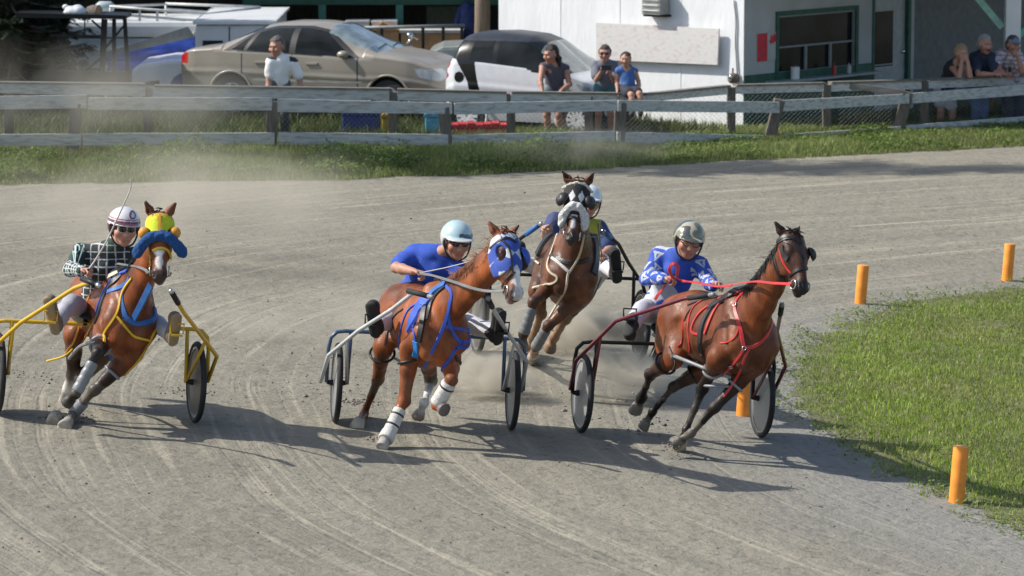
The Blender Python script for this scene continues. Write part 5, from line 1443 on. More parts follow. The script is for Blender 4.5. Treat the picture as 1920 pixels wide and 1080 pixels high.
# ------------------------------------------------------------------ sulkies
class Frame: pass
def sulky(label, pl, pr, m_arch, m_shaft, m_disc, sh_l, sh_r, tip_m, yaw=0.0, wheel_r=.335, arch_h=.77, grip=None, tube=.017, lean=0.0, rim_m=None):
    cl_, cr_ = at(*pl), at(*pr)
    mid = (cl_ + cr_) / 2; lat = nrm(cr_ - cl_); fw = nrm(np.cross(lat, ZUP)); up = np.cross(fw, lat)
    hw = np.linalg.norm(cr_ - cl_) / 2
    t = thing('sulky', label, 'sulky', mid, 'racing sulkies')
    L = lambda a, b, c: mid + fw * a + lat * b + up * c
    S = Frame(); S.t, S.L, S.fw, S.lat, S.up, S.mid, S.hw = t, L, fw, lat, up, mid, hw
    def Lp(px, py, a):
        d = ray(px, py); k = ((mid + fw * a - CP) @ fw) / (d @ fw); return CP + d * k
    S.Lp = Lp
    for s in (-1, 1):
        c = L(0, s * hw, wheel_r); fw_ = fw; yr = R(yaw); ax = nrm(lat * math.cos(yr) - fw * math.sin(yr)); fwd_w = nrm(fw * math.cos(yr) + lat * math.sin(yr))
        r = wheel_r; m = MB()
        m.tube([c + (fwd_w * math.cos(q) + up * math.sin(q)) * (r - .025) for q in np.linspace(0, 2 * math.pi, 49)[:-1]], .025, 8, closed=True)
        w = m.build('wheel', M['black_rubber'], t, smooth=True)
        m = MB(); m.lathe([(r - .062, -.014), (r - .036, -.014), (r - .036, .014), (r - .062, .014)], c, ax, 48, closed=True); m.build('rim', rim_m or M['alloy'], w, angle=30)
        m = MB(); m.lathe([(.03, -.030), (r - .058, -.006), (r - .058, .006), (.03, .030)], c, ax, 48); m.build('disc_cover', m_disc, w, angle=40)
        m = MB(); m.tube([c - ax * .085, c - ax * .04, c + ax * .04, c + ax * .085], [.014, .026, .026, .014], 10); m.build('hub', M['black_steel'], w, smooth=True)
        MB().tube([c + (fwd_w * math.cos(q) + up * math.sin(q)) * (r - .06) - ax * .02 for q in (1.7, 1.85)], .006, 6).build('valve', M['steel'], w)
    # arch: outer legs, rounded corners, crossbar
    pts = []
    for s in (-1, 1):
        leg = [L(.0, s * (hw + .085), wheel_r), L(0, s * (hw + .085), arch_h - .16), L(0, s * (hw + .07), arch_h - .06), L(0, s * (hw + .02), arch_h - .01), L(0, s * (hw - .05), arch_h), L(0, s * (hw - .3), arch_h)]
        pts = pts + leg if s < 0 else pts + leg[::-1]
    MB().tube(pts, tube, 10).build('arch', m_arch, t, smooth=True)
    for s in (-1, 1):
        MB().tube([L(0, s * (hw - .095), arch_h), L(0, s * (hw - .085), wheel_r - .01)], tube * .95, 8).build('fork_stay', m_arch, t, smooth=True)
    for nm, lst in (('L', sh_l), ('R', sh_r)):
        p = [Lp(*q) for q in lst]
        s_ = -1 if nm == 'L' else 1
        MB().tube([p[1] + (p[2] - p[1]) * .62, L(.0, s_ * (hw - .082), wheel_r)], tube * .8, 8).build('fork_stay', m_shaft, t, smooth=True)
        rr = [tube * 1.0] * (len(p)); o = MB().tube(p, rr, 10).build('shaft', m_shaft, t, smooth=True)
        # dark sleeve and end cap at the tip
        e = p[-1]; d = nrm(p[-1] - p[-2]); MB().tube([e - d * .26, e - d * .02], tube * 1.35, 10).build('grip_sleeve', tip_m, o, smooth=True)
        MB().tube([e - d * .02, e + d * .035, e + d * .045], [tube * 1.15, tube * 1.1, tube * .5], 10).build('end_cap', M['grey_tube'] if tip_m is M['black_rubber'] else M['steel'], o, smooth=True)
        setattr(S, 'tip' + nm, e)
        S.__dict__['sh' + nm] = p
    # seat on its bracket
    sc_ = L(-.10, 0, arch_h + .06)
    Rs = np.stack([fw, lat, up], 1)
    o, _, _ = grow('seat', [ellp(sc_, (.17, .19, .035), Rs, (.012, .012, .012), .02), ellp(sc_ + fw * -.14 + up * .05, (.05, .17, .06), Rs, (.012, .012, .012), .04)], .012, M['cloth'], t)
    m = MB(); m.beam(L(-.10, -.12, arch_h + .02), L(.02, -.12, arch_h), .03, .02); m.beam(L(-.10, .12, arch_h + .02), L(.02, .12, arch_h), .03, .02); m.build('seat_bracket', M['black_steel'], t)
    return S
def foot_rest(S, p, mt=None):
    m = MB(); m.box(p, (.09, .08, .015), np.stack([S.lat, S.fw, S.up], 1)); m.tube([p + S.lat * .05 + S.up * .01, p + S.lat * .055 + S.up * .09, p - S.lat * .055 + S.up * .09, p - S.lat * .05 + S.up * .01], .008, 6)
    m.build('stirrup', mt or M['black_steel'], S.t)
# ------------------------------------------------------------------ the four horses and sulkies
M['yellow'] = mat('yellow_enamel', (.62, .38, .012), .35, var=.08, coat=.3)
M['blue_tube'] = mat('blue_grey_enamel', (.045, .085, .15), .35, coat=.3)
M['white_tube'] = mat('silver_white_enamel', (.52, .53, .53), .3, var=.08, coat=.3)
M['maroon'] = mat('maroon_enamel', (.13, .016, .025), .3, coat=.5)
def disc_material():
    m, t, b = new_mat('thin_grey_disc')
    N, Lk = t.nodes, t.links
    tc = N.new('ShaderNodeTexCoord'); nz = N.new('ShaderNodeTexNoise'); nz.inputs['Scale'].default_value = 6; Lk.new(tc.outputs['Object'], nz.inputs['Vector'])
    mx = N.new('ShaderNodeMix'); mx.data_type = 'RGBA'; mx.inputs[6].default_value = (.36, .36, .355, 1); mx.inputs[7].default_value = (.54, .54, .53, 1)
    Lk.new(nz.outputs[0], mx.inputs[0]); Lk.new(mx.outputs[2], b.inputs['Base Color']); b.inputs['Roughness'].default_value = .35
    tr = N.new('ShaderNodeBsdfTranslucent'); tr.inputs[0].default_value = (.62, .62, .60, 1)
    ms = N.new('ShaderNodeMixShader'); ms.inputs[0].default_value = .45
    Lk.new(b.outputs[0], ms.inputs[1]); Lk.new(tr.outputs[0], ms.inputs[2]); Lk.new(ms.outputs[0], N['Material Output'].inputs[0])
    return m
M['disc_grey'] = disc_material()
M['disc_dark'] = mat('dark_grey_disc', (.085, .085, .085), .4, var=.3, scale=7)
M['blue_strap'] = mat('blue_webbing', (.028, .082, .44), .5, var=.15)
M['royal_strap'] = mat('royal_blue_webbing', (.02, .11, .34), .55, var=.2)
M['red_strap'] = mat('red_webbing', (.52, .035, .035), .45, var=.15)
M['yellow_strap'] = mat('yellow_rope', (.66, .42, .02), .55, var=.1)
M['orange_strap'] = mat('orange_rope', (.60, .27, .03), .55, var=.1)
M['cream_strap'] = mat('cream_rope', (.55, .48, .34), .6, var=.1)
M['grey_tube'] = mat('grey_hobble_tube', (.22, .23, .24), .4)
M['white_wrap'] = mat('white_bandage', (.62, .60, .56), .85, attr=False, bump=.4, bscale=120)
BAYR = (.140, .039, .012); CHEST = (.222, .061, .016); BAYA = (.192, .051, .014); BAYC = (.105, .036, .014)
BLK = (.014, .011, .010); DKB = (.045, .020, .012)

def front_leg(G, b, spec, a=.36, c=.92):
    e = G(a, b, c); J = [e]
    for (px, py, L, near) in spec:
        J.append(at(px, py, .012) if near == 'G' else step(J[-1], px, py, L, near))
    return J
def finish(J):
    """insert the coronet between fetlock and toe"""
    ft, toe = J[-2], J[-1]
    return J[:-1] + [ft + (toe - ft) * .55, toe]

def blinker(h, s, m, r=.055, a=.19, open_=.3):
    c = h['H'](a, .06, s * .118); ax = nrm(h['hl'] * s * .6 + h['hx'] * .55 - h['ax'] * .1)
    MB().lathe([(r, .0), (r * .96, .014), (r * .75, .034), (r * .35, .046), (.004, .049), (.003, .043), (r * .7, .028), (r * .92, .006)], c, ax, 20, closed=True).build('blinker', m, h['t'], smooth=True)

# ---- right: bay with red harness -------------------------------------------------
SD = sulky('black sulky with maroon shafts and grey wheel discs, rightmost beside the grass', (1087, 811), (1424, 820), M['black_steel'], M['maroon'], M['disc_grey'],
    [(1069, 730, .0), (1080, 676, .12), (1155, 602, .55), (1282, 560, 1.15), (1333, 553, 1.42)], [(1452, 732, .0), (1473, 687, .12), (1457, 622, .55), (1462, 596, 1.1), (1466, 572, 1.42)], M['black_rubber'])
DG, DR, DO = horse_frame(1395, 534, 30.0, 23, 11, 6)
t = thing('horse', 'dark bay horse in red harness with black legs, rightmost of the racers', 'horse', at(1330, 800), 'harness race horses')
lg = {}
lg['rf'] = finish(front_leg(DG, -.165, [(1318, 728, .40, False), (1287, 806, .30, False), (1273, 842, 0, 'G')]))
lg['lf'] = finish(front_leg(DG, .165, [(1341, 764, .42, False), (1296, 812, .29, False), (1262, 832, .19, False)]))
def hind_leg(G, b, spec, hip=(-.62, 1.16), st=(-.40, .19, .90)):
    J = [G(hip[0], b * .8, hip[1]), G(st[0], math.copysign(st[1], b), st[2])]
    for (px, py, L, near) in spec:
        J.append(at(px, py, .012) if near == 'G' else step(J[-1], px, py, L, near))
    return J
lg['rh'] = finish(hind_leg(DG, -.16, [(1219, 704, .40, False), (1204, 745, .30, False), (1191, 773, .17, False)]))
lg['lh'] = finish(hind_leg(DG, .16, [(1262, 726, .42, False), (1224, 772, .34, False), (1204, 805, .19, False)]))
C = dict(body=BAYR, dark=BLK, muzzle=BLK, chin=(.03, .02, .018), face=(.065, .023, .011), ear=(.04, .016, .010), mane=BLK, legs={k: dict(low=BLK, mid=(.03, .016, .012), knee=BLK, hoof=HOOF_L if k in ('rh', 'rf') else (.20, .18, .15)) for k in lg}, flow=(-.9, -.2, .35), mane_len=.11, strands=260, wild=.12, forelock=50)
poll = W(1480, 447, 29.05); muz = W(1505, 549, 28.72)
C['ears'] = [W(1453, 416, 29.0), W(1499.5, 423, 29.1)]
HD = build_horse(t, DG, DR, poll, muz, ray(1480, 500) * -1 + V(.75, 0, .25), lg, C)
h = HD; rs_ = M['red_strap']; lt = M['leather']
for pix in ([(1402, 541), (1382, 562), (1378, 580), (1386, 606), (1391, 632), (1395, 652)], [(1395, 652), (1412, 650), (1430, 638), (1443, 618), (1450, 596)]): strap(h, 'breast_collar', pix, .032, rs_)
for pix in ([(1395, 654), (1384, 672), (1371, 687), (1358, 700), (1349, 712)], [(1404, 655), (1396, 672), (1386, 700), (1370, 727), (1356, 744)]): strap(h, 'tie_down', pix, .022, rs_)
strap(h, 'breast_collar', [(1364, 560), (1352, 558), (1340, 566)], .026, rs_)
strap(h, 'tie_down', [(1378, 588), (1385, 612), (1378, 632), (1364, 642), (1352, 643)], .012, rs_)
for px, py in ((1395, 653), (1371, 687)): ring_on(h, 'ring', px, py, .016, M['steel'])
strap(h, 'saddle', [(1392, 540), (1372, 551), (1350, 566), (1330, 578)], .075, lt, .018)
strap(h, 'saddle_edge', [(1390, 547), (1362, 560), (1345, 576), (1332, 600), (1322, 626)], .022, rs_, .012)
strap(h, 'saddle_edge', [(1330, 574), (1314, 586), (1302, 604), (1298, 622), (1310, 627)], .022, rs_, .012)
strap(h, 'girth', [(1336, 575), (1322, 598), (1315, 620), (1313, 645), (1316, 662)], .062, lt, .014)
strap(h, 'girth_strap', [(1292, 600), (1290, 622), (1294, 648), (1292, 660)], .018, rs_)
strap(h, 'back_strap', [(1316, 562), (1300, 575), (1288, 590), (1284, 602)], .018, lt)
strap(h, 'back_strap', [(1281, 598), (1281, 625), (1278, 642), (1270, 650)], .016, rs_)
strap(h, 'saddle_edge', [(1346, 563), (1336, 571), (1330, 580)], .03, lt, .016)
strap(h, 'back_strap', [(1345, 558), (1325, 561), (1305, 566), (1290, 572)], .02, lt)
strap(h, 'girth_strap', [(1316, 564), (1302, 574), (1294, 590), (1291, 604)], .016, rs_)
for px, py in ((1316, 662), (1331, 577), (1379, 572)): ring_on(h, 'buckle', px, py, .016, M['steel'])
# bridle
for pix in ([(1459, 455), (1453, 472), (1457, 500), (1465, 520), (1474, 533)], [(1459, 455), (1475, 447), (1490, 449), (1500, 458)], [(1474, 531), (1483, 515), (1497, 504), (1513, 501)], [(1486, 452), (1497, 468), (1508, 486)]): strap(h, 'bridle', pix, .020, lt)
strap(h, 'bridle', [(1462, 466), (1467, 486), (1476, 503), (1484, 512)], .016, rs_)
strap(h, 'bridle', [(1476, 534), (1483, 545), (1487, 556)], .016, lt)
strap(h, 'brow_band', [(1455, 458), (1462, 449), (1476, 443), (1492, 447), (1503, 456)], .034, lt, .010)
strap(h, 'bridle', [(1470, 452), (1484, 460), (1497, 474), (1505, 492)], .018, lt)
strap(h, 'cheek_piece', [(1466, 462), (1470, 478), (1478, 486)], .05, lt, .012)
strap(h, 'noseband', [(1472, 530), (1482, 516), (1494, 507), (1507, 503), (1516, 504)], .030, lt, .010)
strap(h, 'bridle', [(1448, 468), (1450, 490), (1458, 512), (1468, 530)], .018, lt)
bit_ring(h, h['H'](.50, -.01, -.068)); bit_ring(h, h['H'](.50, -.01, .068))
blinker(h, 1, lt, .058)
# hobbles and tendon gear
J = lg['rf']; c1 = leg_loop(h, 'hobble', J[0], J[1], .42, .074, .012, M['grey_tube'], (.2, 0, 0)); J = lg['lf']; c2 = leg_loop(h, 'hobble', J[0], J[1], .5, .068, .012, M['grey_tube'])
K = lg['rh']; c3 = leg_loop(h, 'hobble', K[1], K[2], .35, .094, .011, lt); K = lg['lh']; c4 = leg_loop(h, 'hobble', K[1], K[2], .5, .082, .011, lt)
MB().tube(spline([c3 + V(.06, -.08, .02), W(1262, 668, c1[1] + .35), W(1285, 676, c1[1] + .12), c1 + V(-.04, -.06, .02)], 5), .016, 8).build('hobble_bar', M['grey_tube'], t, smooth=True)
MB().tube(spline([W(1255, 650, c1[1] + .4), W(1266, 680, c1[1] + .3), W(1260, 698, c1[1] + .3)], 5), .009, 6).build('hobble_strap', lt, t, smooth=True)
MB().tube(spline([c4 + V(.08, -.05, 0), W(1318, 722, c2[1] + .1), c2 + V(-.05, -.05, 0)], 5), .012, 8).build('hobble_bar', M['grey_tube'], t, smooth=True)

# ---- middle: chestnut with blue harness -----------------------------------------
SB = sulky('blue framed sulky with silver white shafts, between the other front sulkies', (627, 792), (957, 806), M['blue_tube'], M['white_tube'], M['disc_grey'],
    [(601, 717, .0), (616, 666, .12), (672, 620, .55), (735, 580, .95), (776, 548, 1.25), (806, 556, 1.40)], [(976, 734, .0), (988, 678, .12), (950, 621, .55), (925, 580, 1.1), (915, 560, 1.40)], M['black_rubber'])
BG, BR, BO = horse_frame(834, 521, 30.0, 15, 15, 6)
t = thing('horse', 'chestnut horse in a blue and white hood with white bandaged front legs', 'horse', at(800, 805), 'harness race horses')
lg = {}
lg['rf'] = finish(front_leg(BG, -.165, [(758, 752, .40, True), (731, 808, .28, True), (715, 840, 0, 'G')]))
lg['lf'] = finish(front_leg(BG, .165, [(846, 712, .34, True), (818, 760, .26, False), (834, 770, .12, True)], a=.42, c=.90))
lg['rh'] = finish(hind_leg(BG, -.16, [(709, 712, .42, False), (682, 776, .36, False), (670, 800, 0, 'G')]))
lg['lh'] = finish(hind_leg(BG, .16, [(808, 715, .42, False), (796, 756, .30, True), (784, 783, .16, False)]))
WH = (.60, .57, .53)
C = dict(body=CHEST, dark=CHEST, muzzle=(.13, .075, .06), chin=(.42, .33, .30), face=CHEST, ear=(.17, .05, .018), mane=(.27, .10, .04),
    legs=dict(rf=dict(low=CHEST, knee=(.17, .05, .016), hoof=(.42, .40, .36)), lf=dict(low=CHEST, knee=(.15, .045, .016), hoof=(.09, .09, .09)), rh=dict(low=(.17, .05, .017), pastern=(.24, .12, .07), hoof=HOOF_L), lh=dict(low=WH, mid=DKB, knee=(.06, .025, .014), fet=WH, hoof=(.30, .20, .15))),
    blaze=[(.22, .60, .028, .040, .006)], paint=lambda v, c, H: c * (1 - .8 * np.maximum(sstep(.085, .05, np.linalg.norm(v - H(.19, .06, .09), axis=1)), sstep(.085, .05, np.linalg.norm(v - H(.19, .06, -.09), axis=1)))[:, None]), flow=(-.6, -.5, .3), mane_len=.13, strands=520, wild=.22, forelock=40, white=(.60, .56, .53))
poll = W(944, 446, 29.05); muz = W(966, 563, 28.72)
C['ears'] = [W(917, 417, 29.05), W(972.5, 423, 29.0)]
HB = build_horse(t, BG, BR, poll, muz, ray(944, 500) * -1 + V(.62, 0, .2), lg, C)
h = HB; bs = M['blue_strap']
for pix in ([(833, 533), (848, 550), (842, 580), (829, 620), (808, 662), (790, 702)], [(846, 556), (841, 590), (849, 624), (863, 642)], [(831, 612), (862, 616), (893, 627)], [(863, 643), (886, 638), (905, 622)], [(857, 651), (885, 652), (903, 632), (908, 612)], [(854, 655), (836, 683), (815, 704)], [(792, 702), (786, 716)]): strap(h, 'breast_collar', pix, .030, bs)
ring_on(h, 'ring', 864, 643, .022, bs); ring_on(h, 'ring', 854, 653, .020, bs)
strap(h, 'forearm_strap', [(853, 668), (866, 682), (884, 688)], .03, lt)
strap(h, 'saddle', [(838, 532), (822, 541), (806, 556), (795, 574)], .08, M['royal_strap'], .02)
strap(h, 'saddle_edge', [(836, 537), (820, 551), (806, 575), (799, 600)], .03, lt, .012)
strap(h, 'saddle_pad', [(800, 560), (785, 580), (775, 600), (768, 613)], .15, bs, .022)
strap(h, 'girth', [(797, 578), (793, 600), (789, 620), (786, 640)], .05, lt, .022)
strap(h, 'girth_strap', [(775, 606), (777, 626), (782, 652)], .022, bs)
strap(h, 'girth_pad', [(779, 640), (781, 656), (779, 668)], .06, mat('bright_blue_pad', (.02, .22, .62), .7), .012)
strap(h, 'back_strap', [(790, 566), (768, 578), (757, 600), (749, 634), (744, 668)], .018, bs)
strap(h, 'back_strap', [(756, 580), (740, 592), (726, 620), (722, 648)], .016, lt)
blinker(h, 1, bs, .075)
# blue hood with white squares
def hood(h, t, a0, a1, colf, eye_r=.052, off=.012, m=None):
    P = [shrink(p, off) for p in h['P'] if not p['sub'] and not (p['t'] == 'c' and p['u'] is not None and p['w'] == .72)]
    hp = [p for p in P if np.linalg.norm((p['c'] if p['t'] == 'e' else (p['a'] + p['b']) / 2) - h['H'](.18, 0, 0)) < .30]
    base = h['H'](0, 0, 0); ax = h['ax']; hx = h['hx']; hl = h['hl']
    sub = [ellp(h['H'](.19, .055, s * .10), (eye_r, .05, .055), h['RH'], 0, .012, True) for s in (-1, 1)] if eye_r else []
    def cut(Pn):
        q = (Pn - base) @ h['RH']; a, b, c = q[..., 0], q[..., 1], q[..., 2]
        d = np.maximum(np.maximum(a0 - a, a - a1 + .35 * np.clip(-.02 - b, 0, 1)), np.maximum(np.abs(c) - .16, -b - .13))
        return d
    def paint(v, c):
        q = (v - base) @ h['RH']; return colf(q, c)
    return grow('hood', hp + sub, .007, m or M['cloth'], t, paint=paint, cut=cut)
def colB(q, c):
    u = (q[:, 0] * .71 + q[:, 2] * .71) / .072; w_ = (q[:, 0] * .71 - q[:, 2] * .71) / .072
    k = (np.floor(u) + np.floor(w_)) % 3 == 0
    out = np.tile(np.array([.03, .075, .36]), (len(q), 1)); out[k] = (.55, .57, .62); return out
hood(h, t, .02, .34, colB, eye_r=.066)
for pix in ([(922, 466), (938, 452), (952, 447), (966, 456)], [(944, 452), (956, 470), (960, 500), (963, 516)], [(941, 545), (948, 530), (958, 515), (966, 512)], [(958, 500), (950, 525), (944, 545)]): strap(h, 'bridle', pix, .017, lt, off=.014)
bit_ring(h, h['H'](.49, -.01, -.066)); bit_ring(h, h['H'](.49, -.01, .066))
ww = M['white_wrap']
J = lg['rf']; wrap(h, 'bandage', J[1], J[2], .28, 1.0, .050, .054, WH, ww, (.28, .75)); wrap(h, 'bell_boot', J[2], J[3], .15, .9, .056, .062, (.13, .14, .15), ww)
J = lg['lf']; wrap(h, 'bandage', J[1], J[2], .12, .95, .058, .060, WH, ww, (.2,)); 
J = lg['rf']; c1 = leg_loop(h, 'hobble', J[0], J[1], .25, .086, .011, lt, (.3, 0, 0))
K = lg['rh']; c3 = leg_loop(h, 'hobble', K[1], K[2], .22, .102, .011, lt, (.1, 0, 0))
MB().tube(spline([c3 + V(.09, -.07, -.02), W(757, 682, c1[1] + .25), c1 + V(-.06, -.06, 0)], 5), .012, 8).build('hobble_bar', M['steel'], t, smooth=True)

# ---- left: bay with yellow hood and blue fleece ----------------------------------
SA = sulky('yellow sulky with dark wheel discs, leftmost and cut by the picture edge', (-8, 776), (364, 792), M['yellow'], M['yellow'], M['disc_dark'],
    [(-34, 700, .0), (0, 640, .25), (40, 604, .5), (115, 556, .9), (140, 540, 1.05), (170, 529, 1.35), (182, 534, 1.45)], [(389, 716, .0), (407, 668, .1), (372, 622, .55), (343, 584, .95), (322, 548, 1.35)], M['black_steel'], yaw=9)
AG, AR, AO = horse_frame(251, 498, 30.0, 19, 15, 5)
t = thing('horse', 'bright bay horse in a yellow hood with a blue fleece noseband, leftmost racer', 'horse', at(180, 780), 'harness race horses')
lg = {}
lg['rf'] = finish(front_leg(AG, -.165, [(184, 662, .36, True), (142, 738, .30, False), (124, 757, .15, False)], a=.46, c=.88))
lg['lf'] = finish(front_leg(AG, .12, [(178, 731, .42, True), (139, 774, .28, False), (120, 801, 0, 'G')], a=.42, c=.86))
lg['rh'] = finish(hind_leg(AG, -.16, [(137, 700, .42, False), (112, 762, .34, False), (100, 793, 0, 'G')]))
lg['lh'] = finish(hind_leg(AG, .16, [(152, 708, .44, False), (118, 756, .34, False), (110, 782, .16, False)]))
GB = (.12, .12, .12)
C = dict(body=BAYA, dark=BLK, muzzle=(.05, .03, .026), chin=(.16, .13, .12), face=BAYA, ear=(.15, .05, .02), mane=BLK,
    legs=dict(rf=dict(low=BLK, mid=BLK, knee=BLK, hoof=HOOF_D), lf=dict(low=BLK, mid=(.03, .015, .01), knee=BLK, pastern=BLK, hoof=(.5, .47, .42)), rh=dict(low=WH, mid=DKB, knee=DKB, fet=WH, pastern=WH, hoof=(.32, .27, .2)), lh=dict(low=WH, mid=DKB, knee=DKB, fet=WH, pastern=WH, hoof=(.32, .27, .2))),
    blaze=[(.34, .50, .034, .018, .0)], flow=(-.6, -.2, .2), strands=60, mane_len=.10, forelock=6)
poll = W(300, 408, 29.25); muz = W(299, 528, 28.95)
C['ears'] = [W(272.7, 378.5, 29.2), W(328.5, 382, 29.2)]
HA = build_horse(t, AG, AR, poll, muz, V(.05, -1, -.05), lg, C)
h = HA; bl = M['royal_strap']
def colA(q, c):
    out = np.tile(np.array([.56, .62, .02]), (len(q), 1))
    k = (np.abs(q[:, 2]) < .012) & (q[:, 0] > -.03); out[k] = (.45, .28, .01); out[(q[:, 0] < .045)] = (.58, .40, .015)
    return out
hood(h, t, .015, .255, colA, eye_r=.05)
fleece_roll(h, [h['H'](.345, .03, -.178), h['H'](.305, .06, -.150), h['H'](.250, .115, -.085), h['H'](.232, .132, 0), h['H'](.250, .115, .085), h['H'](.305, .06, .150), h['H'](.340, .03, .182)], .037, (.012, .085, .28))
for s in (-1, 1): blinker(h, s, M['orange_strap'], .050, a=.17)
strap(h, 'bridle', [(281, 470), (285, 486), (281, 500), (284, 508)], .016, M['yellow_strap'], off=.012)
strap(h, 'bridle', [(288, 470), (300, 465), (313, 470), (319, 486), (322, 500)], .022, M['yellow_strap'], off=.012)
strap(h, 'bridle', [(300, 404), (300, 420), (300, 436)], .018, M['orange_strap'], off=.016)
bit_ring(h, h['H'](.48, -.01, -.075)); bit_ring(h, h['H'](.48, -.01, .075))
for pix in ([(243, 522), (231, 545), (229, 566), (235, 594)], [(235, 594), (250, 606), (268, 606), (289, 598), (302, 572)], [(240, 531), (222, 540), (202, 547)]): strap(h, 'breast_collar', pix, .045, bl)
strap(h, 'saddle', [(256, 500), (238, 502), (220, 510), (210, 518)], .08, lt, .02)
strap(h, 'saddle_edge', [(240, 508), (214, 520), (200, 540), (190, 560), (180, 590)], .035, bs, .012)
strap(h, 'girth', [(226, 516), (206, 536), (194, 560), (184, 592), (178, 606)], .06, lt, .012)
strap(h, 'cream_pad', [(222, 513), (206, 521)], .045, M['cream_strap'], .024)
for pix in ([(248, 522), (231, 547), (219, 588), (197, 622), (195, 642)], [(219, 594), (246, 626), (262, 634), (280, 638)], [(302, 545), (296, 600), (280, 639), (254, 684), (224, 716)]): strap(h, 'rope_harness', pix, .020, M['yellow_strap'], .012)
# broad blue tie-down hangs between the chin and the girth
p0 = W(283, 534, 29.0); p1 = drape_pts(h['bvh'], [(206, 668), (207, 669)], .02)[0][0]
pp = [p0 + (p1 - p0) * u_ + V(0, -.05 * math.sin(u_ * 3.1), -.03 * math.sin(u_ * 3.1)) for u_ in np.linspace(0, 1, 14)]
MB().ribbon(pp, [V(-.25, -1, .2)] * 14, .062, .008).build('tie_down', bl, t)
for pix in ([(170, 552), (152, 600), (138, 642), (118, 664)], [(186, 590), (166, 622), (150, 646)]): strap(h, 'hobble_strap', pix, .018, M['orange_strap'])
MB().tube(spline([W(136, 655, 30.4), W(120, 668, 30.3), W(88, 677, 30.5)], 5), .009, 6).build('hobble_strap', M['yellow_strap'], t, smooth=True)
J = lg['rf']; c1 = leg_loop(h, 'hobble', J[0], J[1], .35, .080, .014, M['grey_tube'], (0, .3, 0)); J = lg['lf']; c2 = leg_loop(h, 'hobble', J[0], J[1], .55, .070, .013, M['grey_tube'])
MB().tube(spline([W(130, 672, 30.5), W(150, 650, 30.2), W(172, 643, c1[1] - .02), c1 + V(.05, -.05, .02)], 5), .016, 8).build('hobble_bar', M['grey_tube'], t, smooth=True)
J = lg['rf']; wrap(h, 'tendon_boot', J[1], J[2], .22, .95, .046, .046, GB, M['grey_tube']); J = lg['lf']; wrap(h, 'tendon_boot', J[1], J[2], .55, 1.05, .045, .048, GB, M['grey_tube'])

# ---- behind: bay with black and white diamond hood -------------------------------
SCk = sulky('black sulky farthest back behind the diamond hooded horse', (893, 664), (1197, 674), M['black_steel'], M['black_steel'], M['disc_dark'],
    [(868, 590, .0), (880, 545, .12), (930, 490, .7), (972, 450, 1.1), (1012, 421, 1.45)], [(1222, 596, .0), (1205, 533, .12), (1178, 492, .65), (1160, 458, 1.0), (1132, 434, 1.45)], M['royal_strap'])
CG, CRm, CO = horse_frame(1089, 418, 33.0, 3, 13, 9)
t = thing('horse', 'dark bay horse in a black hood with white diamonds, running behind the others', 'horse', at(1040, 660), 'harness race horses')
lg = {}
lg['rf'] = finish(front_leg(CG, -.165, [(1001, 566, .38, True), (982, 626, .30, False), (980, 656, .17, False)], a=.42))
lg['lf'] = finish(front_leg(CG, .14, [(1028, 611, .42, True), (1004, 652, .28, False), (998, 676, 0, 'G')], a=.40))
lg['rh'] = finish(hind_leg(CG, -.16, [(1014, 590, .42, False), (1000, 632, .34, False), (997, 655, .16, False)]))
lg['lh'] = finish(hind_leg(CG, .16, [(1060, 598, .44, False), (1040, 632, .34, False), (1030, 655, .16, False)]))
TAN = (.22, .125, .07)
C = dict(body=BAYC, dark=BLK, muzzle=(.05, .035, .03), chin=(.10, .08, .07), face=(.09, .034, .018), ear=(.12, .045, .02), mane=(.20, .09, .045),
    legs=dict(rf=dict(low=DKB, pastern=TAN, fet=DKB, hoof=TAN), lf=dict(low=DKB, pastern=TAN, hoof=HOOF_L), rh=dict(low=TAN, hoof=TAN), lh=dict(low=TAN, hoof=TAN)),
    blaze=[(.33, .46, .022, .012, .0)], strands=50, mane_len=.10, forelock=10)
poll = W(1084, 348, 32.1); muz = W(1070, 455, 31.8)
C['ears'] = [W(1053, 320, 32.05), W(1115, 323, 32.05)]
HC = build_horse(t, CG, CRm, poll, muz, V(-.05, -1, -.1), lg, C)
h = HC
def colC(q, c):
    out = np.tile(np.array([.012, .012, .013]), (len(q), 1))
    for s in (-1, 1):
        k = np.abs(q[:, 0] - .16) / .055 + np.abs(q[:, 2] - s * .042) / .030 < 1; out[k & (q[:, 1] > 0)] = (.62, .62, .62)
    return out
hood(h, t, .015, .32, colC, eye_r=.045)
fleece_roll(h, [h['H'](.41, .0, -.10), h['H'](.34, .05, -.09), h['H'](.28, .10, -.045), h['H'](.265, .11, 0), h['H'](.28, .10, .045), h['H'](.34, .05, .09), h['H'](.41, .0, .10)], .031, (.74, .73, .69))
fleece_roll(h, [h['H'](.06, .03, -.125), h['H'](.045, .10, -.06), h['H'](.04, .115, 0), h['H'](.045, .10, .06), h['H'](.06, .03, .125)], .012, (.70, .66, .58), 'brow_band')
blinker(h, 1, lt, .066); blinker(h, -1, lt, .066)
strap(h, 'noseband', [(1058, 420), (1066, 409), (1078, 408), (1087, 420)], .022, lt, off=.01)
strap(h, 'bridle', [(1060, 420), (1058, 432), (1056, 440)], .014, lt)
bit_ring(h, h['H'](.50, -.01, -.07)); bit_ring(h, h['H'](.50, -.01, .07))
cs_ = M['cream_strap']
for pix in ([(1046, 440), (1036, 470), (1027, 496), (1033, 511), (1045, 519), (1041, 529), (1022, 535), (1000, 540)], [(1094, 440), (1086, 477), (1071, 506), (1064, 516), (1060, 541), (1042, 576), (1031, 596)]): strap(h, 'rope_harness', pix, .020, cs_, .012, bridge=True, Y=32.3)
strap(h, 'rope_harness', [(998, 478), (1004, 488), (1012, 495)], .02, cs_, .012)
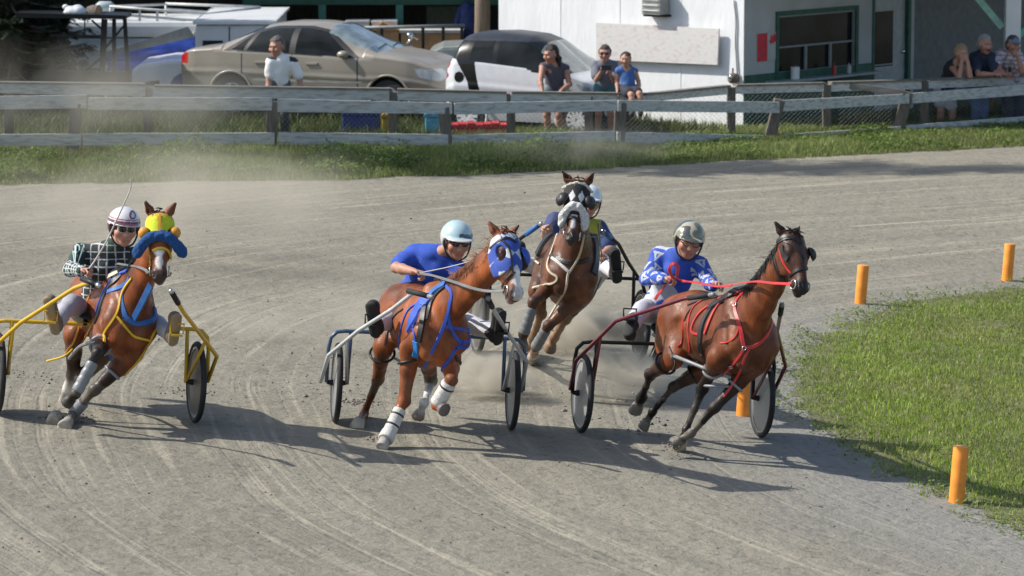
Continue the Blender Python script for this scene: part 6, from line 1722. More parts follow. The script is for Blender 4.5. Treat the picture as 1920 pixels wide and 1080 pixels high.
strap(h, 'breast_collar', [(1017, 469), (1040, 483), (1060, 491), (1085, 492), (1104, 486)], .045, lt, .012)
strap(h, 'breast_collar', [(1036, 484), (1050, 496), (1066, 510)], .028, M['white_wrap'], .016)
strap(h, 'saddle', [(1046, 432), (1030, 444), (1018, 458), (1008, 478)], .11, lt, .02)
strap(h, 'girth', [(1112, 436), (1118, 460), (1118, 490), (1113, 514)], .08, lt, .014)
GBt = (.05, .055, .065)
for kk in ('rf', 'lf'):
    J = lg[kk]; wrap(h, 'tendon_boot', J[1], J[2], .18, 1.0, .045, .049, GBt, M['grey_strap'])
MB().tube(spline([W(1128, 520, 33.2), W(1110, 560, 33.3), W(1085, 585, 33.4)], 4), .008, 6).build('hobble_strap', M['grey_strap'], t, smooth=True)
# ------------------------------------------------------------------ people
def person(label, J, face, upv, skin=SKIN, s=1.0, hs=None, top=None, pants=None, shoes=None, hair=None, hands=None, vox=.0065, group=None, chubby=0.0, girth=1.0, brow=(.10, .06, .04), seed=1, base=None, cloth=None):
    hs = hs or s
    for k_ in list(J): J[k_] = np.asarray(J[k_], float)
    base = base if base is not None else J['pelvis'] * V(1, 1, 0) + V(0, 0, gz(J['pelvis'][0], J['pelvis'][1]))
    t = thing('person', label, 'person', base, group)
    hp, RH = head_prims(J['head'], nrm(face), nrm(upv), skin, hs, chubby, brow)
    torso, neck, arms, legs, T = body_prims(J, skin, s, girth)
    P = torso + neck + hp + [p for v in arms.values() for p in v] + [p for v in legs.values() for p in v]
    for q in 'LR':
        hd, hn, sd, cu = hands[q]
        P += hand_prims(J['wr' + q], hd, hn, sd, skin, s, cu)
    bo, v, f = grow('body', P, vox, M['skin'], t, sig=.004)
    out = Frame(); out.t, out.J, out.T, out.RH, out.s, out.body = t, J, T, RH, hs, bo
    if top:
        d = top.get('d', .016); col = top['col']; G_ = []
        for p in torso + ([] if top.get('sleeve') == 'none' else []):
            p = shrink(p, d); p['col'] = col; G_.append(p)
        if top.get('collar'): G_.append(dict(shrink(neck[0], .012), col=top['collar'], b=neck[0]['a'] + (neck[0]['b'] - neck[0]['a']) * .45))
        for q in 'LR':
            if top['sleeve'] == 'none': continue
            u_ = dict(shrink(arms['u' + q][0], d + .003), col=top.get('scol', col))
            if top['sleeve'] == 'short': u_['b'] = u_['a'] + (u_['b'] - u_['a']) * .72; u_['rb'] = u_['rb'] + .012; u_['ra'] += .004
            G_.append(u_)
            if top['sleeve'] == 'long':
                for p in arms['f' + q]: G_.append(dict(shrink(p, d), col=top.get('scol', col)))
                w_ = J['wr' + q]; e_ = J['el' + q]
                G_.append(frus(w_ + (e_ - w_) * .16, w_ + (e_ - w_) * -.02, .040 * s, .036 * s, top.get('scol', col), .01))
        cutf = None
        if top['sleeve'] == 'none':
            nk = J['neck']
            cutf = lambda Pn: .065 - np.linalg.norm((Pn - (nk + T[:, 0] * .05 + T[:, 2] * .02)) * V(1, 1, 1), axis=-1)
        nm = top.get('name', 'shirt')
        out.top, out.tv, out.tf = grow(nm, G_, vox, cloth or M['cloth'], t, sig=.006, paint=top.get('paint') and (lambda v_, c_: top['paint'](v_, c_, out)), wr=(top.get('wr', .007), 38, seed), cut=cutf)
    if pants:
        col = pants['col']; d = pants.get('d', .016); G_ = [dict(shrink(torso[2], d - .002), col=col, k=.03)]
        wb = dict(shrink(torso[1], .004)); 
        for q in 'LR':
            if 't' + q not in legs: continue
            th = dict(shrink(legs['t' + q][0], d + .002), col=col)
            if pants.get('len') == 'short': th['b'] = th['a'] + (th['b'] - th['a']) * .65; th['rb'] = th['rb'] + .02
            G_.append(th)
            if pants.get('len', 'long') == 'long':
                for p in legs['c' + q]: G_.append(dict(shrink(p, d - .002), col=col))
                G_.append(frus(J['kn' + q] + (J['an' + q] - J['kn' + q]) * .6, J['kn' + q] + (J['an' + q] - J['kn' + q]) * .93, .062 * s, .058 * s, col, .02))
        grow(pants.get('name', 'trousers'), G_, vox * 1.15, M['cloth'], t, wr=(.0055, 34, seed + 3))
    if shoes:
        for q in 'LR':
            if 's' + q not in legs: continue
            a_, b_ = J['an' + q], J['to' + q]; d_ = nrm(b_ - a_); sh = nrm(J['kn' + q] - a_); sole = nrm(-sh + d_ * (sh @ d_)); sd = np.cross(d_, sole)
            sc = shoes.get('size', 1.0) * s
            G_ = [cone(a_ - d_ * .03, b_ - d_ * .02 * s, .050 * sc, .044 * sc, shoes['col'], .03), ellp(b_ - d_ * .015, .047 * sc, None, shoes['col'], .03), cone(a_, a_ + sh * .11 * s, .050 * sc, .054 * sc, shoes['col'], .03),
                  cone(a_ - d_ * .035 + sole * .045 * sc, b_ + sole * .040 * sc, .046 * sc, .046 * sc, shoes.get('sole', (.02, .02, .02)), .008, sole, .35)]
            grow('boot' if shoes.get('boot') else 'shoe', G_, vox * 1.1, M['cloth'] if not shoes.get('shine') else M['shell'], t, sig=.005)
    g = lambda a, b, h: J['head'] + RH @ (V(a, b, h) * hs)
    out.g = g
    if hair:
        col = hair['col']; G_ = [ellp(g(-.020, 0, .038), V(.103, .087, .100) * hs, RH, col, .02), ellp(g(-.050, 0, -.01), V(.070, .082, .09) * hs, RH, col, .03)]
        if hair.get('long'):
            for k_ in range(9):
                sd = (k_ - 4) / 4; a0 = g(-.06 + .02 * abs(sd), sd * .075, .02); dn = V(0, 0, -1) * hair['long'] * (1 - .15 * abs(sd)) + RH[:, 0] * -.05 + RH[:, 1] * sd * .02
                G_ += [cone(a0, a0 + dn * .5 + RH[:, 0] * -.02, .030 * hs, .030 * hs, col, .015), cone(a0 + dn * .5 + RH[:, 0] * -.02, a0 + dn, .030 * hs, .012 * hs, col, .015)]
        if hair.get('bun'): G_.append(ellp(g(-.10, 0, .06), .04 * hs, None, col, .02))
        fr = hair.get('front', .07)
        def cut(Pn):
            q = (Pn - J['head']) @ RH / hs
            c_ = np.minimum(q[..., 0] - (.0 if not hair.get('long') else -.02), fr - q[..., 2])
            if not hair.get('long'): c_ = np.maximum(c_, -.062 - q[..., 2])
            return c_ * hs
        grow('hair', G_, vox, M['hair'], t, wr=(.005, 90, seed), cut=cut)
    return out
def eyewear(o, style, frame_m=None):
    g, RH, s = o.g, o.RH, o.s
    if style == 'goggles':
        grow('goggles', [cone(g(.080, -.032, .010), g(.080, .032, .010), .033 * s, .033 * s, (.50, .48, .46), .01, RH[:, 0], .75)], .005, M['shell'], o.t)
        for sd in (-1, 1): MB().ell(g(.103, sd * .030, .012), V(.010, .028, .022) * s, RH, 14, 8).build('lens', M['lens'], o.t, smooth=True)
        MB().tube([g(.07, .065, .01), g(.02, .088, .012), g(-.03, .09, .02)], .010 * s, 6).tube([g(.07, -.065, .01), g(.02, -.088, .012), g(-.03, -.09, .02)], .010 * s, 6).build('goggle_strap', M['leather'], o.t, smooth=True)
    elif style == 'sunglasses':
        for sd in (-1, 1): MB().ell(g(.096, sd * .033, .010), V(.008, .029, .021) * s, RH, 14, 8).build('lens', M['lens'], o.t, smooth=True)
        MB().tube([g(-.01, .085, .014), g(.07, .074, .016), g(.098, .03, .020), g(.104, 0, .018), g(.098, -.03, .020), g(.07, -.074, .016), g(-.01, -.085, .014)], .005 * s, 6).build('glasses_frame', M['leather'], o.t, smooth=True)
    else:
        for sd in (-1, 1):
            MB().tube([g(.100, sd * .033 + .026 * math.cos(q), .006 + .017 * math.sin(q)) for q in np.linspace(0, 6.283, 19)[:-1]], .0028, 6, closed=True).build('glasses_frame', M['leather'], o.t, smooth=True)
        MB().tube([g(.102, -.008, .01), g(.102, .008, .01)], .003, 6).tube([g(.098, .058, .010), g(.07, .076, .012), g(-.01, .085, .012)], .003, 6).tube([g(.098, -.058, .010), g(.07, -.076, .012), g(-.01, -.085, .012)], .003, 6).build('glasses_temple', M['leather'], o.t, smooth=True)
def helmet(o, colf, visor=.045, flap=True, label=None):
    g, RH, s = o.g, o.RH, o.s; c = g(-.010, 0, .030)
    P = [ellp(c, V(.132, .112, .118) * s, RH, (.6, .6, .6), .02), cone(g(.085, -.055, .035), g(.085, .055, .035), .035 * s, .035 * s, (.6, .6, .6), .03, RH[:, 2], .5)]
    if visor: P.append(ellp(g(.105, 0, .045), V(visor + .02, .085, .012) * s, RH, (.6, .6, .6), .015))
    def cut(Pn):
        q = (Pn - o.J['head']) @ RH / s
        zc = np.where(q[..., 0] > .035, .034, np.where(q[..., 0] > -.01, .034 - (.035 - q[..., 0]) * 1.9, -.050))
        return (zc - q[..., 2]) * s * .7
    ho = grow('helmet', P, .006, M['shell'], o.t, cut=cut, sig=.004, paint=lambda v, cc: colf((v - o.J['head']) @ RH / s, cc))[0]
    P = [ellp(c - RH[:, 2] * .004, V(.121, .102, .11) * s, RH, (.03, .025, .022), .02)]
    def cut2(Pn):
        q = (Pn - o.J['head']) @ RH / s
        return np.maximum(-.075 - q[..., 2], np.maximum(q[..., 2] - .02, q[..., 0] - .005)) * s
    grow('helmet_lining', P, .007, M['cloth'], o.t, cut=cut2)
    for sd in (-1, 1):
        MB().tube(spline([g(.020, sd * .098, .02), g(.030, sd * .090, -.04), g(.050, sd * .062, -.095), g(.062, sd * .01, -.122)], 4), .007 * s, 6).build('chin_strap', M['leather'], o.t, smooth=True)
    return ho
def rake(S, px, py, dy): return W(px, py, S.mid[1] + dy + .25)

TOWARD = V(0, -1, .08)
# ---- driver of the maroon sulky ---------------------------------------------------
def blotch(v, f=11, seed=2, th=.12):
    return wrinkles(v, f, 1.0, seed) > th
def paintD(v, c, o):
    q = (v - o.J['pelvis']) @ o.T; c = c.copy()
    w_ = np.zeros(len(v), bool)
    tors = np.ones(len(v), bool)
    for k in 'RL':
        for a_, b_ in ((o.J['sh' + k], o.J['el' + k]), (o.J['el' + k], o.J['wr' + k])):
            d_ = nrm(b_ - a_); Ln = np.linalg.norm(b_ - a_); r_ = v - a_; tt = r_ @ d_; off = r_ - tt[:, None] * d_
            near = (np.linalg.norm(off, axis=1) < .10) & (tt > -.02) & (tt < Ln + .03)
            e1 = nrm(np.cross(d_, V(0, 1, .3))); an = np.arctan2(off @ e1, off @ np.cross(d_, e1)) * .065
            cu = (tt / .115) % 1; cv = (an / .105 + .5 * np.floor(tt / .115)) % 1
            w_ |= near & (np.abs(cv - .5) < .42 * (1 - cu)) & (cu > .12) & ~((np.abs(cv - .5) < .16 * (.8 - cu)) & (cu > .3)); tors &= ~near
    lo = tors & (q[:, 2] < .22) & (q[:, 1] < -.01 + .04 * np.sin(q[:, 2] * 40)) & (np.abs(wrinkles(v, 16, 1, 9)) > .10)
    hi = tors & (q[:, 2] > .16) & (blotch(v, 24, 5, .40)) & (q[:, 1] < .12)
    c[w_ | lo | hi] = (.50, .52, .58); return c
X = lambda px, py, dy: rake(SD, px, py, dy)
J = dict(pelvis=X(1234, 590, .06), neck=X(1276, 478, .02), head=X(1291, 452, -.06), shR=X(1237, 481, .06), shL=X(1312, 499, .02), elR=X(1214, 521, -.12), wrR=X(1246, 522, -.36), elL=X(1329, 526, -.14), wrL=X(1338, 535, -.42),
    knR=X(1206, 580, -.34), anR=X(1187, 606, -.62), toR=X(1180, 630, -.74), knL=X(1318, 604, -.42), anL=X(1400, 636, -.70), toL=X(1414, 640, -.82))
oD = person('seated driver in a blue and white blotched jacket, camouflage helmet and glasses', J, ray(1290, 450) * -1 + V(.20, 0, -.22), V(.20, -.15, 1), top=dict(col=(.030, .085, .43), sleeve='long', name='jacket', paint=paintD, collar=(.03, .08, .40), d=.016, wr=.010), pants=dict(col=(.50, .50, .55), d=.018), shoes=dict(col=(.016, .015, .015), size=1.0, boot=True),
    hands=dict(R=(V(.75, -.45, .1), V(.2, -.3, -.9), -1, 1.0), L=(V(.5, -.8, .25), V(-.5, -.2, -.7), 1, .55)), chubby=.006, seed=4, skin=(.44, .235, .165), s=1.02, hs=1.2, girth=.95)
def colD(q, c):
    k = wrinkles(q, 38, 1, 11); out = np.tile(np.array([.42, .39, .29]), (len(q), 1)); out[k > .16] = (.07, .08, .075); out[k < -.36] = (.20, .19, .13); out[(q[:, 2] < .045) & (q[:, 0] > .08)] = (.46, .43, .33); return out
helmet(oD, colD); eyewear(oD, 'glasses')
# ---- driver of the silver sulky ---------------------------------------------------
def paintB(v, c, o):
    q = (v - o.J['pelvis']) @ o.T
    k = (np.abs(wrinkles(v, 60, 1, 21)) < .05) & (q[:, 2] > .24) & (q[:, 1] < .06) & (q[:, 1] > -.14) & (q[:, 0] > 0)
    c = c.copy(); c[k] = c[k] * .5 + np.array((.40, .42, .46)) * .5; return c
X = lambda px, py, dy: rake(SB, px, py, dy)
J = dict(pelvis=X(764, 580, .06), neck=X(822, 474, .02), head=X(856, 453, -.14), shR=X(776, 478, .08), shL=X(862, 510, -.04), elR=X(743, 502, -.16), wrR=X(776, 509, -.40), elL=X(884, 545, -.2), wrL=X(850, 540, -.5),
    knR=X(741, 594, -.36), anR=X(706, 612, -.70), toR=X(699, 571, -.80), knL=X(880, 606, -.40), anL=X(929, 626, -.72), toL=X(935, 586, -.82))
oB = person('driver leaning over in a bright blue t-shirt, pale blue helmet and sunglasses', J, ray(856, 460) * -1 + V(.30, 0, -.28), V(.10, -.15, 1), top=dict(col=(.018, .072, .42), sleeve='short', name='t_shirt', paint=paintB, d=.018, wr=.013), pants=dict(col=(.55, .55, .58), d=.018), shoes=dict(col=(.013, .013, .014), size=1.05, boot=True),
    hands=dict(R=(V(.85, -.4, -.1), V(.1, -.4, -.9), -1, 1.05), L=(V(.3, -.9, .1), V(0, -.2, -.9), 1, 1.0)), seed=8, skin=(.44, .235, .16), s=1.03, hs=1.2, girth=.95)
def colB2(q, c):
    out = np.tile(np.array([.42, .56, .60]), (len(q), 1)); out[q[:, 2] < .055] = (.55, .57, .56); k = (np.abs(q[:, 2] - .075 + .15 * np.abs(q[:, 1])) < .012) & (q[:, 0] > .03) & (q[:, 1] > -.02); out[k] = (.07, .09, .11); return out
helmet(oB, colB2); eyewear(oB, 'sunglasses')
# ---- driver of the yellow sulky ---------------------------------------------------
def paintA(v, c, o):
    q = (v - o.J['pelvis']) @ o.T; c = c.copy()
    a = (q[:, 1] * .97 + q[:, 2] * .26) / .070; b = (q[:, 2] * .97 - q[:, 1] * .26) / .060
    g_ = ((np.abs((a % 1) - .5) > .43) | (np.abs((b % 1) - .5) > .42)) & (np.abs(q[:, 1]) < .17) & (q[:, 0] > -.02)
    c[g_] = (.50, .52, .52)
    for q_ in 'RL':
        w0, e0 = o.J['wr' + q_], o.J['el' + q_]; d_ = nrm(w0 - e0); r_ = v - e0; tt = r_ @ d_; near = np.linalg.norm(r_ - tt[:, None] * d_, axis=1) < .075
        an = np.arctan2((r_ @ np.cross(d_, ZUP)), r_[:, 2] - (tt * d_[2]))
        lat_ = near & (tt > .0) & (tt < np.linalg.norm(w0 - e0) - .015) & ((((tt / .045) % 1) < .30) | (((an * 1.6) % 1) < .22))
        c[lat_] = (.52, .54, .54)
    return c
X = lambda px, py, dy: rake(SA, px, py, dy)
J = dict(pelvis=X(176, 590, .06), neck=X(206, 468, .02), head=X(232, 428, -.08), shR=X(153, 474, .06), shL=X(250, 482, .02), elR=X(132, 505, -.12), wrR=X(153, 508, -.36), elL=X(270, 528, -.12), wrL=X(264, 516, -.22),
    knR=X(133, 568, -.40), anR=X(105, 607, -.70), toR=X(93, 560, -.80), knL=X(284, 602, -.40), anL=X(322, 628, -.75), toL=X(328, 592, -.82))
oA = person('young driver in a dark jacket with white lattice, white and maroon helmet and goggles', J, ray(230, 430) * -1 + V(.22, 0, -.10), V(.12, -.05, 1), top=dict(col=(.012, .020, .020), scol=(.015, .045, .038), sleeve='long', name='jacket', paint=paintA, collar=(.02, .06, .045), d=.016, wr=.006), pants=dict(col=(.36, .36, .40), d=.014), shoes=dict(col=(.17, .13, .085), sole=(.30, .23, .14), size=1.0, boot=True),
    hands=dict(R=(V(.8, -.5, .15), V(.2, -.5, -.8), -1, 1.05), L=(V(.3, -.9, 0), V(0, -.2, -.9), 1, 1.0)), seed=12, skin=(.52, .29, .21), s=1.0, hs=1.2, girth=.9)
def colA2(q, c):
    out = np.tile(np.array([.66, .64, .64]), (len(q), 1)); k = (q[:, 2] > .048) & (q[:, 2] < .066); out[k] = (.085, .02, .035); k = (q[:, 2] > .072) & (q[:, 2] < .081); out[k] = (.40, .13, .15)
    r_ = np.hypot(q[:, 1] - .035, q[:, 2] - .108); out[(q[:, 0] > .02) & (r_ < .026) & (r_ > .015)] = (.11, .03, .06); out[(q[:, 0] > .02) & (np.hypot(q[:, 1] - .022, q[:, 2] - .118) < .008)] = (.35, .05, .08)
    out[(q[:, 2] < .03) & (q[:, 0] < .04)] = (.10, .03, .03); return out
helmet(oA, colA2); eyewear(oA, 'goggles')
# white letters on the sleeve
cu = bpy.data.curves.new('letters', 'FONT'); cu.body = 'OT'; cu.size = 1; tmp = bpy.data.objects.new('letters', cu); COL.objects.link(tmp)
dg = bpy.context.evaluated_depsgraph_get(); me_t = bpy.data.meshes.new_from_object(tmp.evaluated_get(dg)); 
bm = bmesh.new(); bm.from_mesh(me_t); bmesh.ops.triangulate(bm, faces=bm.faces); bmesh.ops.subdivide_edges(bm, edges=[e for e in bm.edges if e.calc_length() > .15], cuts=3, use_grid_fill=True); bm.to_mesh(me_t); bm.free()
tv = np.array([v.co[:] for v in me_t.vertices]); tf = [tuple(p.vertices) for p in me_t.polygons]
bpy.data.objects.remove(tmp); bpy.data.curves.remove(cu); bpy.data.meshes.remove(me_t)
bvA = BVHTree.FromPolygons([tuple(p) for p in oA.tv], [tuple(int(i) for i in f_) for f_ in oA.tf])
mx = tv[:, 0].max(); vs = []
for p in tv:
    fx, fy = p[0] / mx, p[1] / .72
    px, py = 134 + fx * 29 , 475 - fy * 17 - fx * 4
    d = ray(px, py); hh = bvA.ray_cast(Vector(CP), Vector(d)); q_ = np.array(hh[0]) if hh[0] is not None else np.array(bvA.find_nearest(Vector(W(px, py, SA.mid[1])))[0])
    vs.append(q_ - d * .003)
mesh_obj('lettering', vs, tf, mat('white_letter_print', (.42, .52, .52), .7), oA.top)
# ---- driver at the back -----------------------------------------------------------
def paintC(v, c, o):
    q = (v - o.J['pelvis']) @ o.T; c = c.copy(); c[q[:, 1] > .02] = (.34, .34, .04); k = (q[:, 1] > .19) | (q[:, 2] < .15); c[k & (q[:, 1] > .02)] = (.03, .06, .17); return c
X = lambda px, py, dy: rake(SCk, px, py, dy)
J = dict(pelvis=X(1086, 528, .06), neck=X(1090, 412, .0), head=X(1103, 380, -.12), shR=X(1043, 414, .04), shL=X(1124, 430, .0), elR=X(1024, 446, -.12), wrR=X(1021, 428, -.36), elL=X(1147, 466, -.12), wrL=X(1128, 478, -.4),
    knR=X(1010, 500, -.40), anR=X(976, 492, -.70), toR=X(974, 460, -.80), knL=X(1138, 498, -.42), anL=X(1154, 512, -.72), toL=X(1151, 472, -.82))
oC = person('driver in navy and yellow with a pale helmet, hidden behind the diamond hooded horse', J, V(.1, -1, -.1), V(.1, -.05, 1), top=dict(col=(.035, .05, .14), sleeve='short', name='shirt', paint=paintC, d=.022), pants=dict(col=(.55, .54, .57), d=.018), shoes=dict(col=(.018, .017, .016), size=1.1, boot=True),
    hands=dict(R=(V(.3, -.8, .3), V(.3, -.2, -.9), -1, 1.0), L=(V(-.2, -.9, .1), V(0, -.2, -.9), 1, 1.0)), seed=15, skin=(.44, .24, .17), s=1.02, hs=1.17, girth=.95)
helmet(oC, lambda q, c: np.tile(np.array([.62, .68, .70]), (len(q), 1))); eyewear(oC, 'sunglasses')

# ---- foot rests under each boot
for S, o in ((SD, oD), (SB, oB), (SA, oA), (SCk, oC)):
    for q in 'LR':
        a_, b_ = o.J['an' + q], o.J['to' + q]; sh = nrm(o.J['kn' + q] - a_); d_ = nrm(b_ - a_); sole = nrm(-sh + d_ * (sh @ d_))
        foot_rest(S, a_ + (b_ - a_) * .3 + sole * .085, M['yellow'] if S is SA else None)
# ---- whips and reins
def whip(pts, label, r=.006):
    p = spline(pts, 5); n = len(p)
    o = thing('whip', label, 'whip', p[0])
    MB().tube(p, np.linspace(r, r * .6, n), 6).build('shaft', mat('whip_grey_' + str(int(pts[0][2] * 100)), (.55, .50, .46), .5), o, smooth=True)
    MB().tube(p[:3], r * 1.6, 8).build('handle', M['leather'], o, smooth=True)
ya = oA.J['wrR'][1]
whip([W(160, 512, ya - .07), W(176, 492, ya - .06), W(200, 452, ya - .1), W(217, 416, ya - .15), W(234, 379, ya - .2), W(245, 352, ya - .2), W(244, 336, ya - .2)], 'long pale whip with a bent tip held up by the driver in white helmet', .0085)
yb = oB.J['wrR'][1]
whip([W(780, 514, yb - .08), W(797, 510, yb - .08), W(840, 501, yb - .15), W(886, 489, yb - .25)], 'short pale whip held level by the driver in blue')
def rein(h, pts, w, m, name='rein'):
    p = spline(pts, 6)
    MB().ribbon(p, [V(0, -.75, .65)] * len(p), w, .005).build(name, m, h['t'])
def bitp(h, s): return h['H'](.50, -.01, s * .085)
hd = HD; yh_ = oD.J['wrR'][1] - .10
def RP(px, py, Y): return W(px, py, Y)
rein(HD, [bitp(HD, -1), W(1448, 531, 28.95), W(1420, 528, 29.2), W(1390, 531, 29.6), W(1364, 535, 30.0), oD.J['wrL'] + V(0, -.08, .0)], .030, M['red_strap'])
rein(HD, [W(1372, 536, 29.75), W(1345, 537, 29.95), W(1322, 533, 30.3), W(1300, 529, 30.6), W(1280, 527, 30.9), W(1262, 519, yh_)], .030, M['red_strap'])
rein(HD, [W(1262, 522, yh_), W(1255, 506, yh_), W(1262, 494, yh_), W(1271, 500, yh_), W(1269, 518, yh_)], .028, M['red_strap'], 'rein_loop')
rein(HD, [W(1258, 524, yh_), W(1246, 538, yh_ + .12), W(1235, 551, yh_ + .18), W(1228, 562, yh_ + .2)], .028, M['red_strap'], 'rein_end')
yb = oB.J['wrR'][1] - .08
rein(HB, [bitp(HB, -1), W(915, 546, 28.9), W(888, 541, 29.1), W(855, 530, 29.4), W(826, 521, 29.75), W(808, 516, 30.2), W(788, 513, yb)], .030, M['grey_strap'])
rein(HB, [bitp(HB, 1), HB['G'](.8, .15, 1.5), HB['G'](.1, .16, 1.55), oB.J['wrL'] + V(0, -.08, 0)], .028, M['grey_strap'])
yb = oA.J['wrR'][1] - .08
rein(HA, [bitp(HA, -1), W(272, 506, 29.1), W(256, 500, 29.4), W(236, 497, 29.9), W(210, 494, 30.4), W(188, 500, 30.8), W(168, 504, yb)], .026, M['grey_strap'])
rein(HA, [bitp(HA, 1), HA['G'](.8, .15, 1.5), HA['G'](.1, .16, 1.58), oA.J['wrL'] + V(0, -.08, 0)], .026, M['grey_strap'])
rein(HC, [bitp(HC, -1), HC['G'](.6, -.20, 1.45), HC['G'](.2, -.16, 1.58), oC.J['wrR'] + V(0, -.08, 0)], .014, lt)
rein(HC, [bitp(HC, 1), HC['G'](.6, .20, 1.45), HC['G'](.2, .16, 1.58), oC.J['wrL'] + V(0, -.08, 0)], .014, lt)

# ------------------------------------------------------------------ spectators behind the fence
def gpt(p): return V(p[0], p[1], gz(p[0], p[1]))
def stand(px, head_py, Y, h, lean=0.0, turn=0.0, side=0.0):
    """upright joints for a person whose head centre shows at (px, head_py) at depth Y; lean > 0 leans towards the camera"""
    hd = W(px, head_py, Y); k = h / 1.72
    f = V(math.sin(turn), -math.cos(turn), 0); l = np.cross(ZUP, f)
    g0 = V(hd[0], hd[1], 0) - f * lean * .9
    hz = hd[2]
    pel = V(g0[0], g0[1], min(.93 * k, hz - .55 * k) if lean < .2 else .90 * k) - f * lean * .25
    up = nrm(hd - pel + V(0, 0, .0)); nk = hd - up * .16 * k
    J = dict(head=hd, neck=nk, pelvis=pel, shL=nk + l * .19 * k - up * .03, shR=nk - l * .19 * k - up * .03)
    for q, s in (('L', 1), ('R', -1)):
        J['kn' + q] = pel + l * s * .10 * k + f * .05 - V(0, 0, pel[2] * .50); J['an' + q] = pel * V(1, 1, 0) + l * s * .11 * k + V(0, 0, .08) - f * .02; J['to' + q] = J['an' + q] + f * .16 * k - V(0, 0, .04)
        J['el' + q] = J['sh' + q] + l * s * .05 - V(0, 0, .27 * k) + f * .02; J['wr' + q] = J['el' + q] - V(0, 0, .22 * k) + f * .10
    return J, f, l, k
GR = 'spectators along the fence'
DN = V(0, 0, -1)
def hands_down(f): return dict(L=(V(0, 0, -1) + f * .3, V(-.9, 0, 0), 1, .4), R=(V(0, 0, -1) + f * .3, V(.9, 0, 0), -1, .4))
# man in the white polo
J, f, l, k = stand(519, 88, 55.45, 1.74, turn=-.25, lean=.05)
J['neck'] = W(529, 110, 55.45); J['shL'] = W(551, 118, 55.5); J['shR'] = W(508, 117, 55.4); J['elL'] = W(562, 150, 55.5); J['wrL'] = W(567, 185, 55.4); J['elR'] = W(504, 150, 55.4); J['wrR'] = W(503, 185, 55.3)
def paintP(v, c, o):
    q = (v - o.J['pelvis']) @ o.T; c = c.copy(); c[(np.abs(q[:, 1]) > .095) & (q[:, 2] > .38)] = (.03, .03, .032); return c
o = person('grey haired man walking in a white polo shirt with black shoulders', J, V(-.55, -1, -.30), V(-.1, -.1, 1), top=dict(col=(.82, .82, .81), sleeve='short', paint=paintP, collar=(.68, .69, .69), name='polo_shirt', d=.014), pants=dict(col=(.06, .065, .08)), shoes=dict(col=(.03, .03, .03)), hair=dict(col=(.10, .085, .075), front=.078), hands=hands_down(f), group=GR, vox=.009, skin=(.42, .22, .15), seed=31, s=1.0, hs=1.22, girth=.92)
# woman with long dark hair leaning over the fence
J, f, l, k = stand(1033, 102, 55.75, 1.66, turn=-.45, lean=.10)
J['neck'] = W(1039, 121, 55.8); J['shL'] = W(1060, 128, 55.9); J['shR'] = W(1018, 125, 55.75); J['elR'] = W(1013, 152, 55.55); J['wrR'] = W(1017, 172, 55.4); J['elL'] = W(1068, 158, 55.75); J['wrL'] = W(1052, 170, 55.45)
o = person('woman with long dark hair in a grey tank top leaning on the fence', J, V(-.9, -.75, -.35), V(-.15, -.15, 1), top=dict(col=(.075, .075, .10), sleeve='none', name='tank_top', d=.012), pants=dict(col=(.17, .21, .22), len='short', name='shorts'), shoes=dict(col=(.2, .2, .2)), hair=dict(col=(.022, .014, .011), long=.24, front=.068), hands=dict(L=(V(-.6, -.6, -.4), V(0, -.3, -.9), 1, .5), R=(V(.1, -.5, -.7), V(.6, -.3, -.3), -1, .6)), group=GR, vox=.009, skin=(.40, .21, .15), seed=33, s=.94, hs=1.12, girth=.9)
# girl with a phone
J, f, l, k = stand(1134, 101, 55.75, 1.55, turn=0, lean=.05)
J['neck'] = W(1134, 117, 55.8); J['shL'] = W(1151, 123, 55.85); J['shR'] = W(1117, 123, 55.8); J['elR'] = W(1118, 150, 55.6); J['wrR'] = W(1128, 133, 55.45); J['elL'] = W(1152, 152, 55.65); J['wrL'] = W(1145, 140, 55.45)
oG = person('girl in a grey top and sunglasses holding a phone at her chest', J, V(-.1, -1, -.05), V(0, 0, 1), top=dict(col=(.13, .14, .17), sleeve='short', name='top', d=.014), pants=dict(col=(.06, .16, .19), len='short', name='shorts'), shoes=dict(col=(.3, .3, .3)), hair=dict(col=(.05, .032, .022), bun=True, front=.068), hands=dict(L=(V(-.4, -.5, .7), V(-.4, -.6, -.2), 1, .7), R=(V(.4, -.4, .8), V(.4, -.6, -.2), -1, .7)), group=GR, vox=.008, skin=(.42, .23, .17), seed=35, s=.84, hs=1.05, girth=.9)
eyewear(oG, 'sunglasses')
p = W(1137, 127, 55.36); tp_ = thing('phone', 'dark phone held up by the girl in the grey top', 'phone', p)
MB().box(p, (.15, .012, .075)).build('case', M['leather'], tp_, bevel=.006); MB().ell(p + V(.055, .007, .02), .008).build('lens', M['lens'], tp_)
